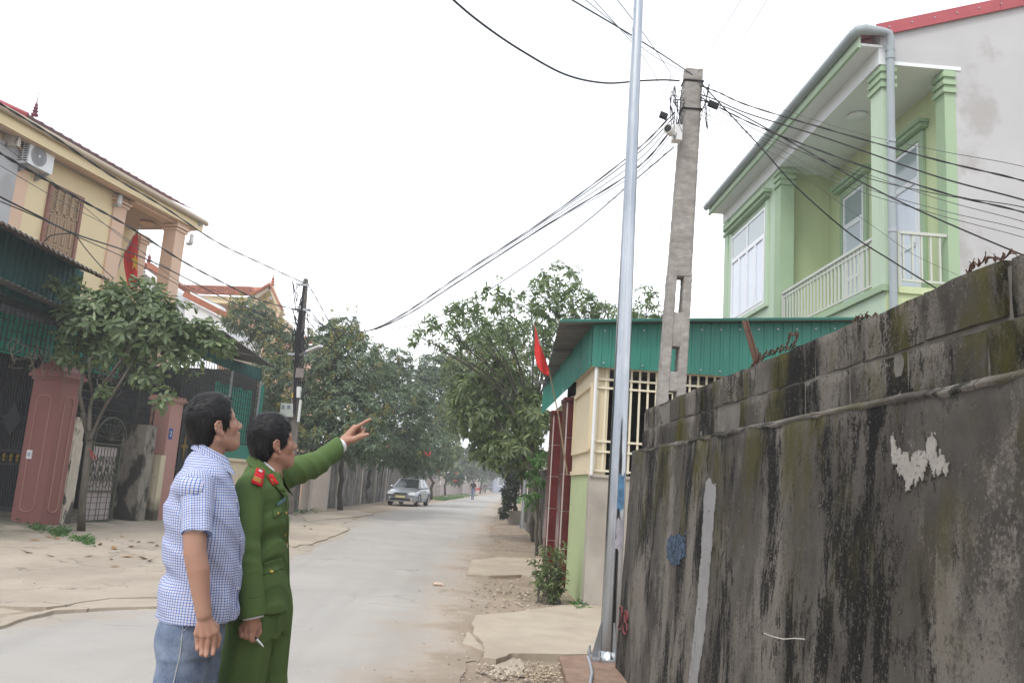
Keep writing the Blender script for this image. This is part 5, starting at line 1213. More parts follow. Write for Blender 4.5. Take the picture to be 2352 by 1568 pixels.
tree('mango_tree', 30, [(31, 785, 775, 60, 45), (30, 735, 850, 60, 80), (29.5, 815, 850, 75, 70), (29, 780, 940, 90, 70), (28.5, 750, 1010, 70, 45), (28, 830, 1010, 60, 55), (30, 700, 950, 45, 80)], at(782, 1168, Z=.05), 'large mango tree thick with yellow blossom behind the officer\'s pointing hand', 'mango', group=G, blossoms=(95, .26), dens=27)
tree('mango_tree', 36, [(37, 890, 850, 62, 55), (36, 865, 920, 62, 70), (35.5, 930, 950, 60, 75), (35, 880, 1020, 70, 55), (36, 945, 1040, 45, 45)], at(838, 1153, Z=.05), 'dark mango tree overhanging the parked silver car', 'mango', group=G, blossoms=(26, .25), dens=25)
tree('mango_tree', 47, [(48, 1000, 850, 44, 45), (48, 975, 895, 50, 60), (47, 985, 975, 45, 65), (46, 1000, 1040, 40, 45), (47, 955, 1060, 45, 40)], at(990, 1146, Z=.03), 'mango tree beyond the parked car near the box covered slotted pole', 'mango', group=G, dens=17, Ln=.28, Wd=.075)
tree('mango_tree', 62, [(63, 1045, 900, 36, 50), (64, 1030, 960, 35, 50), (62, 1035, 1020, 30, 45), (64, 1010, 1060, 30, 30)], at(1022, 1137, Z=.02), 'farther pale green mango tree past the slotted pole', 'mango2', group=G, dens=9, Ln=.36, Wd=.11)
for (u, v, Y, lab) in [(866, 1150, 33.5, 'bare forked trunk standing against the shaded fence, nearer one'), (886, 1147, 37, 'bare forked trunk standing against the shaded fence, one beside the car bonnet')]:
    b = at(u, v, Z=.04); r = empty('tree', b, lab, 'tree'); m = MB(); f = b + np.array([.1, .2, 1.5]); limb(m, b - [0, 0, .1], f, .14, .11, .1)
    for k in range(3): limb(m, f, f + np.array([random.uniform(-.9, .9), random.uniform(-.5, .5), 2.4]), .085, .03, .12)
    m.build('trunk', M['barkdark'], r, 'all', fix=False)
# right-hand side
tree('street_tree', 21, [(21.5, 1285, 645, 62, 42), (21, 1220, 690, 55, 36), (21, 1345, 705, 60, 34), (21, 1395, 718, 48, 24), (21, 1310, 690, 60, 40), (20.5, 1140, 680, 48, 38), (20.5, 1075, 715, 52, 34), (20, 1010, 745, 42, 26), (20.5, 1160, 755, 62, 44), (21, 1260, 745, 70, 46), (20, 968, 775, 30, 24), (20.5, 1090, 770, 50, 40), (21, 1250, 820, 50, 50), (20.5, 1030, 800, 36, 30)], at(1233, 1178, Y=22.5) * np.array([1, 1, 0]), 'tall airy tree with loose light leaves reaching over the street behind the red flag', 'loose', per=8, Ln=.20, Wd=.058, dens=14, droop=.35, trunk_r=.09, bark='bark', fork=.55, depth=.8)
tree('street_tree', 34, [(34, 1052, 850, 40, 50), (34, 1050, 940, 36, 55), (35, 1140, 800, 72, 62), (34, 1085, 870, 50, 60), (34, 1185, 880, 55, 70), (33, 1110, 950, 62, 55), (33, 1160, 1000, 60, 55)], at(1215, 1190, Y=34) * np.array([1, 1, 0]), 'dense olive green tree filling the right of the street behind the airy one', 'mango2', dens=24, blossoms=(40, .25), bark='bark')
tree('street_tree', 22, [(22, 1180, 905, 60, 52), (21.5, 1110, 960, 52, 45), (21, 1225, 960, 48, 55), (21, 1165, 1030, 52, 42), (22, 1215, 1045, 36, 45), (22, 1070, 905, 40, 50), (22, 1140, 860, 50, 50), (22, 1120, 1030, 40, 36)], at(1246, 1200, Y=20.5) * np.array([1, 1, 0]), 'leaning broad leaved tree drooping over the right kerb beside the burgundy pillars', 'mango2', per=8, Ln=.24, Wd=.08, dens=27, droop=.6, trunk_r=.11, bark='bark', fork=.6)
tree('street_tree', 19, [(20, 1490, 682, 26, 30), (20, 1470, 718, 34, 18), (20, 1515, 715, 26, 24), (20, 1440, 722, 26, 16)], (3.9, 20.5, 0), 'small treetop showing above the green fascia beside the concrete pole', 'loose', per=7, Ln=.18, Wd=.05, dens=14, droop=.35, trunk_r=.08, bark='bark', fork=.75)
tree('street_tree', 31, [(31, 1180, 1085, 22, 40), (31, 1172, 1130, 20, 30), (31, 1160, 1170, 14, 16)], at(1186, 1200, Z=.02), 'dark creeper covered trunk above the concrete planter', 'darkleaf', per=8, Ln=.16, Wd=.07, dens=40, trunk_r=.13, fork=.5)
tree('bush', 18, [(18, 1243, 1055, 20, 22), (18, 1228, 1105, 22, 26), (19, 1222, 1140, 16, 22)], at(1236, 1215, Y=18) * np.array([1, 1, 0]), 'fresh green bush beside the farther burgundy pillar', 'bright', per=8, Ln=.17, Wd=.055, dens=26, trunk_r=.04)
for k, (Y, bl, b, lab) in enumerate([(100, [(100, 1052, 1050, 34, 32), (104, 1066, 1075, 26, 28)], (-4.5, 101, 0), 'hazy tree at the far left of the street end'), (118, [(118, 1100, 1065, 34, 34), (121, 1135, 1060, 30, 36)], (1.5, 122, 0), 'pale hazy tree straight above the far end of the road'), (100, [(100, 1170, 1065, 26, 36), (100, 1190, 1085, 24, 30)], (6.5, 101, 0), 'hazy tree at the far right of the street end'), (80, [(80, 1045, 1085, 20, 26)], (-4.2, 81, 0), 'small bright green tree behind the far left verge')]):
    tree('far_tree', Y, bl, b, lab, 'farleaf', per=6, Ln=.6, Wd=.26, dens=4.5, trunk_r=.14, group='trees at the far end of the street')
m_ = MB()
# far wood closing the street and the horizon
C = []; D = []
for k in range(260):
    x = rng.uniform(-150, 190); y = rng.uniform(215, 250); c = np.array([x, y, rng.uniform(1, 6)])
    q, d = sample_blob(c, (5, 4, 4.5), .22); C.append(q); D.append(d)
leaf_cloud('far_wood', np.concatenate(C), np.concatenate(D), 5, 1.8, 1.0, .2, M['farleaf'], None, kind='stuff')['label'] = 'far hazy wood closing the horizon'
# --- the broad leaved young tree in front of the gates
tb = at(186, 1216, Z=.10); bt = empty('young_tree', tb, 'young tree with broad whorled leaves growing before the small rusty gate', 'tree')
YT = tb[1]; W_ = lambda u, v, dy=0.: at(u, v, Y=YT + dy)
m = MB()
for P, rs in [([(186, 1222), (189, 1160), (197, 1080), (205, 1015), (200, 985), (190, 950)], [.10, .085, .08, .075, .07, .055]), ([(203, 1000), (192, 950), (183, 905), (190, 860), (200, 800), (215, 740)], [.055, .045, .04, .035, .028, .015]), ([(205, 990), (206, 940), (213, 910), (245, 870), (275, 830), (300, 770)], [.05, .042, .036, .03, .024, .012]),
              ([(206, 1010), (225, 965), (245, 925), (275, 880), (305, 830), (345, 780)], [.055, .04, .036, .03, .024, .014]), ([(213, 910), (205, 870), (206, 830), (230, 780), (240, 720)], [.035, .03, .026, .02, .01]), ([(250, 865), (310, 790), (370, 770), (440, 785), (500, 800)], [.026, .022, .018, .014, .008]),
              ([(245, 925), (228, 900), (222, 870)], [.02, .015, .01]), ([(275, 830), (330, 745), (400, 730), (450, 750)], [.02, .016, .012, .008]), ([(200, 800), (165, 740), (150, 700), (128, 655)], [.024, .018, .012, .007]), ([(240, 760), (270, 700), (300, 670)], [.018, .012, .007]), ([(300, 840), (350, 870), (380, 900)], [.015, .01, .006])]:
    pts = [W_(u, v, .25 * math.sin(i * 1.7 + P[-1][0])) for i, (u, v) in enumerate(P)]; m.tube(pts, [r * .78 for r in rs], 8)
m.build('trunk', M['bark'], bt, 'all', fix=False)
Cs = []; Ds = []
for (u, v, ru, rv, dn) in [(215, 745, 70, 60, 16), (300, 735, 90, 72, 15), (385, 745, 72, 62, 15), (270, 690, 75, 38, 16), (360, 695, 50, 26, 15), (440, 775, 52, 40, 15), (500, 792, 40, 18, 22), (475, 760, 36, 26, 16), (400, 810, 46, 34, 14), (170, 660, 26, 26, 10), (320, 655, 60, 18, 14), (340, 860, 42, 28, 13), (375, 905, 22, 22, 12), (180, 800, 44, 42, 12), (430, 830, 34, 26, 10), (262, 800, 60, 36, 11), (122, 655, 8, 8, 60), (240, 895, 12, 12, 40), (195, 700, 45, 40, 14)]:
    c, r_ = blob_px(YT, u, v, ru, rv, .9); q, d = sample_blob(c, r_, dn * 1.05); Cs.append(q); Ds.append(d)
C = np.concatenate(Cs); D = unit(np.concatenate(Ds) + np.array([0, 0, .5]))
near = np.argsort(C[:, 1] + rng.normal(0, .15, len(C)))
fr, rest = near[:42], near[42:]
leaf_cloud('crown', C[rest], D[rest], 7, .20, .085, .35, M['broad'], bt, True, (55, 100), shape='obovate')
lf = []
for k in range(4):
    o = leaf_cloud('leaf', np.zeros((1, 3)), np.array([[0, 0, 1.]]), 1, .20, .088, .15, M['broad'], bt, True, (80, 88), shape='obovate'); lf.append(o)
used = 0
for c, d in zip(C[fr], D[fr]):
    z = Vector(d).to_track_quat('Z', 'Y').to_matrix().to_4x4()
    for k in range(7):
        mt = Matrix.Translation(Vector(c)) @ z @ Matrix.Rotation(k * 2 * math.pi / 7 + random.uniform(-.3, .3), 4, 'Z') @ Matrix.Rotation(random.uniform(-.1, .5), 4, 'Y') @ Matrix.Scale(random.uniform(.75, 1.15), 4)
        src = lf[(k + used) % 4]
        if used < 4: o = lf[used]
        else: o = inst(src)
        o.parent = bt; o.matrix_parent_inverse = bt.matrix_basis.inverted(); o.matrix_basis = mt; used += 1
# red string tied round the trunk
m = MB(); m.tube([W_(*q, -.1) for q in [(204, 1030), (214, 1042), (222, 1052), (214, 1055), (207, 1040)]], .006, 5); tag(m.build('red_string', M['red']), 'red string tied round the trunk of the young tree', 'string')
# --- thin shrub by the shed corner
sb = at(1262, 1385, Z=.0); sh = empty('shrub', sb, 'thin straggly shrub growing against the pale green shed wall', 'shrub'); m = MB(); C = []; D = []
for k in range(26):
    e = at(random.uniform(1222, 1302), random.uniform(1236, 1340), Y=sb[1] + random.uniform(-.25, .25)); b = sb + np.array([random.uniform(-.18, .18), random.uniform(-.15, .15), 0])
    P = limb(m, b, e, .008, .003, .1, 6)
    for j in range(14): t = random.uniform(.3, 1.); i = int(t * 5); q = P[min(i, 5)] + (P[min(i + 1, 5)] - P[min(i, 5)]) * (t * 5 - i) + rng.normal(0, .035, 3); C.append(q); D.append(unit(rng.normal(0, 1, 3) + np.array([0, 0, .8])))
m.build('stem', M['bark'], sh, fix=False); leaf_cloud('leaves', np.array(C), np.array(D), 5, .062, .026, .2, M['shrubleaf'], sh, kind='stuff')
# --- weeds at the foot of the gates, moss, verge grass
C = []; D = []
for (u, v, s) in [(80, 1216, 26), (130, 1222, 40), (145, 1228, 30), (185, 1240, 26), (205, 1246, 20), (40, 1200, 20), (1325, 1388, 16), (1340, 1388, 14), (690, 1176, 30), (720, 1170, 26)]:
    for k in range(40):
        uu, vv = u + random.gauss(0, s * .4), v + random.gauss(0, 3.5); q = at(uu, vv, Z=.05); q[2] = gz(q[0], q[1]) + random.uniform(.0, .09) if q[0] < -3 else random.uniform(.0, .07); C.append(q); D.append((random.gauss(0, .4), random.gauss(0, .4), 1))
leaf_cloud('weeds', np.array(C), np.array(D), 5, .085, .03, .3, M['bright'], None, kind='stuff')['label'] = 'low green weeds at the foot of walls'
C = []; D = []
for k in range(900):
    y = random.uniform(60, 100); xl = lerp_pts(left, y)
    if nz(0, y, 5, .25) < -.05: continue
    C.append((xl - .3 - 2.2 * random.random() ** 1.5, y, .01)); D.append((random.gauss(0, .4), random.gauss(0, .4), 1))
for k in range(700):
    y = random.uniform(70, 120); xl = lerp_pts(right, y); C.append((xl + random.uniform(.2, 1.8), y, .01)); D.append((random.gauss(0, .4), random.gauss(0, .4), 1))
leaf_cloud('verge_grass', np.array(C), np.array(D), 6, .2, .05, .2, M['bright'], None, kind='stuff', spread=(25, 80))['label'] = 'grass verge along the far road'

# ================================================================ utility poles and cables
def catmull(P, n=10):
    P = [np.array(p, float) for p in P]; Q = [2 * P[0] - P[1]] + P + [2 * P[-1] - P[-2]]; out = []
    for i in range(1, len(Q) - 2):
        for k in range(n):
            t = k / n; a, b, c, d = Q[i - 1:i + 3]; out.append(.5 * (2 * b + (c - a) * t + (2 * a - 5 * b + 4 * c - d) * t * t + (3 * b - a - 3 * c + d) * t ** 3))
    return out + [P[-1]]
def cable(px_list, r, lab, mat='wire', group=None, twist=False, name='cable'):
    K = [at(u, v, Y=Y) for u, v, Y in px_list]; r = r * .78     # a cable that leaves the frame runs on well beyond it
    out_ = lambda q: q[0] < -20 or q[0] > 2400 or q[1] < -2
    if out_(px_list[0]): d = nrm(K[0] - K[1]); K = [K[0] + d * 14 + np.array([0, 0, .8]), K[0] + d * 6] + K
    if out_(px_list[-1]): d = nrm(K[-1] - K[-2]); K = K + [K[-1] + d * 6, K[-1] + d * 14 + np.array([0, 0, .8])]
    pts = catmull(K)
    m = MB()
    if twist:
        for s in (0, math.pi): m.tube([p + r * .7 * np.array([math.cos(i * .9 + s), 0, math.sin(i * .9 + s)]) for i, p in enumerate(pts)], r * .75, 5)
    else: m.tube(pts, r, 6)
    return tag(m.build(name, M[mat], None, True, fix=False), lab, 'cable', group)
# from the concrete pole over the street, up and to the camera's left
cable([(1560, 186, 9.2), (1525, 184, 9.), (1470, 186, 8.8), (1390, 191, 8.5), (1300, 172, 8.), (1200, 118, 7.4), (1110, 57, 6.8), (1030, -10, 6.2), (930, -110, 5.5)], .013, 'thick black cable sagging deeply from the pole head to the top left sky', 'wire')
g1 = 'cables rising from the concrete pole past the steel pole'
cable([(1590, 172, 9.2), (1520, 125, 8.4), (1440, 75, 7.6), (1305, -5, 6.4)], .009, 'double cable rising left from the pole tip, the thickest of that fan', 'wire', g1)
cable([(1582, 170, 9.2), (1500, 128, 8.4), (1430, 70, 7.6), (1335, -8, 6.4)], .0045, 'thin cable rising just under the thickest of the fan from the pole tip', 'wire2', g1)
cable([(1535, 235, 9.1), (1490, 150, 8.3), (1440, 85, 7.6), (1350, -15, 6.4)], .0045, 'thin cable crossing low behind the steel pole to the pole collar', 'wire2', g1)
cable([(1530, 210, 9.1), (1540, 175, 9.), (1525, 145, 8.7), (1480, 80, 8.), (1410, -10, 7.)], .005, 'thin hooked cable that bends down beside the pole head', 'wire2', g1)
g2 = 'thin wires rising to the upper right of the sky'
cable([(1603, 168, 9.2), (1650, 85, 8.3), (1715, -20, 7.)], .004, 'thin wire rising steeply right from the pole tip, left one of two', 'wire2', g2)
cable([(1636, 198, 9.2), (1700, 100, 8.3), (1775, -20, 7.)], .004, 'thin wire rising steeply right from the pole tip, right one of two', 'wire2', g2)
# bundle from the concrete pole down to the sag over the street and up to the left pole
g3 = 'cables between the concrete pole and the left pole'
LPY = 25.
for k, (v0, u1, v1, dv, r, tw) in enumerate([(258, 1450, 345, 0, .011, True), (268, 1452, 353, 2, .009, False), (280, 1448, 372, 5, .007, False), (292, 1450, 386, 8, .012, True), (302, 1446, 398, 9, .006, False), (318, 1440, 418, 12, .004, False), (330, 1436, 432, 15, .004, False)]):
    t0 = (1550 - .3 * k, v0, 9.25)
    cable([t0, (u1, v1 + 10, 10.6), (1250, 505 + dv * 1.9, 12.8), (1050, 636 + dv * 1.6, 15.6), (930, 718 + dv, 17.9), (852, 757 + dv * .1, 19.8), (790, 763, 21.6), (740, 744 + dv * .4, 23.2), (702, 700 + 6 * k, LPY)], r, ['uppermost twisted', 'second highest', 'third highest', 'middle twisted', 'fifth, thin', 'sixth, hair thin', 'lowest hair thin'][k] + ' black cable drooping from the concrete pole to the left pole', 'wire', g3, tw)
cable([(852, 757, 19.8), (905, 755, 19.2), (980, 738, 17.6), (1100, 680, 14.9), (1300, 545, 12.2), (1445, 425, 10.7), (1548, 338, 9.3)], .010, 'lowest of the cables fanning right from the knot over the street', 'wire', None)
cable([(850, 758, 19.8), (930, 782, 24.), (1010, 808, 30.), (1090, 830, 38.), (1160, 842, 46.)], .010, 'thin cable running from the knot into the right hand trees', 'wire2')
cable([(705, 648, LPY), (735, 700, 25.5), (770, 765, 26.5), (810, 830, 27.5), (850, 880, 28.5)], .016, 'black cable dropping steeply right from the top of the left pole into the mango tree', 'wire', None, True)
cable([(702, 730, LPY), (740, 775, 25.6), (780, 822, 26.4), (830, 880, 28.)], .016, 'second black cable dropping right from the middle of the left pole', 'wire', None, True)
cable([(790, 765, 21.6), (770, 785, 22.5), (745, 812, 23.5), (722, 835, 24.6)], .014, 'short thick cable looping from the knot down to the left pole', 'wire')
cable([(715, 822, LPY), (800, 845, 26.5), (900, 862, 29.), (960, 868, 32.), (1080, 872, 40.)], .010, 'pale thin wire running from the left pole level across the mango crowns', 'wire2')
# from the left pole back towards the camera along the left side
cable([(698, 650, LPY), (600, 605, 22.), (500, 557, 19.), (380, 478, 16.), (250, 400, 13.6), (130, 318, 11.8), (0, 238, 10.2), (-120, 160, 9.)], .017, 'twisted black cable from the tip of the left pole past the yellow house eave', 'wire', None, True)
cable([(690, 714, LPY), (600, 690, 22.), (520, 653, 19.5), (420, 600, 16.8), (300, 523, 14.), (200, 467, 12.), (100, 410, 10.8), (0, 352, 9.8), (-120, 280, 9.)], .019, 'thickest twisted black cable crossing the wooden door of the yellow house', 'wire', None, True)
cable([(684, 765, LPY), (600, 722, 22.4), (520, 688, 20.), (400, 625, 16.5), (300, 580, 14.2), (172, 537, 11.6), (80, 492, 10.4), (0, 452, 9.6), (-120, 390, 8.8)], .015, 'black cable crossing just above the carport roof', 'wire')
cable([(172, 535, 11.6), (120, 540, 11.8), (105, 552, 12.2), (100, 556, 13.)], .010, 'short cable tail curling to the carport roof', 'wire')
cable([(172, 537, 11.6), (200, 575, 12.6), (235, 615, 14.), (262, 640, 15.8)], .010, 'cable dropping from the splice to the end of the carport roof', 'wire')
cable([(684, 790, LPY), (600, 740, 22.), (480, 690, 19.), (330, 612, 14.6), (172, 541, 11.6)], .009, 'slack cable joining the splice from the left pole', 'wire')
g4 = 'thin cables along the yellow house'
cable([(684, 735, LPY), (560, 690, 21.), (440, 645, 17.5), (300, 560, 13.8), (150, 440, 11.2), (0, 328, 9.6), (-100, 255, 8.8)], .006, 'thin wire crossing under the eave bracket of the yellow house, upper of two', 'wire2', g4)
cable([(684, 745, LPY), (560, 705, 21.), (420, 652, 17.), (280, 540, 13.4), (150, 468, 11.2), (0, 380, 9.6), (-100, 320, 8.8)], .006, 'thin wire crossing the wooden door, lower of two', 'wire2', g4)
cable([(172, 540, 11.6), (100, 505, 10.6), (0, 462, 9.7), (-100, 420, 8.9)], .010, 'cable running parallel just under the carport cable', 'wire')
# right-hand bundle over the wall
g5 = 'cables fanning from the concrete pole over the green house'
for k, (v0, mids, ve, r, mt, tw) in enumerate([(196, [(1720, 243), (1900, 297), (2150, 367)], 418, .009, 'wire', True), (216, [(1720, 262), (1900, 318), (2150, 405)], 462, .010, 'wire', False), (222, [(1740, 290), (1900, 352), (2150, 438)], 490, .009, 'wire', True),
        (226, [(1740, 300), (1950, 395), (2150, 445)], 478, .0055, 'wire', False), (240, [(1740, 312), (1920, 375), (2150, 455)], 512, .0045, 'wire2', False), (252, [(1740, 318), (1950, 418), (2150, 480)], 530, .0045, 'wire2', False), (262, [(1750, 340), (1950, 430), (2150, 492)], 548, .0045, 'wire2', False), (230, [(1700, 262), (1850, 345), (2050, 455)], 590, .010, 'wire', False), (190, [(1720, 226), (1950, 300), (2150, 345)], 385, .004, 'wire2', False)]):
    cable([(1606, v0, 9.25), (1650, v0 + (mids[0][1] - v0) * .35, 8.95)] + [(u, v, 8.4 - (u - 1700) * .0034) for u, v in mids] + [(2360, ve, 6.15), (2560, ve + 70, 5.3)], r, ['topmost twisted cable running right from the pole over the green house', 'second black cable running right over the green house balcony', 'twisted cable with a joint crossing the downpipe', 'medium cable merging with the twisted one before the gable', 'thin wire under the twisted cable over the balcony', 'thin wire over the balcony, middle of three', 'lowest thin wire over the balcony', 'single black cable falling fastest to the right over the balcony', 'hair thin wire running highest across the grey gable'][k], mt, g5, tw)
cable([(1604, 184, 9.2), (1660, 245, 9.), (1745, 336, 8.6), (1830, 430, 8.4), (1950, 535, 8.3), (2050, 600, 8.3), (2150, 662, 8.3)], .011, 'long black cable slanting down from the pole head across the house to the wall top', 'wire')
cable([(1820, 380, 10.4), (1900, 445, 10.6), (2020, 530, 10.9), (2100, 585, 11.1), (2200, 632, 11.3)], .004, 'thin wire slanting across the balcony railing', 'wire2')
g6 = 'loose wires hanging from the concrete pole'
cable([(1546, 345, 9.15), (1545, 430, 9.15), (1522, 500, 9.15), (1522, 580, 9.15), (1517, 660, 9.15), (1520, 740, 9.15)], .0028, 'thin loose wire hanging left of the concrete pole, longer one', 'wire2', g6)
cable([(1524, 330, 9.15), (1520, 450, 9.15), (1518, 560, 9.15), (1512, 640, 9.15), (1514, 735, 9.15)], .0028, 'thin loose wire hanging left of the concrete pole, outer one', 'wire2', g6)
cable([(1616, 270, 9.2), (1618, 340, 9.2), (1620, 430, 9.2), (1624, 560, 9.2), (1628, 735, 9.2)], .0032, 'thin loose wire hanging right of the concrete pole down to the shed', 'wire2', g6)
# tangles, clamps and splice boxes at the pole head (parts of the pole)
rr = random.Random(3)
for k in range(11):
    side = -1 if k < 7 else 1; x0 = 1572 if side < 0 else 1608
    P = [(x0, rr.uniform(185, 290), 9.18)]
    for j in range(4): P.append((x0 + side * rr.uniform(4, 34 if side < 0 else 22), rr.uniform(190, 320 if side < 0 else 300), 9.12 + rr.uniform(-.1, .1)))
    m = MB(); m.tube(catmull([at(*q[:2], Y=q[2]) for q in P], 6), rr.choice((.003, .004, .006)), 5); m.build('wire_loop', M['wire'], cp, True, fix=False)
for (u, v, w_, h_) in [(1524, 266, 9, 6), (1638, 241, 12, 6)]:
    c = at(u, v, Y=9.15); s = 9.4 / FPX; m = MB(); m.obox(c, (w_ * s, 0, -w_ * s * .35), (0, .03, 0), (h_ * s * .25, 0, h_ * s)); m.build('splice_box', M['black'], cp)
# security camera on its box
c = at(1555, 307, Y=9.15); cctv = empty('security_camera', c, 'small white security camera and junction box strapped to the concrete pole', 'security camera')
m = MB(); m.box(c[0] - .06, c[0] + .05, c[1] - .06, c[1] + .06, c[2] - .10, c[2] + .09); m.build('junction_box', M['whiteplastic'], cctv)
a = at(1537, 299, Y=9.02); m = MB(); m.tube([c + [-.05, -.02, .0], c + [-.09, -.06, .03], a + [.04, .02, .01]], .022, 8); m.build('arm', M['whiteplastic'], cctv, True)
d = nrm((-.55, -.8, .02)); m = MB(); m.lathe(a - d * .04, [(.035, -.05), (.05, -.03), (.055, .06), (.058, .09), (.05, .095), (.045, .08)], 16, d); m.build('housing', M['whiteplastic'], cctv, True)
m = MB(); m.lathe(a + d * .03, [(.043, 0), (.043, .012), (.02, .016), (0, .016)], 16, d); m.build('lens', M['black'], cctv, True)
# left utility pole with its boxes and lamp
lp = empty('utility_pole', at(664, 1170, Y=LPY) * np.array([1, 1, 0]), 'dark weathered utility pole with meter boxes at the left of the road', 'utility pole')
M['wpole'] = pm('weathered_pole', (.17, .15, .13), .95, .3, 9., .5, 30., stretch=(1, 1, .4))
pt, pb_ = at(703, 641, Y=LPY), at(660, 1180, Y=LPY)
m = MB(); m.tube([pb_, at(684, 840, Y=LPY), pt], [.17, .125, .075], 12); m.build('shaft', M['wpole'], lp, True)
def pbox(u0, v0, u1, v1, name, mat, dep=.18, dy=-.22):
    a, b = at(u0, v1, Y=LPY + dy), at(u1, v0, Y=LPY + dy); m = MB(); m.box(a[0], b[0], LPY + dy, LPY + dy + dep, a[2], b[2]); return m.build(name, M[mat] if isinstance(mat, str) else mat, lp)
pbox(678, 846, 697, 866, 'metal_box', pm('rusty_box', (.26, .22, .2), .6, .3, 12., metal=.3)); o = pbox(679, 888, 691, 912, 'white_box', 'whiteplastic'); pbox(682, 918, 692, 968, 'white_duct', 'whiteplastic', .12)
o = pbox(642, 927, 676, 955, 'meter_box', pm('meter_box_grey', (.42, .44, .41), .6, .08))
for u0 in (646, 659): pbox(u0, 930, u0 + 8, 938, 'meter_window', M['glass'], .02, -.235)
for (u, v) in ((679, 882), (672, 908)): pbox(u - 2, v - 6, u + 2, v + 4, 'yellow_tag', M['yellow'], .02, -.16)
for (v, hw_) in ((654, .16), (711, .25), (814, .3)): q = at(695 if v < 720 else 684, v, Y=LPY - .12); m = MB(); m.box(q[0] - hw_, q[0] + hw_, q[1] - .03, q[1] + .03, q[2] - .03, q[2] + .03); m.build('crossarm', M['zinc'], lp)
for k in range(26):
    P = [(rr.uniform(676, 700), rr.uniform(660, 880), LPY - .15)]
    for j in range(4): P.append((P[0][0] + rr.uniform(-16, 22), P[0][1] + rr.uniform(-50, 60), LPY + rr.uniform(-.25, .1)))
    m = MB(); m.tube(catmull([at(*q[:2], Y=q[2]) for q in P], 6), rr.choice((.006, .009, .014)), 5); m.build('wire_loop', M['wire'], lp, True, fix=False)
for k in range(5):
    m = MB(); m.tube(catmull([at(700 - k * 3 + rr.uniform(-2, 2), 650 + k * 12, Y=LPY - .12), at(692 - k * 2, 740, Y=LPY - .17), at(684 - k * 2, 840, Y=LPY - .2), at(678 - k, 950, Y=LPY - .22)], 6), .014, 5); m.build('riser_cable', M['wire'], lp, True, fix=False)
a, b = at(706, 807, Y=LPY - .5), at(737, 794, Y=LPY - 1.2)
m = MB(); m.tube([at(686, 815, Y=LPY), a], .025, 6); m.build('lamp_arm', M['zinc'], lp, True); m = MB(); m.bar(a, b, .13, .06); m.build('lamp_head', M['whiteplastic'], lp)
# second steel pole by the right kerb
b = at(1200, 1213, Z=0.); s2p = empty('steel_pole', b, 'slimmer galvanised steel pole beside the concrete planter farther along the right kerb', 'pole')
m = MB(); m.lathe(b, [(.085, 0), (.08, .8), (.06, 4), (.045, 7.6)], 12); m.build('shaft', M['zinc'], s2p, True); m = MB(); m.box(b[0] - .16, b[0] + .16, b[1] - .16, b[1] + .16, 0, .02); m.build('base_plate', M['zinc'], s2p)
for k in range(4): a = R(45 + 90 * k); m = MB(); m.prism([b + [.07 * math.cos(a), .07 * math.sin(a), .02], b + [.16 * math.cos(a), .16 * math.sin(a), .02], b + [.07 * math.cos(a), .07 * math.sin(a), .3]], (-.01 * math.sin(a), .01 * math.cos(a), 0)); m.build('gusset', M['zinc'], s2p)
t = b + np.array([0, 0, 7.5]); m = MB(); m.tube([t, t + [-.5, -.1, .35], t + [-1.1, -.2, .45]], .025, 6); m.build('lamp_arm', M['zinc'], s2p, True); m = MB(); m.bar(t + [-1.05, -.2, .44], t + [-1.6, -.3, .5], .2, .07); m.build('lamp_head', M['whiteplastic'], s2p)
# concrete planter
q0, q1 = at(1166, 1203, Z=0.), at(1199, 1205, Z=0.); pl_ = empty('planter', (q0 + q1) / 2, 'low grey concrete planter box under the dark creeper beside the kerb', 'planter')
yb = q0[1]; m = MB(); m.box(q0[0], q1[0], yb, yb + .08, 0, .5); m.box(q0[0], q0[0] + .08, yb + .08, yb + .8, 0, .5); m.box(q1[0] - .08, q1[0], yb + .08, yb + .8, 0, .5); m.box(q0[0] + .08, q1[0] - .08, yb + .72, yb + .8, 0, .5); tag(m.build('box', M['conc'], pl_), kind='stuff')
m = MB(); m.box(q0[0] + .08, q1[0] - .08, yb + .08, yb + .72, 0, .42); m.build('soil', M['dirt'], pl_)
# slotted poles farther along on the left, one carrying boxes
def slot_pole(u, v, top, Y, lab, boxes=(), hw=.16):
    b = at(u, v, Z=.0); r = empty('slotted_pole', b, lab, 'utility pole', 'slotted concrete poles along the left verge'); s = np.linalg.norm(b - EYE) / FPX; H_ = (v - top) * s
    m = MB()
    for sg in (-1, 1): m.box(b[0] + sg * hw - .05, b[0] + sg * hw + .05, b[1] - .09, b[1] + .09, 0, H_)
    k = 0
    while k * .45 < H_: m.box(b[0] - hw + .05, b[0] + hw - .05, b[1] - .08, b[1] + .08, k * .45, k * .45 + .12); k += 1
    tag(m.build('shaft', M['pole_conc'], r), kind='stuff')
    for (u0, v0, u1, v1, mt) in boxes:
        p, q = at(u0, v1, Y=b[1] - .3), at(u1, v0, Y=b[1] - .3); m = MB(); m.box(p[0], q[0], b[1] - .3, b[1] - .1, p[2], q[2]); m.build('box', M[mt], r)
slot_pole(1004, 1143, 1040, 60, 'slotted concrete pole with white meter boxes and red cloth beyond the car', [(1010, 1084, 1015, 1098, 'whiteplastic'), (1010, 1103, 1013, 1113, 'whiteplastic'), (1004, 1079, 1012, 1085, 'red')])
slot_pole(1056, 1134, 1085, 80, 'slotted pole with a white notice box farther along the left verge', [(1054, 1094, 1062, 1107, 'whiteplastic')], .2)
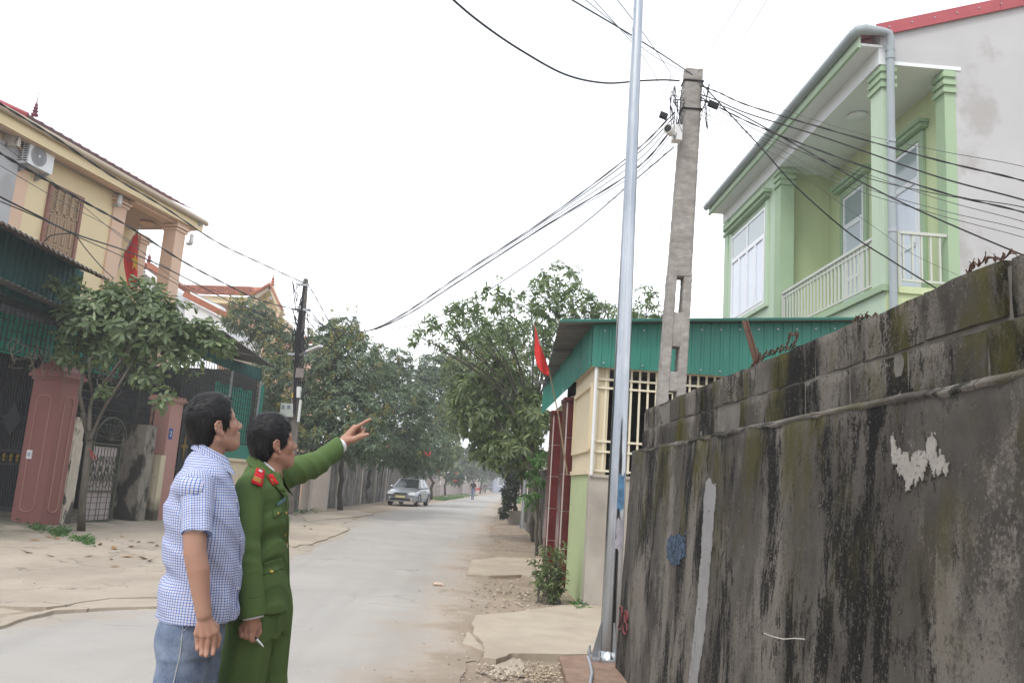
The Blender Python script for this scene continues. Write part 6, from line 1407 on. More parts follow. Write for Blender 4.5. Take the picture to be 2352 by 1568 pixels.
for (u, v, top, lab) in [(1078, 1130, 1080, 'far leaning grey pole behind the walking man'), (1089, 1128, 1075, 'far pale pole just right of the walking man'), (1101, 1126, 1068, 'farthest pale lamp pole with a lamp head')]:
    b = at(u, v, Z=.0); r = empty('far_pole', b, lab, 'pole', 'far poles along the street'); s = np.linalg.norm(b - EYE) / FPX; m = MB(); m.lathe(b, [(.2, 0), (.14, (v - top) * s)], 8); m.build('shaft', M['pole_conc'], r, True)
    if '1068' in str(top): m = MB(); m.bar(b + [0, 0, (v - top) * s], b + [-.9, 0, (v - top) * s + .2], .25, .12); m.build('lamp_head', M['whiteplastic'], r)

# ================================================================ left fence, far buildings, vehicles
f0, f1 = at(690, 1173, Z=.05), at(905, 1146, Z=.05); FF = Frame(f0[:2], math.atan2(f1[0] - f0[0], f1[1] - f0[1])); FL = np.linalg.norm((f1 - f0)[:2])
fw = empty('fence_wall', f0, 'long shaded concrete fence wall under the mango trees', 'wall')
M['fence'] = wall_mat('stained_fence', (.26, .245, .225), (.15, .14, .13), (.035, .035, .033), .3, 11.)  # stained concrete, also used on the low wall along the right kerb
aa = FF.pix(745, 1165, 0)[0]
m = MB(); m.fbox(FF, aa, FL + 40, -.25, -.05, 0, 2.3); m.build('panel', M['fence'], fw)
m = MB(); m.fbox(FF, -5.5, FF.pix(688, 1170, 0)[0], -.25, -.05, 0, 2.1); m.build('panel', M['fence'], fw)
for u in (771, 826, 859, 882): a = FF.pix(u, 1150, 0)[0]; m = MB(); m.fbox(FF, a - .15, a + .15, -.3, .03, 0, 2.75); m.build('fence_post', M['conc'], fw)
M['offwhite'] = pm('dusty_white_paint', (.56, .50, .46), .8, .06, 1.5, second=(.44, .37, .31), amt=.5)
for (u0, u1, v, tp, lab) in [(687, 705, 1173, 2.05, 'narrow off white gate pillar behind the officer, left of the pair'), (713, 744, 1169, 2.35, 'wide off white gate pillar behind the officer, right of the pair')]:
    a0, a1 = FF.pix(u0, v, .1)[0], FF.pix(u1, v, .1)[0]; a1 = min(a1, a0 + .9); r = empty('gate_pillar', FF.p(a0, 0, 0), lab, 'gate pillar', 'off white gate pillars'); q = at(u0, v, Z=.03); s = np.linalg.norm(q - EYE) / FPX; wd = (u1 - u0) * s
    m = MB(); m.obox((q[0] + wd / 2, q[1] + .25, tp / 2), (wd / 2, 0, 0), (0, .25, 0), (0, 0, tp / 2)); m.build('shaft', M['offwhite'], r)
    m = MB(); m.obox((q[0] + wd / 2, q[1] + .25, tp + .05), (wd / 2 + .05, 0, 0), (0, .3, 0), (0, 0, .05)); m.build('cap', M['offwhite'], r)
q = at(706, 1168, Z=.03); s = np.linalg.norm(q - EYE) / FPX; ig = empty('iron_gate', q, 'pale green sheet gate between the two off white pillars', 'gate')
m = MB(); m.box(q[0], q[0] + 7 * s, q[1] + .3, q[1] + .33, .35, 1.6); m.build('panel', M['ltgreen'], ig)
for z in (.2, 1.75, 1.95): m = MB(); m.box(q[0], q[0] + 7 * s, q[1] + .3, q[1] + .34, z - .02, z + .02); m.build('rail', M['iron'], ig)
# right side boundary beyond the burgundy pillars
rw = empty('street_wall', (2.2, 24, 0), 'mossy low wall along the right kerb behind the second steel pole', 'wall')
m = MB(); m.box(1.95, 2.15, 17.6, 28., 0, 1.9); m.build('panel', M['fence'], rw); m = MB(); m.box(1.88, 2.15, 15.1, 17.4, 0, 1.8); m.build('panel', M['post_old'], rw)
m = MB(); m.add([(2.3, 28, 0), (5.2, 60, 0), (5.4, 60, 0), (2.5, 28, 0), (2.3, 28, 1.7), (5.2, 60, 1.7), (5.4, 60, 1.7), (2.5, 28, 1.7)], [(0, 1, 2, 3), (4, 5, 6, 7), (0, 1, 5, 4), (1, 2, 6, 5), (2, 3, 7, 6), (3, 0, 4, 7)]); m.build('panel', M['fence'], rw)
# far houses
def far_house(x0, x1, y0, y1, h, wallm, roofm, lab, win=3, pitch=1.2):
    r = empty('far_house', ((x0 + x1) / 2, y0, 0), lab, 'house'); m = MB(); m.box(x0, x1, y0, y1, 0, h); m.build('wall', wallm, r)
    m = MB(); m.prism([(x0 - .4, y0 - .4, h), (x1 + .4, y0 - .4, h), (x1 + .4, y0 - .4, h + .2), ((x0 + x1) / 2, y0 - .4, h + pitch), (x0 - .4, y0 - .4, h + .2)], (0, y1 - y0 + .8, 0)); m.build('roof', roofm, r)
    for k in range(win):
        c = x0 + (x1 - x0) * (k + .5) / win; w_ = MB(); w_.box(c - .55, c + .55, y0 - .03, y0 + .02, h * .35, h * .75); w_ = w_.build('window', M['frame'], r); g_ = MB(); g_.box(c - .45, c + .45, y0 - .035, y0 - .03, h * .38, h * .72); g_.build('pane', M['glass'], w_)
P_ = lambda c: pm('far_wall', c, .85, .06, 1.)
far_house(4.2, 12, 150, 160, 3.6, P_((.30, .33, .42)), M['zinc'], 'low bluish house closing the end of the street')
far_house(9, 16, 134, 142, 3.2, P_((.55, .50, .38)), M['undersheet'], 'low cream house at the right of the street end', 2)
far_house(-6, 1.5, 150, 158, 4.2, P_((.46, .38, .36)), M['tileorange'], 'dusty pink house at the left of the street end', 2)
far_house(-12, -5, 96, 106, 4.5, P_((.45, .43, .38)), M['redroof'], 'pale house behind the far left verge', 2)
far_house(6.4, 11, 62, 76, 4.2, P_((.4, .38, .33)), M['undersheet'], 'grey shed house on the right behind the olive tree', 2)
fwp = empty('far_wall', (6, 128, 0), 'low brownish wall crossing the far end of the street', 'wall'); m = MB(); m.box(6.2, 17, 140, 140.3, 0, 1.4); m.build('panel', P_((.36, .29, .25)), fwp)
fwp = empty('far_wall', (-3, 100, 0), 'pinkish low wall along the far left verge', 'wall'); m = MB(); m.add([(-5.2, 66, 0), (.3, 120, 0), (.1, 120, 0), (-5.4, 66, 0), (-5.2, 66, 1.6), (.3, 120, 1.6), (.1, 120, 1.6), (-5.4, 66, 1.6)], [(0, 1, 2, 3), (4, 5, 6, 7), (0, 1, 5, 4), (1, 2, 6, 5), (2, 3, 7, 6), (3, 0, 4, 7)]); m.build('panel', P_((.42, .36, .33)), fwp)
# red cloths in the dark trees
for k, (u, v, w_, Y, lab) in enumerate([(978, 1041, 11, 44, 'orange red cloth hanging in the dark foliage above the car'), (1046, 1104, 3, 75, 'small red flag on the far left verge, lower one'), (1048, 1086, 2.5, 75, 'small red flag on the far left verge, upper one')]):
    s = Y / FPX; c = at(u, v, Y=Y); P = [[c + np.array([(i / 5 - .5) * 2 * w_ * s, .05 * math.sin(i * 2), (.5 - j / 2) * w_ * s * (1. if k else .8) + .06 * math.sin(i * 1.4)]) for j in range(3)] for i in range(6)]
    m = MB(); m.sheet(P); o = m.build('red_cloth', M['red'], None, 'all', fix=False); tag(o, lab, 'flag'); md = o.modifiers.new('t', 'SOLIDIFY'); md.thickness = .01
# --- fallen leaves and litter
M['dryleaf'] = pm('dry_leaf', (.30, .16, .06), .8, .35, 15., coord='Object')
gl_ = 'dry leaves on the apron and road'
proto = None
for (u, v) in [(112, 1233), (130, 1237), (115, 1276), (78, 1240), (205, 1276), (262, 1259), (300, 1255), (302, 1241), (318, 1244), (330, 1282), (345, 1286), (292, 1278), (255, 1283), (262, 1300), (360, 1252), (390, 1254), (700, 1208), (62, 1268), (230, 1250), (350, 1245), (280, 1232), (715, 1215), (1130, 1215), (1150, 1225), (1145, 1243), (1215, 1255)]:
    q = at(u, v, Z=.05)
    for _ in range(3): q = at(u, v, Z=(gz(q[0], q[1]) + .03 if q[0] < -3.2 else .02))
    if proto is None:
        m = MB(); m.add([(-.09, 0, .012), (-.03, -.032, 0), (.04, -.03, .006), (.1, 0, .02), (.04, .03, .018), (-.03, .034, .01), (0, 0, -.004)], [(0, 1, 6, 5), (1, 2, 3, 6), (6, 3, 4, 5)]); proto = m.build('fallen_leaf', M['dryleaf'], None, 'all', fix=False); tag(proto, 'dry brown fallen leaf lying on the ground', 'leaf', gl_); o = proto
    else: o = inst(proto)
    o.location = q; o.rotation_euler = (random.uniform(-.2, .2), random.uniform(-.2, .2), random.uniform(0, 6.3)); s = random.uniform(.7, 1.3); o.scale = (s, s, s)
q = at(1007, 1344, Z=.02); m = MB(); m.tube([q + [-.09, .02, .01], q + [-.04, 0, .022], q + [.03, .01, .02], q + [.09, -.02, .008]], [.004, .026, .02, .003], 7); tag(m.build('wrapper', pm('crumpled_wrapper', (.55, .42, .33), .5, .5, 30.), None, 'all', fix=False), 'crumpled pale wrapper lying alone on the road', 'litter')
C = []; m = MB()                           # stones and grit along the kerb: nobody could count them
def pebble(m, c, s):
    V = [np.array(p) for p in [(1, 0, 0), (-1, 0, 0), (0, 1, 0), (0, -1, 0), (0, 0, .7), (0, 0, -.4)]]; V = [c + np.array(p) * s * random.uniform(.6, 1.2) for p in V]
    m.add(V, [(0, 2, 4), (2, 1, 4), (1, 3, 4), (3, 0, 4), (2, 0, 5), (1, 2, 5), (3, 1, 5), (0, 3, 5)])
for k in range(1500):
    y = 5 + 28 * random.random() ** 1.6; x = lerp_pts(right, y) + random.uniform(-.25, 1.35) * (1 if random.random() < .85 else -1.5); pebble(m, np.array([x, y, .012]), random.choice((.006, .008, .011, .015, .022)))
for k in range(500):
    y = 6 + 20 * random.random(); x = lerp_pts(left, y) - random.uniform(-.5, 3); pebble(m, np.array([x, y, gz(x, y) + .022]), random.choice((.006, .008, .012)))
for k in range(160): q = at(random.gauss(1180, 45), random.gauss(1545, 14), Z=.02); pebble(m, q, random.uniform(.008, .03))
for k in range(160): q = at(random.gauss(1195, 45), random.gauss(1360, 16), Z=.02); pebble(m, q, random.uniform(.008, .03))
o = m.build('gravel', pm('grit', (.36, .30, .24), .95, .1, 20., island=.5), None, fix=False); tag(o, 'loose stones and grit along the kerb', kind='stuff')
m = MB()
for k in range(420): q = at(random.gauss(1245, 22), random.gauss(1550, 12), Z=.03); pebble(m, q + [0, 0, random.uniform(0, .03)], random.uniform(.006, .016))
tag(m.build('crushed_rubble', pm('pale_rubble', (.40, .33, .24), .95, .1, 30., island=.4), None, fix=False), 'heap of pale crushed rubble in front of the brown plinth', kind='stuff')
# ================================================================ people: bodies and clothes grown from signed distance fields
def vcap(a, b, ra, rb=None):
    a = np.array(a, float); b = np.array(b, float); rb = ra if rb is None else rb; ba = b - a; bb = ba @ ba + 1e-12
    def f(p):
        t = np.clip(((p - a) @ ba) / bb, 0, 1); return np.linalg.norm(p - a - t[:, None] * ba, axis=1) - (ra + (rb - ra) * t)
    return f, (a + b) / 2, np.linalg.norm(ba) / 2 + max(ra, rb)
def vell(c, r, rot=None):
    c = np.array(c, float); r = np.array(r, float)
    def f(p):
        q = p - c
        if rot is not None: q = q @ rot
        k0 = np.linalg.norm(q / r, axis=1); k1 = np.linalg.norm(q / (r * r), axis=1) + 1e-9; return k0 * (k0 - 1) / k1
    return f, c, r.max()
def vbox(c, h, rot, rd):
    c = np.array(c, float); h = np.array(h, float) - rd
    def f(p):
        q = np.abs((p - c) @ rot) - h; return np.linalg.norm(np.maximum(q, 0), axis=1) + np.minimum(q.max(1), 0) - rd
    return f, c, np.linalg.norm(h) + rd
def vloft(tab, ex=2.3):                  # rows: z, x back, x front, half width, y centre
    T = np.array([list(r) + [0] * (5 - len(r)) for r in sorted(tab)], float)
    def f(p):
        z = p[:, 2]; xb, xf, b, yc = (np.interp(z, T[:, 0], T[:, k]) for k in (1, 2, 3, 4)); cx = (xb + xf) / 2; a = (xf - xb) / 2
        k = (np.abs((p[:, 0] - cx) / a) ** ex + np.abs((p[:, 1] - yc) / b) ** ex) ** (1 / ex)
        d = (k - 1) * np.minimum(a, b); dz = np.maximum(T[0, 0] - z, z - T[-1, 0])
        return np.maximum(d, dz)
    return f, np.array([0, 0, (T[0, 0] + T[-1, 0]) / 2]), (T[-1, 0] - T[0, 0]) / 2 + .35
def vplane(n, d): n = nrm(n); return (lambda p: p @ n - d), None, 0
class Sdf:
    def __init__(s): s.ops = []; s.post = []; s.disp = None
    def u(s, prim, k=.02): s.ops.append(('u', k, prim)); return s
    def sub(s, prim, k=.008): s.ops.append(('s', k, prim)); return s
    def cut(s, prim, k=.002): s.post.append((k, prim)); return s
    def ev(s, p, cc=None, cr=0):
        d = np.full(len(p), .5)
        for op, k, (f, c, r) in s.ops:
            if c is not None and cc is not None and np.linalg.norm(cc - c) - cr - r > .07 and op != 'i': continue
            e = f(p)
            if op == 'u': h = np.clip(.5 + .5 * (e - d) / k, 0, 1); d = e * (1 - h) + d * h - k * h * (1 - h)
            else:
                e = -e if op == 's' else e; h = np.clip(.5 - .5 * (e - d) / k, 0, 1); d = e * (1 - h) + d * h + k * h * (1 - h)
        if s.disp is not None: d = d + s.disp(p)
        for k, (f, c, r) in s.post: e = f(p); h = np.clip(.5 - .5 * (e - d) / k, 0, 1); d = e * (1 - h) + d * h + k * h * (1 - h)
        return d
    def mesh(s, lo, hi, h, B=8):
        lo = np.array(lo, float); nb = np.ceil((np.array(hi) - lo) / (h * B)).astype(int)
        I = np.stack(np.meshgrid(*[np.arange(n) for n in nb], indexing='ij'), -1).reshape(-1, 3)
        cen = lo + (I + .5) * B * h; keep = np.zeros(len(I), bool); R_ = B * h * .87
        for i in range(0, len(I), 4000): keep[i:i + 4000] = np.abs(s.ev(cen[i:i + 4000])) < R_ * 1.5 + .012
        I = I[keep]; cen = cen[keep]; g1 = np.arange(B + 1); loc = np.stack(np.meshgrid(g1, g1, g1, indexing='ij'), -1).reshape(-1, 3)
        N3 = nb * B + 2; keyf = lambda c: (c[..., 0].astype(np.int64) * N3[1] + c[..., 1]) * N3[2] + c[..., 2]
        K_, V_, E_ = [], [], []
        CH = 24; corner = np.array([[i, j, k] for i in (0, 1) for j in (0, 1) for k in (0, 1)]); edges = [(a, b) for a in range(8) for b in range(a + 1, 8) if np.abs(corner[a] - corner[b]).sum() == 1]
        for i in range(0, len(I), CH):
            ib = I[i:i + CH]; P = (ib[:, None, :] * B + loc[None]); pts = lo + P.reshape(-1, 3) * h; cc = cen[i:i + CH].mean(0); cr = np.linalg.norm(cen[i:i + CH] - cc, axis=1).max() + R_
            D = s.ev(pts, cc, cr).reshape(-1, B + 1, B + 1, B + 1)
            cs = np.stack([D[:, a:a + B, b:b + B, c:c + B] for a, b, c in corner], -1); ins = cs < 0; act = ins.any(-1) & ~ins.all(-1); w = np.argwhere(act)
            if not len(w): continue
            v8 = cs[act]; acc = np.zeros((len(w), 3)); cnt = np.zeros(len(w))
            for a, b in edges:
                x = (v8[:, a] < 0) != (v8[:, b] < 0); t = np.where(x, v8[:, a] / (v8[:, a] - v8[:, b] + 1e-12), 0); acc += x[:, None] * (corner[a] + t[:, None] * (corner[b] - corner[a])); cnt += x
            gc = ib[w[:, 0]] * B + w[:, 1:]; K_.append(keyf(gc)); V_.append(lo + (gc + acc / cnt[:, None]) * h)
            for ax in range(3):
                o = [0, 0, 0]; o[ax] = 1; x = ins[..., 0] != ins[..., [4, 2, 1][ax]]; q = np.argwhere(x)
                if len(q): E_.append(np.concatenate([ib[q[:, 0]] * B + q[:, 1:], np.full((len(q), 1), ax), ins[..., 0][x][:, None]], 1))
        K = np.concatenate(K_); V = np.concatenate(V_); o = np.argsort(K); K = K[o]; V = V[o]; E = np.concatenate(E_); F_ = []
        for ax in range(3):
            e = E[E[:, 3] == ax]; a, b = [(1, 2), (2, 0), (0, 1)][ax]; da = np.zeros(3, int); da[a] = 1; db = np.zeros(3, int); db[b] = 1
            idx = []; ok = np.ones(len(e), bool)
            for off in (0 * da, da, da + db, db):
                k = keyf(e[:, :3] - off); j = np.clip(np.searchsorted(K, k), 0, len(K) - 1); ok &= K[j] == k; idx.append(j)
            q = np.stack(idx, 1)[ok]; fl = e[ok, 4] == 1; q[fl] = q[fl][:, ::-1]; F_.append(q)
        return V, np.concatenate(F_)[:, ::-1]
class Pose:                              # person-local frame: x forward, y to the left, z up
    def __init__(s, u, v, Y, ang):
        b = at(u, v, Y=Y); s.o = np.array([b[0], b[1], 0.]); s.f = np.array([math.cos(ang), math.sin(ang), 0]); s.l = np.array([-math.sin(ang), math.cos(ang), 0])
    def w(s, p): p = np.asarray(p, float); return s.o + p[..., 0:1] * s.f + p[..., 1:2] * s.l + p[..., 2:3] * np.array([0, 0, 1.])
    def px(s, u, v, y=0.): q = at(u, v, pl=(s.l, s.l @ s.o + y)) - s.o; return np.array([q @ s.f, y, q[2]])
def wnoise(seed, sc, n=5):
    r = np.random.default_rng(seed); K = r.normal(0, 1, (n, 3)); K = K / np.linalg.norm(K, axis=1, keepdims=True) * sc * r.uniform(.7, 1.5, (n, 1)); ph = r.uniform(0, 6.3, n)
    return lambda p: np.sin(p @ K.T + ph).sum(1) / n
def sdf_obj(name, sd, pose, lo, hi, h, mat, parent=None, uv=None, sm=True):
    V, F_ = sd.mesh(lo, hi, h); me = np_mesh(name, pose.w(V), F_)
    if uv is not None:
        U = uv(V); ly = me.uv_layers.new(name='UVMap'); li = np.zeros(len(me.loops), np.int32); me.loops.foreach_get('vertex_index', li); ly.data.foreach_set('uv', U[li].astype(np.float32).ravel())
    return link(name, me, mat, parent, sm)
def rotm(yaw, pitch, roll=0.):
    cy_, sy, cp_, sp_ = math.cos(yaw), math.sin(yaw), math.cos(pitch), math.sin(pitch)
    Rz = np.array([[cy_, -sy, 0], [sy, cy_, 0], [0, 0, 1]]); Ry = np.array([[cp_, 0, -sp_], [0, 1, 0], [sp_, 0, cp_]]); return Rz @ Ry
# skin, cloth -------------------------------------------------------------------
def skin_mat(name, c):
    g = NG(name); ob = g.tc.outputs['Object']; n1 = g.noise(ob, 9., 4); n2 = g.noise(ob, 140., 3)
    k = g.mix(g.ramp(n1, (.35, 0.), (.7, .55)), c, (c[0] * .98, c[1] * .78, c[2] * .74)); k = g.mix(g.ramp(n2, (.4, 0.), (.75, .25)), k, tuple(x * .75 for x in c))
    g.col(k).set(Roughness=.52); g.b.inputs['Specular IOR Level'].default_value = .35; g.b.inputs['Subsurface Weight'].default_value = .12; g.b.inputs['Subsurface Radius'].default_value = (1., .35, .2); g.b.inputs['Subsurface Scale'].default_value = .008
    g.bump(n2, .12, .003); return g.m
M['skin1'] = skin_mat('skin_warm', (.42, .245, .175)); M['skin2'] = skin_mat('skin_tan', (.41, .23, .16))
g = NG('black_hair'); ob = g.map(g.tc.outputs['Object'], (150, 150, 60)); n = g.noise(ob, 1., 5, .7)
g.col(g.ramp(n, (.3, (.004, .0038, .004)), (.75, (.013, .012, .013)))).set(Roughness=.42); g.b.inputs['Specular IOR Level'].default_value = .32; g.bump(n, .5, .004); M['hair'] = g.m
# woven check in cloth coordinates
def plaid():
    g = NG('blue_check_cotton'); s_ = g.sep(g.tc.outputs['UV']); P = .0094
    def line(x, off, wd): q = g.math('FRACT', g.math('ADD', g.math('DIVIDE', x, P), off)); return g.math('LESS_THAN', g.math('ABSOLUTE', g.math('SUBTRACT', q, .5)), wd / 2)
    def half(x, off): return g.math('LESS_THAN', g.math('FRACT', g.math('ADD', g.math('DIVIDE', x, P * 2), off)), .5)
    c = (.77, .78, .81)
    dark, mid, red = (.22, .28, .50), (.44, .60, .90), (.82, .70, .76)
    for x in (s_[0], s_[1]):
        c = g.mix(g.math('MULTIPLY', line(x, .5, .36), half(x, 0.)), c, dark, 'MULTIPLY')
        c = g.mix(g.math('MULTIPLY', line(x, .5, .46), half(x, .5)), c, mid, 'MULTIPLY')
        c = g.mix(line(x, .0, .18), c, red, 'MULTIPLY')
    g.col(c).set(Roughness=.85); g.b.inputs['Specular IOR Level'].default_value = .15; g.bump(g.noise(g.tc.outputs['Object'], 22., 4), .25, .008); return g.m
M['plaid'] = plaid()
g = NG('blue_denim'); ob = g.tc.outputs['Object']; n = g.noise(ob, 7., 5); t = g.noise(g.map(ob, (400, 400, 160)), 1., 2)
c = g.mix(g.ramp(n, (.35, 0.), (.68, 1.)), (.06, .095, .18), (.25, .305, .40)); c = g.mix(g.ramp(t, (.35, 0.), (.7, .35)), c, (.33, .37, .44))
g.col(c).set(Roughness=.9); g.b.inputs['Specular IOR Level'].default_value = .15; g.bump(g.math('ADD', g.noise(ob, 26., 4), t), .35, .008); M['denim'] = g.m
M['police'] = pm('leaf_green_wool', (.096, .150, .050), .85, .12, 5., .25, 160., spec=.15, second=(.066, .105, .033), amt=.6)
M['redfelt'] = pm('red_felt', (.56, .018, .028), .8, .06, 40.); M['gold2'] = pm('gold_thread', (.55, .36, .09), .4, .1, 40., metal=.5); M['silver'] = pm('silver_metal', (.6, .62, .62), .3, .1, metal=.8)
M['whitecloth'] = pm('white_cotton', (.76, .76, .77), .85, .03); M['shoe'] = pm('black_leather', (.02, .018, .017), .4, .2); M['tagblue'] = pm('name_tag_blue', (.09, .16, .18), .4, .1, 60.)
M['lip'] = pm('lip', (.40, .15, .12), .45, .1); M['stitch'] = pm('pale_stitch', (.42, .44, .46), .9)

def head_ops(sd, O, Rm, sc, neck_to, neck_r, ear_k=.006):
    T = lambda p: O + Rm @ (np.array(p, float) * sc)
    E = lambda c, r: vell(T(c), np.array(r) * sc, Rm); Cp = lambda a, b, ra, rb=None: vcap(T(a), T(b), ra * sc, (rb or ra) * sc)
    sd.u(E((-.006, 0, .045), (.089, .074, .088)), .02).u(E((.042, 0, .045), (.047, .060, .058)), .03).u(E((.042, 0, -.02), (.047, .057, .075)), .03)
    for s in (-1, 1):
        sd.u(Cp((-.004, s * .053, -.04), (.058, s * .024, -.086), .019, .018), .03).u(E((.05, s * .045, -.012), (.032, .021, .024)), .02).u(Cp((.083, s * .010, .031), (.068, s * .047, .029), .0095), .014)
    sd.u(E((.070, 0, -.086), (.022, .025, .018)), .02).u(E((.078, 0, -.052), (.018, .030, .024)), .02)
    for s in (-1, 1): sd.sub(E((.095, s * .031, .013), (.016, .017, .010)), .012).u(E((.0715, s * .031, .013), (.0135, .0135, .0125)), .004)
    sd.u(Cp((.086, 0, .024), (.107, 0, -.016), .0085, .0115), .014).u(E((.109, 0, -.021), (.0125, .0125, .0115)), .010)
    for s in (-1, 1): sd.u(E((.099, s * .0125, -.026), (.012, .0085, .0085)), .006)
    sd.u(E((.0935, 0, -.046), (.010, .023, .0062)), .006).u(E((.0915, 0, -.058), (.010, .019, .0068)), .006).sub(Cp((.107, -.017, -.0522), (.107, .017, -.0522), .0022), .004)
    for s in (-1, 1):                     # ears: thin shell with a raised rim and a hollow
        P = [(.010, .072, .014), (.008, .077, .026), (-.005, .082, .030), (-.018, .085, .021), (-.020, .084, .004), (-.012, .080, -.012), (.001, .075, -.023), (.007, .072, -.022)]
        sd.u(vell(T((-.005, s * .075, .003)), np.array((.017, .006, .026)) * sc, Rm), ear_k)
        for a, b in zip(P[:-1], P[1:]): sd.u(Cp((a[0], s * a[1], a[2]), (b[0], s * b[1], b[2]), .0042), .004)
        sd.u(Cp((-.008, s * .083, .014), (-.004, s * .081, -.010), .0042), .006).u(E((.004, s * .075, -.025), (.008, .006, .009)), .006).sub(E((.004, s * .084, -.001), (.0075, .010, .011)), .003)
    a = T((-.014, 0, -.02)); sd.u(vcap(a, neck_to, neck_r, neck_r * 1.06), .02).u(Cp((.02, 0, -.055), (.045, 0, -.07), .026), .03)
    return T
def finger(sd, pts, r0, r1, k=.004):
    n = len(pts) - 1
    for i in range(n): sd.u(vcap(pts[i], pts[i + 1], r0 + (r1 - r0) * i / n, r0 + (r1 - r0) * (i + 1) / n), k)
def hair_obj(name, O, Rm, sc, xmax, pose, par, thick=1., seed=1, bangs=0.):
    sd = Sdf(); E = lambda c, r: vell(O + Rm @ (np.array(c) * sc), np.array(r) * sc, Rm)
    sd.u(E((-.006, 0, .051), (.096, .081, .096 * thick)), .02).u(E((-.046, 0, -.012), (.047, .066, .070)), .03).u(E((.030, 0, .078), (.062, .064, .056 * thick)), .03)
    for s in (-1, 1): sd.u(E((.030, s * .060, .028), (.030, .018, .045)), .015)
    zs, xs = zip(*sorted(xmax)); zs = np.array(zs); xs = np.array(xs); nn = wnoise(seed, 190., 6)
    def keep(p):
        q = ((p - O) @ Rm) / sc; return (q[:, 0] - np.interp(q[:, 2], zs, xs) - .006 * nn(p) - .010 * np.abs(q[:, 1]) / .07 * (q[:, 2] > .05)) * .75 * sc
    sd.cut((keep, None, 0), .008)
    for s in (-1, 1): sd.sub(E((.0, s * .086, -.002), (.026, .016, .036)), .008)
    f1 = wnoise(seed + 3, 90.); f2 = wnoise(seed + 5, 260.)
    sd.disp = lambda p: .0016 * f1(p) + .0009 * f2(p * np.array([1, 1, .35]))
    lo = O - .17; hi = O + .19; o = sdf_obj(name, sd, pose, lo, hi, .0032, M['hair'], par, sm='all')
    me = o.data; rg = np.random.default_rng(seed); n = len(me.polygons); idx = rg.choice(n, 2600, False); co = np.zeros(n * 3); me.polygons.foreach_get('center', co); no = np.zeros(n * 3); me.polygons.foreach_get('normal', no); co = co.reshape(-1, 3)[idx]; no = no.reshape(-1, 3)[idx]
    Ow = pose.w(O); fw_ = pose.w(O + Rm @ np.array([1., 0, 0])) - Ow; upw = pose.w(O + Rm @ np.array([0, 0, 1.])) - Ow
    rel = co - Ow; zl = rel @ upw; xl = rel @ fw_
    flow = unit(fw_ * np.clip((zl - .03) * 14, -.2, 1.)[:, None] * (.7 + bangs) - upw * np.clip(1.1 - zl * 9, .05, 1.2)[:, None] - fw_ * np.clip(-xl * 4, 0, .4)[:, None] * .3)
    flow = unit(flow - no * (flow * no).sum(1)[:, None] + rg.normal(0, .16, flow.shape)); sd_ = unit(np.cross(flow, no)); Ln = rg.uniform(.014, .034, len(co))[:, None]; W_ = .0011
    P = np.stack([co - sd_ * W_, co + sd_ * W_, co + flow * Ln * .5 + no * .0014 + sd_ * W_, co + flow * Ln * .5 + no * .0014 - sd_ * W_, co + flow * Ln + no * .0004], 1)
    Fq = (np.array([[0, 1, 2, 3], [3, 2, 4, 4]])[None] + (np.arange(len(co)) * 5)[:, None, None]).reshape(-1, 4)
    q4 = Fq[0::2]; t3 = Fq[1::2][:, :3]; me2 = bpy.data.meshes.new('strands'); me2.from_pydata(P.reshape(-1, 3).tolist(), [], q4.tolist() + t3.tolist()); s2_ = link('strands', me2, M['hair'], o); tag(s2_, kind='stuff'); return o
def badge(tree_, quad, name, mat, par, lift=.003, n=6, m_=4, thick=.0025):
    """flat piece of cloth or metal laid on a garment: quad = 4 pixel corners"""
    A, B, C_, D_ = [np.array(q, float) for q in quad]; g_ = []; last = None
    for i in range(n + 1):
        row = []
        for j in range(m_ + 1):
            s, t = i / n, j / m_; q = (A * (1 - s) + B * s) * (1 - t) + (D_ * (1 - s) + C_ * s) * t; h, no = hit(tree_, *q)
            if h is None: h, no = last
            if no @ (EYE - h) < 0: no = -no
            last = (h, no); row.append(h + no * lift)
        g_.append(row)
    m = MB(); m.sheet(g_); o = m.build(name, mat, par, 'all', fix=False); md = o.modifiers.new('t', 'SOLIDIFY'); md.thickness = thick; md.offset = 0; return o
def disc(tree_, u, v, r, name, mat, par, lift=.002, dome=.004, n=14):
    h, no = hit(tree_, u, v)
    if h is None: return
    if no @ (EYE - h) < 0: no = -no
    m = MB(); m.lathe(h + no * lift, [(r, 0), (r * .98, dome * .5), (r * .6, dome), (r * .12, dome * 1.1)], n, no); return m.build(name, mat, par, True)
def cloth_strip(name, rows, mat, par, th=.003, sub=1, uvs=None):
    m = MB(); m.sheet(rows); o = m.build(name, mat, par, 'all', fix=False)
    if uvs is not None:
        ly = o.data.uv_layers.new(name='UVMap'); fl = [q for r in uvs for q in r]
        for lp_ in o.data.loops: ly.data[lp_.index].uv = fl[lp_.vertex_index]
    md = o.modifiers.new('t', 'SOLIDIFY'); md.thickness = th; md.offset = 0
    if sub: md = o.modifiers.new('s', 'SUBSURF'); md.levels = md.render_levels = sub
    return o

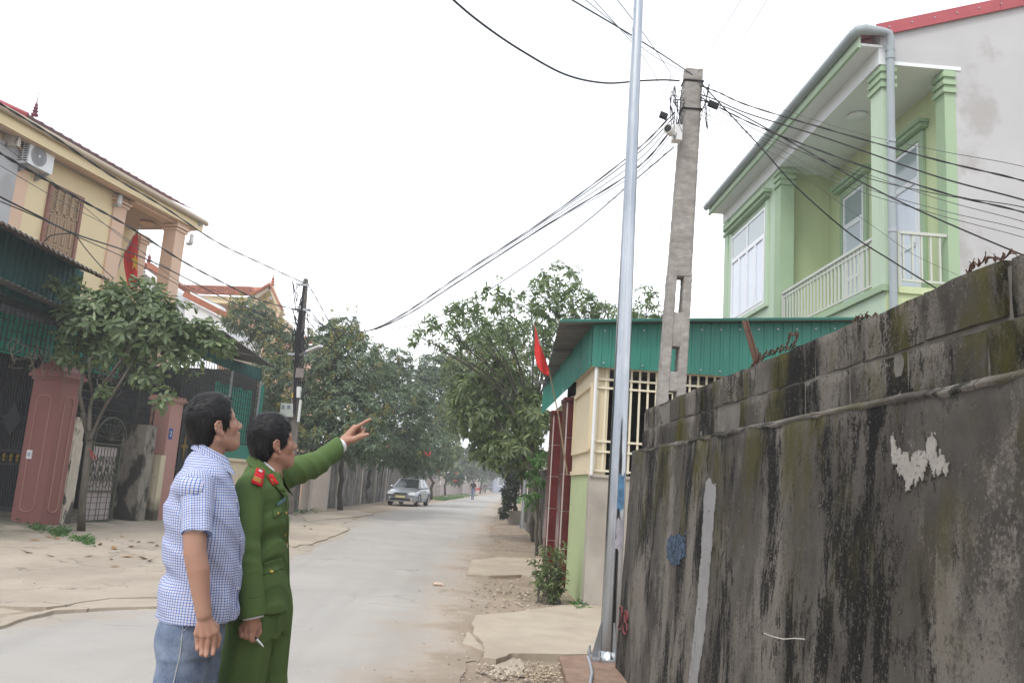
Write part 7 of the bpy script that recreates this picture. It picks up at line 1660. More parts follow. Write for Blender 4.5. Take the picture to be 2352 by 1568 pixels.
# ---------------------------------------------------------------- the man in the checked shirt
P1 = Pose(462, 1250, 3.3, R(15)); O1 = np.array([-.013, .0, 1.562]); R1 = rotm(R(24), R(21)); SC1 = .975
b1 = Sdf(); T1 = head_ops(b1, O1, R1, SC1, (-.008, 0, 1.385), .053)
b1.u(vloft([(1.39, -.07, .04, .10), (1.33, -.10, .07, .165), (1.2, -.11, .09, .16), (1.0, -.10, .11, .15), (.88, -.09, .10, .15)]), .03)
EL, WR = np.array([-.008, -.252, 1.112]), np.array([.048, -.268, .906])
b1.u(vcap((-.03, -.16, 1.345), (-.02, -.235, 1.2), .048, .043), .03).u(vcap((-.02, -.235, 1.2), EL, .0425, .0385), .0008).u(vcap(EL, EL * .72 + WR * .28 + [.003, 0, 0], .0385, .0385), .0008).u(vcap(EL * .72 + WR * .28 + [.003, 0, 0], EL * .35 + WR * .65, .0385, .031), .0008).u(vcap(EL * .35 + WR * .65, WR, .031, .0265), .0008)
def hand_down(sd, wr, kn, tips, rr, palm=.0135, thumb=None, mid=.5, curl=0.):
    n = len(kn)
    for k, t in zip(kn, tips):
        k, t = np.array(k), np.array(t); sd.u(vcap(wr + (k - wr) * .18, k, .0150, palm), .006); d = t - k; c = np.array([0, curl, 0])
        finger(sd, [k, k + d * .45 + c * .35, k + d * .75 + c * .2, t - c], rr, rr * .82, .0018)
    if thumb is not None: finger(sd, [np.array(p) for p in thumb], .0145, .0095, .010)
pk = lambda u, v, y: P1.px(u, v, y)
kn = [pk(453, 1454, -.262), pk(466, 1458, -.272), pk(480, 1457, -.274), pk(493, 1450, -.268)]
tp = [pk(454, 1488, -.262), pk(463, 1500, -.268), pk(474, 1503, -.270), pk(489, 1499, -.264)]
hand_down(b1, WR, kn, tp, .0100, .0130, [WR + [.012, .012, -.012], pk(494, 1440, -.238), pk(500, 1465, -.236), pk(499, 1482, -.242)], curl=.008)
WL = P1.px(520, 1392, .2); EL2 = np.array([.02, .245, 1.12])
b1.u(vcap((-.03, .16, 1.345), EL2, .048, .04), .03).u(vcap(EL2, WL, .04, .028), .02)
knl = [P1.px(524 + 3.5 * k, 1412 - k, .2 + .012 * k) for k in range(4)]; tpl = [P1.px(520 + 4 * k, 1428, .2 + .012 * k) for k in range(4)]
hand_down(b1, WL, knl, tpl, .0095, .0145, None)
man = sdf_obj('person', b1, P1, (-.28, -.36, .74), (.30, .36, 1.74), .0029, M['skin1'], sm='all'); tag(man, 'man in blue checked shirt and jeans, arms hanging, looking up the street', 'person')
hair_obj('hair', O1, R1, SC1, [(-.2, -.3), (-.092, -.2), (-.080, -.062), (-.05, -.036), (-.022, -.018), (-.012, .028), (.0, .043), (.03, .052), (.055, .058), (.075, .070), (.088, .078), (.10, .09), (.115, .14)], P1, man, .985, 2)
for s in (-1, 1):
    sd_ = Sdf(); sd_.u(vcap(T1((.089, s * .016, .034)), T1((.076, s * .046, .034)), .0038, .0026), .004); sdf_obj('eyebrow', sd_, P1, T1((.082, s * .03, .034)) - .035, T1((.082, s * .03, .034)) + .035, .0022, M['hair'], man)
# shirt
s1 = Sdf()
s1.u(vloft([(1.470, -.074, .048, .058), (1.445, -.090, .056, .080), (1.412, -.106, .068, .130), (1.385, -.118, .079, .172), (1.33, -.135, .100, .20), (1.26, -.145, .128, .205), (1.15, -.137, .152, .20), (1.06, -.130, .158, .190), (1.01, -.118, .160, .186), (.96, -.128, .164, .192), (.89, -.127, .167, .196), (.846, -.125, .166, .198), (.80, -.125, .166, .198)], 2.25), .02)
s1.u(vcap((-.035, -.15, 1.345), (-.037, -.185, 1.335), .062, .060), .035).u(vcap((-.035, .15, 1.345), (-.037, .185, 1.335), .062, .060), .035)
s1.cut(vplane((.03, 0, -1), -.853), .003)
n1, n2, n3 = wnoise(21, 26.), wnoise(22, 55.), wnoise(23, 9.)
sharp = lambda x: 2 * np.abs(x) ** .7 * np.sign(x) * .5 + .35 * (1 - 2 * np.abs(x))
def fold1(p):
    diag = np.sin((p[:, 2] * 46 + p[:, 0] * 30) + 3.2 * n3(p)); vert = np.sin(p[:, 1] * 60 + p[:, 0] * 34 + 2.5 * n3(p)); back = np.exp(-((p[:, 2] - 1.06) / .10) ** 2) * (p[:, 0] < .0)
    low = np.clip((1.15 - p[:, 2]) * 4, 0, 1)
    return -.006 * n1(p) - .0075 * sharp(diag) * (.45 + back * .5) - .0055 * sharp(vert) * low - .0022 * n2(p)
s1.disp = fold1
def uv_body(V): a = np.arctan2(V[:, 1], V[:, 0] - .01); return np.stack([a * .165, V[:, 2] + .02 * V[:, 0]], 1)
shirt = sdf_obj('shirt', s1, P1, (-.24, -.30, .82), (.27, .30, 1.48), .0048, M['plaid'], man, uv_body)
for s in (-1, 1):
    A_, B_ = np.array([-.036, s * .172, 1.352]), np.array([-.006, s * .258, 1.150]); ax = nrm(B_ - A_); sl = Sdf()
    sl.u(vcap(A_, A_ * .5 + B_ * .5, .060, .0525), .01).u(vcap(A_ * .5 + B_ * .5, B_ + ax * .06, .0525, .0475), .01); cc = np.array([0, 0, 0])
    cutn = nrm(ax + np.array([-.10, 0, 0.])); sl.cut(vplane(cutn, cutn @ (B_ + np.array([.0, 0, .03]))), .003); f4 = wnoise(31 + s, 34.); f5 = wnoise(33 + s, 11.)
    sl.disp = lambda p, f4=f4, f5=f5: -.004 * f4(p) - .0042 * sharp(np.sin((p[:, 0] * 75 + p[:, 2] * 14) + 2.5 * f5(p))) * np.clip((1.40 - p[:, 2]) * 7, 0, 1)
    e1_ = nrm(np.cross(ax, (1, 0, 0))); e2_ = np.cross(ax, e1_)
    def uv_sl(V, A_=A_, ax=ax, e1_=e1_, e2_=e2_, s=s): q = V - A_; return np.stack([np.arctan2(q @ e1_ * s, q @ e2_) * .055 + .003, q @ ax], 1)
    sdf_obj('sleeve', sl, P1, (-.18, min(s * .08, s * .36), 1.09), (.14, max(s * .08, s * .36), 1.46), .0042, M['plaid'], shirt, uv_sl)
# collar of the shirt: stand and fold
def collar(name, cx, cy, zb, rr_in, rr_out, zt, drop, tipx, par, mat, th=.003, n=34, gap=.35, tilt=.55, uv=True):
    rows, uvs = [], []
    for i in range(n + 1):
        a = gap + (2 * math.pi - 2 * gap) * i / n; c, s = math.cos(a), math.sin(a); fr = (1 + c) / 2
        z_top = zt - tilt * .13 * fr; r0 = rr_in; row = []
        dd = drop * (.72 + .9 * fr ** 1.5); ro = rr_out + tipx * fr ** 2
        for j, t in enumerate((0, .12, .35, .7, 1.)):
            r_ = r0 + (ro - r0) * (t if j else .0) + (.004 if j == 1 else 0); z = z_top - dd * t + (.006 if j == 1 else 0)
            row.append(np.array([cx + (r_ * 1.02) * c + .02 * fr * t, cy + r_ * s, z]))
        rows.append(row); uvs.append([(a * .075, t * .045) for t in (0, .12, .35, .7, 1.)])
    return cloth_strip(name, [[P1c.w(q) for q in r] for r in rows], mat, par, th, 1, uvs if uv else None)
P1c = P1
collar('collar', -.008, 0, 1.4, .063, .074, 1.512, .046, .022, shirt, M['plaid'], tilt=.46, gap=.42)
# placket, buttons, side slit
tr1 = bvh(shirt)
pl1 = [(533, 1086), (540, 1118), (547, 1150), (553, 1190), (557, 1235), (555, 1300), (551, 1350)]
for k, (u, v) in enumerate(pl1[1:]): disc(tr1, u - 4.5, v, .0055, 'button', M['whitecloth'], shirt, .001, .002, 10)
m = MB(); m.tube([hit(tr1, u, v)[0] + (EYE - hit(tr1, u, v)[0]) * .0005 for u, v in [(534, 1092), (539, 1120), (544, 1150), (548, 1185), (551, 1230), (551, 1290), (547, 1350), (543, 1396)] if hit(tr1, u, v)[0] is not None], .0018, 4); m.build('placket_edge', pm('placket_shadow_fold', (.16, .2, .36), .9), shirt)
# jeans
j1 = Sdf()
j1.u(vloft([(.99, -.095, .125, .15), (.93, -.102, .13, .16), (.86, -.105, .130, .168), (.80, -.110, .125, .172), (.74, -.10, .118, .172)], 2.3), .02)
j1.u(vcap((-.003, -.08, .82), (-.022, -.10, .52), .098, .080), .03).u(vcap((-.022, -.10, .52), (-.045, -.10, .10), .082, .066), .03).u(vcap((.025, .085, .84), (.04, .10, .52), .10, .080), .02).u(vcap((.04, .10, .52), (.05, .10, .10), .080, .066), .03)
j1.u(vell((-.047, -.08, .80), (.066, .08, .08)), .02).u(vell((-.047, .08, .80), (.066, .08, .08)), .02).cut(vplane((0, 0, -1), -.05), .003)
f6, f7 = wnoise(41, 24.), wnoise(42, 8.)
j1.disp = lambda p: -.0042 * f6(p) - .003 * np.sin(p[:, 2] * 55 + p[:, 0] * 22 + 3 * f7(p)) * np.exp(-((p[:, 2] - .72) / .09) ** 2) - .004 * np.sin(p[:, 2] * 70 + 3 * f7(p)) * np.exp(-((p[:, 2] - .16) / .07) ** 2)
jeans = sdf_obj('jeans', j1, P1, (-.24, -.30, .03), (.26, .30, 1.0), .006, M['denim'], man); tj = bvh(jeans)
def seam(tree_, pts, r, name, mat, par, lift=.002):
    P = []
    for u, v in pts:
        h, no = hit(tree_, u, v)
        if h is not None: P.append(h + no * lift * (1 if no @ (EYE - h) > 0 else -1))
    if len(P) > 1: m = MB(); m.tube(catmull(P, 5), r, 5); return m.build(name, mat, par, True, fix=False)
seam(tj, [(421, 1428), (417, 1470), (414, 1500), (406, 1535), (397, 1575)], .0022, 'side_seam', M['stitch'], jeans, .001)
seam(tj, [(421, 1434), (430, 1428), (440, 1419)], .0035, 'pocket_edge', M['stitch'], jeans); seam(tj, [(422, 1448), (434, 1436), (445, 1424)], .0015, 'pocket_seam', M['stitch'], jeans)
for s, x1 in ((-1, -.045), (1, .05)):
    sh_ = Sdf(); sh_.u(vcap((x1 - .05, s * .10, .045), (x1 + .12, s * .11, .04), .042, .04), .02).u(vell((x1 + .17, s * .115, .035), (.06, .045, .032)), .02).cut(vplane((0, 0, -1), -.012), .003); sdf_obj('shoe', sh_, P1, (x1 - .13, s * .11 - .08, 0), (x1 + .26, s * .11 + .08, .11), .006, M['shoe'], man)

# ---------------------------------------------------------------- the officer in green
P2 = Pose(620, 1250, 3.68, R(-2)); O2 = np.array([-.043, .0, 1.518]); R2 = rotm(R(37), R(15)); SC2 = .97
b2 = Sdf(); T2 = head_ops(b2, O2, R2, SC2, (-.032, 0, 1.37), .051)
b2.u(vloft([(1.35, -.11, -.02, .08), (1.3, -.12, .0, .13), (1.1, -.11, .03, .13), (.9, -.09, .06, .13)]), .03)
S2_ = np.array([-.055, .165, 1.385]); r_ = at(787, 1018, pl=(P2.l, 1e9)) if False else None
best = None
for y in np.linspace(.2, .75, 56):       # the wrist lies on the line of sight, one arm length from the shoulder
    q = P2.px(786, 1019, y); e = abs(np.linalg.norm(q - S2_) - .50)
    if best is None or e < best[0]: best = (e, q)
W2 = best[1]; E2 = (S2_ * .47 + W2 * .53) + np.array([.02, -.02, -.028]); YW = W2[1]
b2.u(vcap(S2_, E2, .045, .038), .02).u(vcap(E2, W2, .036, .026), .02)
q2 = lambda u, v, dy: P2.px(u, v, YW + dy)
ik = q2(816, 982, .005)                   # knuckles: index nearest the camera, the rest behind it
kk = [ik, q2(814, 981, .026), q2(811, 984, .046), q2(807, 989, .064)]
for k in kk: b2.u(vcap(W2 + (k - W2) * .12, k, .020, .0135), .014)
b2.u(vcap(W2, q2(806, 1003, .02), .024, .020), .015)
finger(b2, [ik, q2(829, 975, .002), q2(841, 967.5, .0), q2(850.5, 962.5, -.002)], .0112, .0078)
finger(b2, [kk[1], q2(835, 985, .020), q2(833, 997, .014), q2(822, 1000, .010)], .0108, .0088)
finger(b2, [kk[2], q2(831, 989, .040), q2(828, 1001, .034), q2(818, 1003, .030)], .0104, .0085)
finger(b2, [kk[3], q2(824, 995, .060), q2(822, 1005, .054), q2(814, 1006, .048)], .0092, .0078)
finger(b2, [q2(797, 1012, -.004), q2(812, 1009, -.022), q2(829, 1002, -.026), q2(844, 997.5, -.024)], .0185, .0095, .010)
EL3, WR3 = np.array([-.035, -.235, 1.10]), np.array([.033, -.252, .845])
b2.u(vcap((-.06, -.165, 1.315), EL3, .042, .037), .03).u(vcap(EL3, WR3, .036, .026), .02)
p3 = lambda u, v, y: P2.px(u, v, y)
kn = [p3(555, 1441, -.250), p3(565, 1444, -.262), p3(577, 1444, -.264), p3(587, 1439, -.256)]
for k in kn: b2.u(vcap(WR3 + (k - WR3) * .2, k, .016, .0125), .010)
for k, (u, v) in zip(kn, [(556, 1460), (566, 1464), (575, 1462), (579, 1470)]):
    t = p3(u, v, -.262); finger(b2, [k, t + [0, -.006, .004], t + [.003, .016, -.001], t + [.002, .032, .012]], .0098, .0082)
finger(b2, [WR3 + [.012, .01, -.014], p3(592, 1434, -.232), p3(594, 1450, -.226), p3(590, 1461, -.232)], .0140, .0095, .010)
off = sdf_obj('person', b2, P2, (-.30, -.36, .72), (.52, .86, 1.74), .0029, M['skin2'], sm='all'); tag(off, 'officer in green uniform with red shoulder boards pointing ahead with one arm', 'person')
hair_obj('hair', O2, R2, SC2, [(-.2, -.3), (-.085, -.2), (-.074, -.060), (-.045, -.036), (-.022, -.018), (-.012, .026), (.0, .044), (.03, .056), (.045, .074), (.06, .088), (.08, .10), (.10, .12), (.115, .15)], P2, off, 1.12, 8, .4)
for s in (-1, 1):
    sd_ = Sdf(); sd_.u(vcap(T2((.089, s * .016, .034)), T2((.076, s * .046, .034)), .0038, .0026), .004); sdf_obj('eyebrow', sd_, P2, T2((.082, s * .03, .034)) - .035, T2((.082, s * .03, .034)) + .035, .0022, M['hair'], off)
j2 = Sdf()
j2.u(vloft([(1.45, -.115, -.030, .055), (1.425, -.130, -.008, .075), (1.400, -.142, .008, .105), (1.375, -.150, .018, .150), (1.34, -.152, .030, .186), (1.26, -.145, .050, .195), (1.15, -.130, .060, .175), (1.05, -.125, .070, .170), (.95, -.125, .092, .185), (.87, -.128, .108, .198), (.82, -.128, .112, .20)], 2.25), .02)
j2.u(vcap((-.065, -.12, 1.350), (-.065, -.172, 1.330), .055, .056), .04).u(vcap((-.06, .13, 1.375), S2_ + [0, -.01, -.01], .055, .060), .03)
j2.cut(vplane((-.10, .0, -1), -.845), .003)
n4, n5, n6 = wnoise(51, 22.), wnoise(52, 48.), wnoise(53, 8.)
j2.disp = lambda p: -.0055 * n4(p) - .0016 * n5(p) - .0065 * sharp(np.sin(p[:, 2] * 40 - p[:, 0] * 46 + p[:, 1] * 12 + 2.6 * n6(p))) * (.5 + np.exp(-((p[:, 2] - 1.10) / .12) ** 2)) - .006 * np.sin(p[:, 0] * 60 + p[:, 1] * 40 + 2 * n6(p)) * np.exp(-((p[:, 2] - 1.36) / .06) ** 2) * (p[:, 1] > .05)
jacket = sdf_obj('jacket', j2, P2, (-.25, -.30, .80), (.22, .30, 1.48), .0048, M['police'], off); tk = bvh(jacket)
def sleeve(name, pts, rads, seed, cutend, fold_c, fold_s, amp, lo, hi, fs_=1., cn=None):
    sl = Sdf()
    for a, b, ra, rb in zip(pts[:-1], pts[1:], rads[:-1], rads[1:]): sl.u(vcap(a, b, ra, rb), .008)
    ax = nrm(np.array(pts[-1]) - np.array(pts[-2])); cn_ = ax if cn is None else nrm(cn); sl.cut(vplane(cn_, cn_ @ np.array(cutend)), .002); f4 = wnoise(seed, 26.); f6 = wnoise(seed + 1, 52., 4); ax2 = nrm(np.array(pts[-1]) - np.array(pts[0]))
    sd1 = nrm(np.cross(ax2, (0, 0, 1))); up1 = np.cross(sd1, ax2)
    sl.disp = lambda p: -.0042 * f4(p) - amp * 2.6 * (.42 - np.abs(f6(np.stack([((p - pts[0]) @ ax2) * 1.15, ((p - pts[0]) @ up1) * .42 + ((p - pts[0]) @ ax2) * .35, ((p - pts[0]) @ sd1) * .42], 1)))) * np.exp(-(((p - pts[0]) @ ax2 - fold_c) / fold_s) ** 2)
    return sdf_obj(name, sl, P2, lo, hi, .0044, M['police'], jacket)
d_ = nrm(W2 - E2); C2 = W2 - d_ * .030
sl2 = sleeve('sleeve', [S2_, E2, C2 + d_ * .06], [.064, .054, .048], 61, C2, .20, .15, .0105, np.minimum(S2_, W2) - .11, np.maximum(S2_, W2) + .11, cn=d_ + np.array([.95, -.1, -.12]))
d3 = nrm(WR3 - EL3); C3 = WR3 + d3 * .0
sl1 = sleeve('sleeve', [np.array([-.062, -.176, 1.330]), EL3, C3 + d3 * .06], [.063, .056, .050], 64, C3, .27, .09, .0045, (-.20, -.36, .80), (.16, -.06, 1.45))
for (C_, d, rr_) in ((C2, d_, .0405), (C3, d3, .041)):                      # white cuffs
    m = MB(); e = nrm(np.cross(d, (0, 0, 1))); f = np.cross(e, d); m.tube([P2.w(C_ - d * .02), P2.w(C_ + d * .007)], [rr_, rr_ * .97], 18); m.build('shirt_cuff', M['whitecloth'], jacket, True)
for (C_, d, rr_) in ((C2, d_, .057), (C3, d3, .0575)):
    pass
P1c = P2
collar('collar', -.055, 0, 1.4, .064, .085, 1.496, .062, .030, jacket, M['police'], .005, uv=False, tilt=.74, gap=.34)
collar('shirt_collar', -.054, 0, 1.4, .0585, .0600, 1.504, .03, .0, jacket, M['whitecloth'], .003, uv=False, tilt=.74, gap=.34)
# lapel, pocket flaps, badges
col_o = [c for c in COL.objects if c.parent == jacket and c.name.startswith('collar')][0]
dg = bpy.context.evaluated_depsgraph_get(); dg.update()
def joint_bvh(objs):
    V, F_ = [], []
    for o in objs:
        ev = o.evaluated_get(dg); me = ev.to_mesh(); k = len(V); V += [tuple(o.matrix_world @ v.co) for v in me.vertices]; F_ += [tuple(i + k for i in p.vertices) for p in me.polygons]; ev.to_mesh_clear()
    return BVHTree.FromPolygons(V, F_)
ta = joint_bvh([jacket, col_o, sl1])
c3 = lambda cx, cy: (516.8 + .14648 * cx, 1004.9 + .14648 * cy)             # detail-crop pixels of the uniform
Q = lambda *L: [c3(*q) for q in L]
lap = badge(ta, Q((640, 590), (850, 560), (935, 900), (850, 860)), 'lapel', M['police'], jacket, .006, 8, 6, .004)
tl = joint_bvh([jacket, col_o, sl1, lap])
tab = badge(tl, Q((640, 590), (738, 573), (832, 728), (735, 750)), 'collar_tab', M['redfelt'], jacket, .005); disc(joint_bvh([tab]), *c3(735, 660), .0078, 'tab_emblem', M['gold2'], tab, .001, .003)
ep = badge(ta, Q((405, 715), (492, 505), (605, 545), (550, 780)), 'shoulder_board', M['redfelt'], jacket, .010, 8, 4, .004); te = joint_bvh([ep])
for t in (.30, .40, .50):
    A = np.array([405, 715.]) + (np.array([492, 505.]) - np.array([405, 715.])) * (t - .03); B = np.array([550, 780.]) + (np.array([605, 545.]) - np.array([550, 780.])) * (t - .03); dA = (np.array([492, 505.]) - np.array([405, 715.])) * .055; dB = (np.array([605, 545.]) - np.array([550, 780.])) * .055
    badge(te, Q(tuple(A + [3, 0]), tuple(A + dA + [3, 0]), tuple(B + dB - [3, 0]), tuple(B - [3, 0])), 'yellow_stripe', M['gold2'], ep, .003, 3, 3, .0016)
disc(te, *c3(552, 530), .0095, 'silver_button', M['silver'], ep, .003, .005)
fl = badge(tk, Q((738, 1135), (900, 1015), (905, 1170), (752, 1275)), 'chest_pocket', M['police'], jacket, .003, 6, 5, .003); disc(joint_bvh([fl]), *c3(830, 1187), .0060, 'brass_button', M['gold2'], fl, .001, .004)
nt_ = badge(tl, Q((786, 1028), (918, 912), (918, 980), (790, 1088)), 'name_tag', M['tagblue'], jacket, .010, 3, 3, .0025)
z4 = lambda cx, cy: (401.9 + .2311 * cx, 1205.8 + .2311 * cy); Q4 = lambda *L: [z4(*q) for q in L]
ts = joint_bvh([jacket])
f2_ = badge(ts, Q4((862, 372), (1056, 312), (1076, 432), (862, 505)), 'pocket_flap', M['police'], jacket, .004, 6, 5, .003); disc(joint_bvh([f2_]), *z4(957, 460), .0085, 'brass_button', M['gold2'], f2_, .001, .005)
for (u, v) in [c3(968, 822), c3(948, 1520), (662, 1245), c3(965, 1180)]:
    for du in range(0, 14):
        h_, n_ = hit(tk, u - du, v)
        if h_ is not None: disc(tk, u - du - 2.2, v, .0072, 'brass_button', M['gold2'], jacket, .002, .004); break
seam(ts, [(655, 1100), (657, 1150), (659, 1200), (661, 1250), (662, 1300), (662, 1345)][:], .003, 'front_edge', M['police'], jacket, .003)
seam(joint_bvh([sl1]), [(556, 1369), (580, 1371), (600, 1366), (608, 1358)], .0025, 'cuff_seam', M['police'], sl1, .001)
# trousers
t2 = Sdf()
t2.u(vloft([(.96, -.112, .085, .155), (.88, -.115, .10, .165), (.80, -.115, .105, .17), (.74, -.11, .10, .17)], 2.3), .02)
t2.u(vcap((-.015, -.085, .82), (-.03, -.10, .50), .100, .090), .03).u(vcap((-.03, -.10, .50), (-.035, -.10, .10), .090, .082), .03).u(vcap((.015, .085, .82), (.035, .10, .50), .095, .082), .02).u(vcap((.035, .10, .50), (.03, .10, .10), .082, .078), .03)
t2.u(vell((-.055, -.08, .60), (.075, .07, .10)), .04)
t2.cut(vplane((0, 0, -1), -.05), .003); f8, f9 = wnoise(71, 18.), wnoise(72, 7.)
t2.disp = lambda p: -.006 * f8(p) - .005 * np.sin(p[:, 0] * 50 + p[:, 1] * 40 + 2 * f9(p))
tro = sdf_obj('trousers', t2, P2, (-.24, -.30, .03), (.24, .30, .98), .006, M['police'], off)
seam(bvh(tro), [(640, 1408), (634, 1450), (627, 1500), (618, 1572)], .0022, 'crease', M['police'], tro, .002)
for s, x1 in ((-1, -.03), (1, .03)):
    sh_ = Sdf(); sh_.u(vcap((x1 - .05, s * .10, .045), (x1 + .12, s * .11, .04), .042, .04), .02).u(vell((x1 + .17, s * .115, .035), (.06, .045, .032)), .02).cut(vplane((0, 0, -1), -.012), .003); sdf_obj('shoe', sh_, P2, (x1 - .13, s * .11 - .08, 0), (x1 + .26, s * .11 + .08, .11), .006, M['shoe'], off)
# ring and the pointed stylus in the lowered hand
m = MB(); rc = q2(831, 984, .0225); rd_ = nrm(q2(835, 985, .020) - kk[1]); e_ = nrm(np.cross(rd_, (0, 0, 1))); f_ = np.cross(rd_, e_)
m.tube([P2.w(rc + (e_ * math.cos(t) + f_ * math.sin(t)) * .0118) for t in np.linspace(0, 2 * math.pi, 15)], .0018, 5); tag(m.build('ring', M['silver'], None, True), 'small silver ring on the bent finger of the pointing hand', 'ring')
pe = empty('pen', P2.w(p3(590, 1460, -.25)), 'white pointed pen with black band held in the officer\'s lowered hand', 'pen')
a, b_, c_, d2_ = p3(560, 1450, -.238), p3(586, 1462, -.250), p3(590, 1467, -.252), p3(606, 1485, -.258)
m = MB(); m.cyl(P2.w(a), P2.w(b_), .0038, .0042, 10); m.build('barrel', M['black'], pe, True); m = MB(); m.cyl(P2.w(b_), P2.w(c_), .0052, n=10); m.build('band', M['black'], pe, True); m = MB(); m.tube([P2.w(c_), P2.w(c_ * .3 + d2_ * .7), P2.w(d2_)], [.0046, .0036, .0006], 10); m.build('point', M['whitecloth'], pe, True)
# ================================================================ parked car and the far figures
M['carpaint'] = pm('silver_car_paint', (.40, .42, .45), .28, .03, 2., metal=.55, spec=.5, coat=.4)
M['carglass'] = pm('dark_car_glass', (.02, .024, .026), .05, .1, spec=.8); M['chrome'] = pm('chrome', (.6, .6, .6), .15, .05, metal=1.)
M['tyre'] = pm('tyre_rubber', (.022, .022, .022), .85, .2); M['lampglass'] = pm('headlamp_glass', (.55, .57, .56), .12, .1, spec=.7)
cq = at(926, 1162, Z=0.); cf0 = at(957.5, 1163.5, Z=0.); hd_ = math.atan2(.36, 2.6)
car = empty('parked_car', cq, 'silver saloon car parked under the mango trees facing the camera', 'car')
CB = np.array([np.sin(hd_), np.cos(hd_), 0]); CS = np.array([np.cos(hd_), -np.sin(hd_), 0]); c0 = cf0 - CS * .74 - CB * .86
cw = lambda s, a, z: c0 + CS * s + CB * a + np.array([0, 0, z])
st_ = [(0, .40, .60, .60), (.05, .30, .70, .70), (.25, .22, .76, .79), (.8, .20, .86, .845), (1.3, .20, .94, .85), (2.4, .20, .96, .855), (3.5, .20, .98, .85), (4.1, .24, 1.0, .81), (4.42, .34, .94, .74), (4.5, .45, .80, .66)]
rows = []
for a, zb, zt, hw_ in st_:
    prof = [(-.86, 0), (-.97, .18), (-1., .45), (-.98, .72), (-.90, .93), (-.6, .99), (0, 1.03), (.6, .99), (.90, .93), (.98, .72), (1., .45), (.97, .18), (.86, 0)]
    rows.append([cw(s * hw_, a + .10 * abs(s) ** 3 * (1 if a < .5 else -.3 if a > 4 else 0), zb + (zt - zb) * t) for s, t in prof])
m = MB(); m.sheet(rows); n = len(rows[0]); m.f.append(tuple(range(n))); m.f.append(tuple((len(rows) - 1) * n + k for k in range(n))[::-1])
body = m.build('body', M['carpaint'], car, True)
bs = [(-.73, 1.2, .93), (.73, 1.2, .93), (.55, 2.0, 1.42), (-.55, 2.0, 1.42), (-.70, 4.05, .99), (.70, 4.05, .99), (.55, 3.25, 1.43), (-.55, 3.25, 1.43)]
V = [cw(*q) for q in bs] + [cw(0, 1.95, 1.455), cw(0, 3.3, 1.465), cw(0, 1.13, .95)]
m = MB(); m.add(V, [(0, 1, 2, 3), (3, 2, 6, 7), (0, 3, 7, 4), (1, 5, 6, 2), (4, 7, 6, 5)]); cab = m.build('cabin', M['carpaint'], car)
m = MB(); m.sheet([[cw(s * .56, a, 1.425 + .045 * (1 - s * s) * (1 - abs(t) ** 2)) for s in np.linspace(-1, 1, 7)] for a, t in [(1.98, .9), (2.2, .4), (2.6, 0), (3., .3), (3.28, .9)]]); m.build('roof', M['carpaint'], car, 'all', fix=False)
def glass(name, q, e=.09, out=.008):
    q = [cw(*p) for p in q]; c = sum(q) / 4; nn = nrm(np.cross(q[1] - q[0], q[3] - q[0])); ctr = cw(0, 2.6, 1.1); nn = nn if nn @ (c - ctr) > 0 else -nn
    m = MB(); m.add([p + (c - p) * e + nn * out for p in q], [(0, 1, 2, 3)]); return m.build(name, M['carglass'], car, fix=False)
glass('windscreen', [bs[0], bs[1], bs[2], bs[3]], .08); glass('rear_window', [bs[4], bs[5], bs[6], bs[7]])
for s in (-1, 1):
    glass('side_window', [(s * .735, 1.45, .95), (s * .725, 2.55, .96), (s * .555, 2.55, 1.41), (s * .56, 2.02, 1.40)]); glass('side_window', [(s * .725, 2.62, .96), (s * .705, 3.75, .98), (s * .555, 3.22, 1.41), (s * .555, 2.62, 1.41)])
    for a in (.86, 3.46):
        w_ = MB(); w_.lathe(cw(s * .70, a, .31), [(.0, -.1), (.27, -.1), (.305, -.06), (.31, .06), (.29, .1), (.2, .1), (.19, .085), (0, .085)], 20, CS * s); wl_ = w_.build('wheel', M['tyre'], car, True)
        w_ = MB(); w_.lathe(cw(s * .70, a, .31), [(.0, .10), (.06, .115), (.07, .1), (.19, .102), (.195, .09), (.19, .08), (0, .08)], 16, CS * s); w_.build('rim', M['zinc'], wl_, True)
        w_ = MB(); w_.tube([cw(s * .855, a + .36 * math.cos(t), .30 + .36 * math.sin(t)) for t in np.linspace(-.2, math.pi + .2, 13)], .022, 5); w_.build('wheel_arch', M['black'], car, True)
    h_ = MB(); h_.prism([cw(s * .40, .02, .60), cw(s * .70, .12, .60), cw(s * .76, .24, .68), cw(s * .70, .26, .76), cw(s * .44, .10, .72)], -CB * .05); h_.build('headlight', M['lampglass'], car)
    h_ = MB(); h_.lathe(cw(s * .56, .045, .40), [(.05, 0), (.05, .02), (.0, .025)], 10, -CB); h_.build('fog_lamp', M['lampglass'], car)
    h_ = MB(); h_.lathe(cw(s * .86, 1.52, .98), [(.0, -.09), (.06, -.06), (.075, 0), (.06, .06), (0, .09)], 10, CS); h_.build('mirror', M['carpaint'], car, True)
    h_ = MB(); h_.fbox(Frame((0, 0), hd_), 0, .01, 0, .01, 0, .01); h_.v = []; h_.f = []; h_.obox(cw(s * .853, 2.35, .78), CS * .012, CB * .08, np.array([0, 0, .015])); h_.build('door_handle', M['carpaint'], car)
m = MB(); m.prism([cw(-.30, -.03, .62), cw(.30, -.03, .62), cw(.34, .0, .71), cw(-.34, .0, .71)], -CB * .02); m.build('grille', M['black'], car)
m = MB(); m.obox(cw(0, -.045, .665), CS * .30, CB * .008, np.array([0, 0, .008])); m.build('grille_bar', M['chrome'], car)
m = MB(); m.prism([cw(-.52, .0, .30), cw(.52, .0, .30), cw(.55, .0, .40), cw(-.55, .0, .40)], -CB * .03); m.build('bumper_intake', M['black'], car)
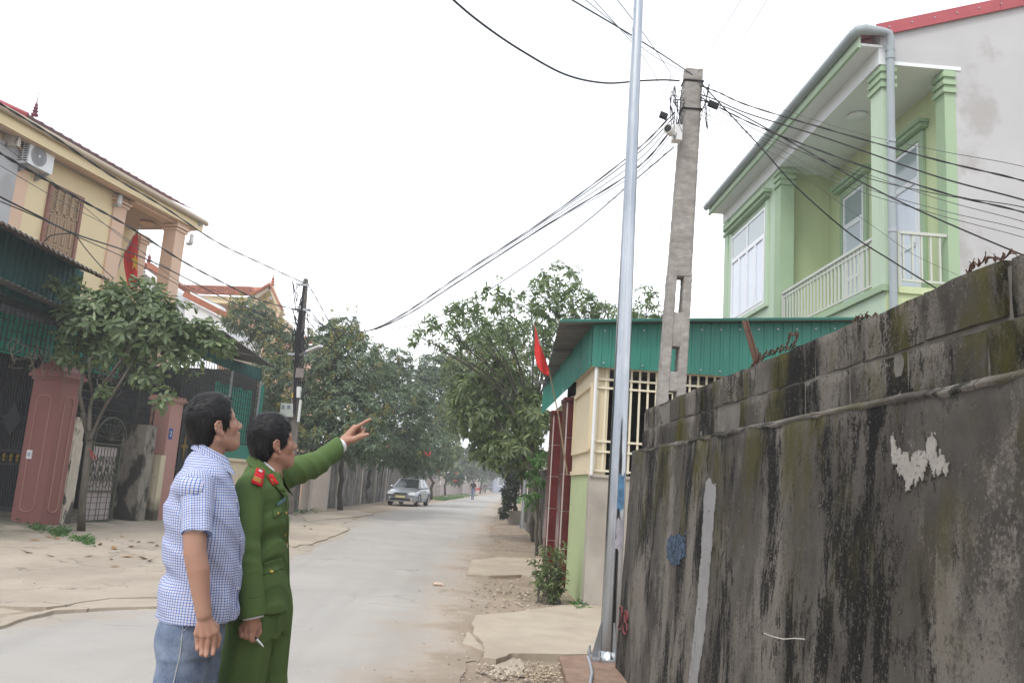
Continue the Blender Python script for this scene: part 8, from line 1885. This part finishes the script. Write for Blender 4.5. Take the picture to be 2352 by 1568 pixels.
m = MB(); m.obox(cw(0, -.04, .50), CS * .26, CB * .008, np.array([0, 0, .055])); m.build('number_plate', pm('cream_plate', (.62, .56, .30), .5, .05), car)
m = MB(); m.obox(cw(0, .01, .265), CS * .70, CB * .05, np.array([0, 0, .03])); m.build('bumper_lip', M['carpaint'], car)
# walkers and riders far down the street
class SPose(Pose):
    def __init__(s, base, ang): s.o = np.array([base[0], base[1], 0.]); s.f = np.array([math.cos(ang), math.sin(ang), 0]); s.l = np.array([-math.sin(ang), math.cos(ang), 0])
def small_person(base, ang, top, bottom, lab, sit=False, cap_=None, group=None):
    P = SPose(base, ang); dz = -.12 if sit else 0; up = 1.0
    b = Sdf(); b.u(vell((.02, 0, 1.56 + dz), (.095, .075, .115))).u(vcap((0, 0, 1.4 + dz), (.01, 0, 1.5 + dz), .05)).u(vcap((0, 0, .95 + dz), (0, 0, 1.35 + dz), .10, .12), .04)
    for s in (-1, 1):
        hand = (.38, s * .2, 1.0 + dz) if sit else (.06 * s, s * .27, .80); el = (.12, s * .25, 1.12 + dz) if sit else (-.03, s * .25, 1.1)
        b.u(vcap((0, s * .17, 1.36 + dz), el, .045, .038)).u(vcap(el, hand, .036, .03)).u(vell(hand, (.04, .03, .06)))
        kn = (.36, s * .12, .78) if sit else (.10 * s, s * .09, .5); ft = (.25, s * .14, .38) if sit else (.16 * s - .04, s * .09, .07)
        b.u(vcap((0, s * .09, .9 + dz), kn, .07, .05), .03).u(vcap(kn, ft, .05, .035))
    pr = sdf_obj('person', b, P, (-.5, -.45, 0), (.6, .45, 1.75), .016, M['skin2'], sm='all'); tag(pr, lab, 'person', group)
    t = Sdf(); t.u(vcap((0, 0, .98 + dz), (0, 0, 1.34 + dz), .135, .15), .04)
    for s in (-1, 1): t.u(vcap((0, s * .16, 1.37 + dz), (-.02 if not sit else .08, s * .24, 1.17 + dz), .065, .06), .04)
    sdf_obj('shirt', t, P, (-.35, -.45, .7), (.35, .45, 1.5), .016, top, pr, sm='all')
    t = Sdf(); t.u(vell((0, 0, .93 + dz), (.14, .165, .13)), .03)
    for s in (-1, 1):
        kn = (.36, s * .12, .78) if sit else (.10 * s, s * .09, .5); ft = (.25, s * .14, .42) if sit else (.15 * s - .03, s * .09, .12)
        t.u(vcap((0, s * .09, .9 + dz), kn, .092, .07), .03).u(vcap(kn, ft, .07, .055), .02)
    sdf_obj('trousers', t, P, (-.4, -.4, 0), (.6, .4, 1.15), .016, bottom, pr, sm='all')
    t = Sdf(); t.u(vell((-.005, 0, 1.60 + dz), (.105, .088, .095))); t.cut(vplane((.75, 0, -1), -.8 * (1.56 + dz))); sdf_obj('hair' if cap_ is None else 'hat', t, P, (-.2, -.2, 1.3), (.2, .2, 1.8), .012, cap_ or M['hair'], pr, sm='all')
    if not sit:
        for s in (-1, 1):
            t = Sdf(); t.u(vcap((.16 * s - .08, s * .09, .045), (.16 * s + .09, s * .10, .04), .045, .04)); sdf_obj('shoe', t, P, (-.4, -.25, 0), (.4, .25, .15), .014, M['shoe'], pr, sm='all')
    return pr
far_black = pm('black_cotton', (.02, .02, .024), .85, .1)
small_person(at(1085, 1147, Z=0.), R(80), far_black, M['denim'], 'man in black top and blue trousers walking away along the road')
def bike(base, ang, lab, paint, motor=False):
    P = SPose(base, ang); W = lambda x, y, z: P.w(np.array([x, y, z])); r = empty('motorbike' if motor else 'bicycle', P.o, lab, 'motorbike' if motor else 'bicycle'); R0 = .29 if motor else .33; wb = .6 if motor else .52
    for x in (-wb, wb):
        m = MB(); m.tube([W(x + R0 * .9 * math.cos(t), 0, R0 + R0 * .9 * math.sin(t)) for t in np.linspace(0, 2 * math.pi, 19)], .045 if motor else .018, 6, False); w_ = m.build('wheel', M['tyre'], r, True)
        m = MB(); m.cyl(W(x, -.05, R0), W(x, .05, R0), .05, n=8)
        for k in range(6): t = k * math.pi / 3; m.bar(W(x, 0, R0), W(x + R0 * .85 * math.cos(t), 0, R0 + R0 * .85 * math.sin(t)), .012)
        m.build('rim', M['zinc'], w_)
    m = MB(); m.tube([W(wb, 0, R0), W(wb - .14, 0, .82), W(wb - .18, 0, 1.0)], .03, 6); m.build('fork', M['zinc'], r, True)
    m = MB(); m.tube([W(wb - .2, -.3, 1.02), W(wb - .16, -.1, 1.0), W(wb - .16, .1, 1.0), W(wb - .2, .3, 1.02)], .018, 6); m.build('handlebar', M['black'], r, True)
    if motor:
        m = MB(); m.prism([W(-.62, -.11, .62), W(-.25, -.11, .42), W(.3, -.11, .42), W(.5, -.11, .8), W(.4, -.11, .9), W(.12, -.11, .62), W(-.1, -.11, .72), W(-.7, -.11, .78)], P.l * .22); m.build('body', paint, r)
        m = MB(); m.prism([W(-.7, -.12, .78), W(.05, -.12, .72), W(.02, -.12, .8), W(-.68, -.12, .86)], P.l * .24); m.build('seat', M['black'], r)
        m = MB(); m.lathe(W(wb - .08, 0, .88), [(.0, .12), (.07, .10), (.09, 0), (.05, -.06)], 10, P.f); m.build('headlight', M['lampglass'], r, True)
    else:
        m = MB()
        for a, b in [((-wb, 0, R0), (-.15, 0, .33)), ((-.15, 0, .33), (-.28, 0, .85)), ((-.28, 0, .82), (wb - .15, 0, .8)), ((-.15, 0, .33), (wb - .13, 0, .75)), ((-wb, 0, R0), (-.27, 0, .78))]: m.tube([W(*a), W(*b)], .018, 6)
        tag(m.build('frame', paint, r), kind='stuff'); m = MB(); m.lathe(W(-.3, 0, .86), [(.1, 0), (.09, .05), (.02, .06)], 8); m.build('saddle', M['black'], r)
    return r
b_ = at(1113.5, 1133.5, Z=0.); bike(b_, R(262), 'bicycle ridden towards the camera in the distance', far_black); small_person(b_ - np.array([0, -.25, 0]), R(262), pm('dark_red_jacket', (.10, .03, .03), .8), far_black, 'cyclist in a pale hat riding towards the camera in the distance', True, M['offwhite'])
b_ = at(1127, 1129, Z=0.); bike(b_, R(255), 'motorbike ridden along the far end of the road', far_black, True); small_person(b_ - np.array([0, -.2, 0]), R(255), pm('blue_jacket', (.08, .12, .25), .8), far_black, 'motorbike rider in blue jacket at the far end of the road', True)
bike(at(1096.5, 1132, Z=0.), R(200), 'red motorbike parked on the far left verge', M['red'], True)
# ================================================================ thin haze over the whole place
hz = bpy.data.materials.new('haze_air'); hz.use_nodes = True; n_ = hz.node_tree; n_.nodes.clear()
ho = n_.nodes.new('ShaderNodeOutputMaterial'); pv = n_.nodes.new('ShaderNodeVolumePrincipled'); pv.inputs['Color'].default_value = (.93, .95, 1., 1); pv.inputs['Density'].default_value = .0018; pv.inputs['Anisotropy'].default_value = .2
n_.links.new(pv.outputs[0], ho.inputs['Volume'])
m = MB(); m.box(-310, 310, -70, 510, -1.2, 14.); tag(m.build('haze', hz), kind='stuff')
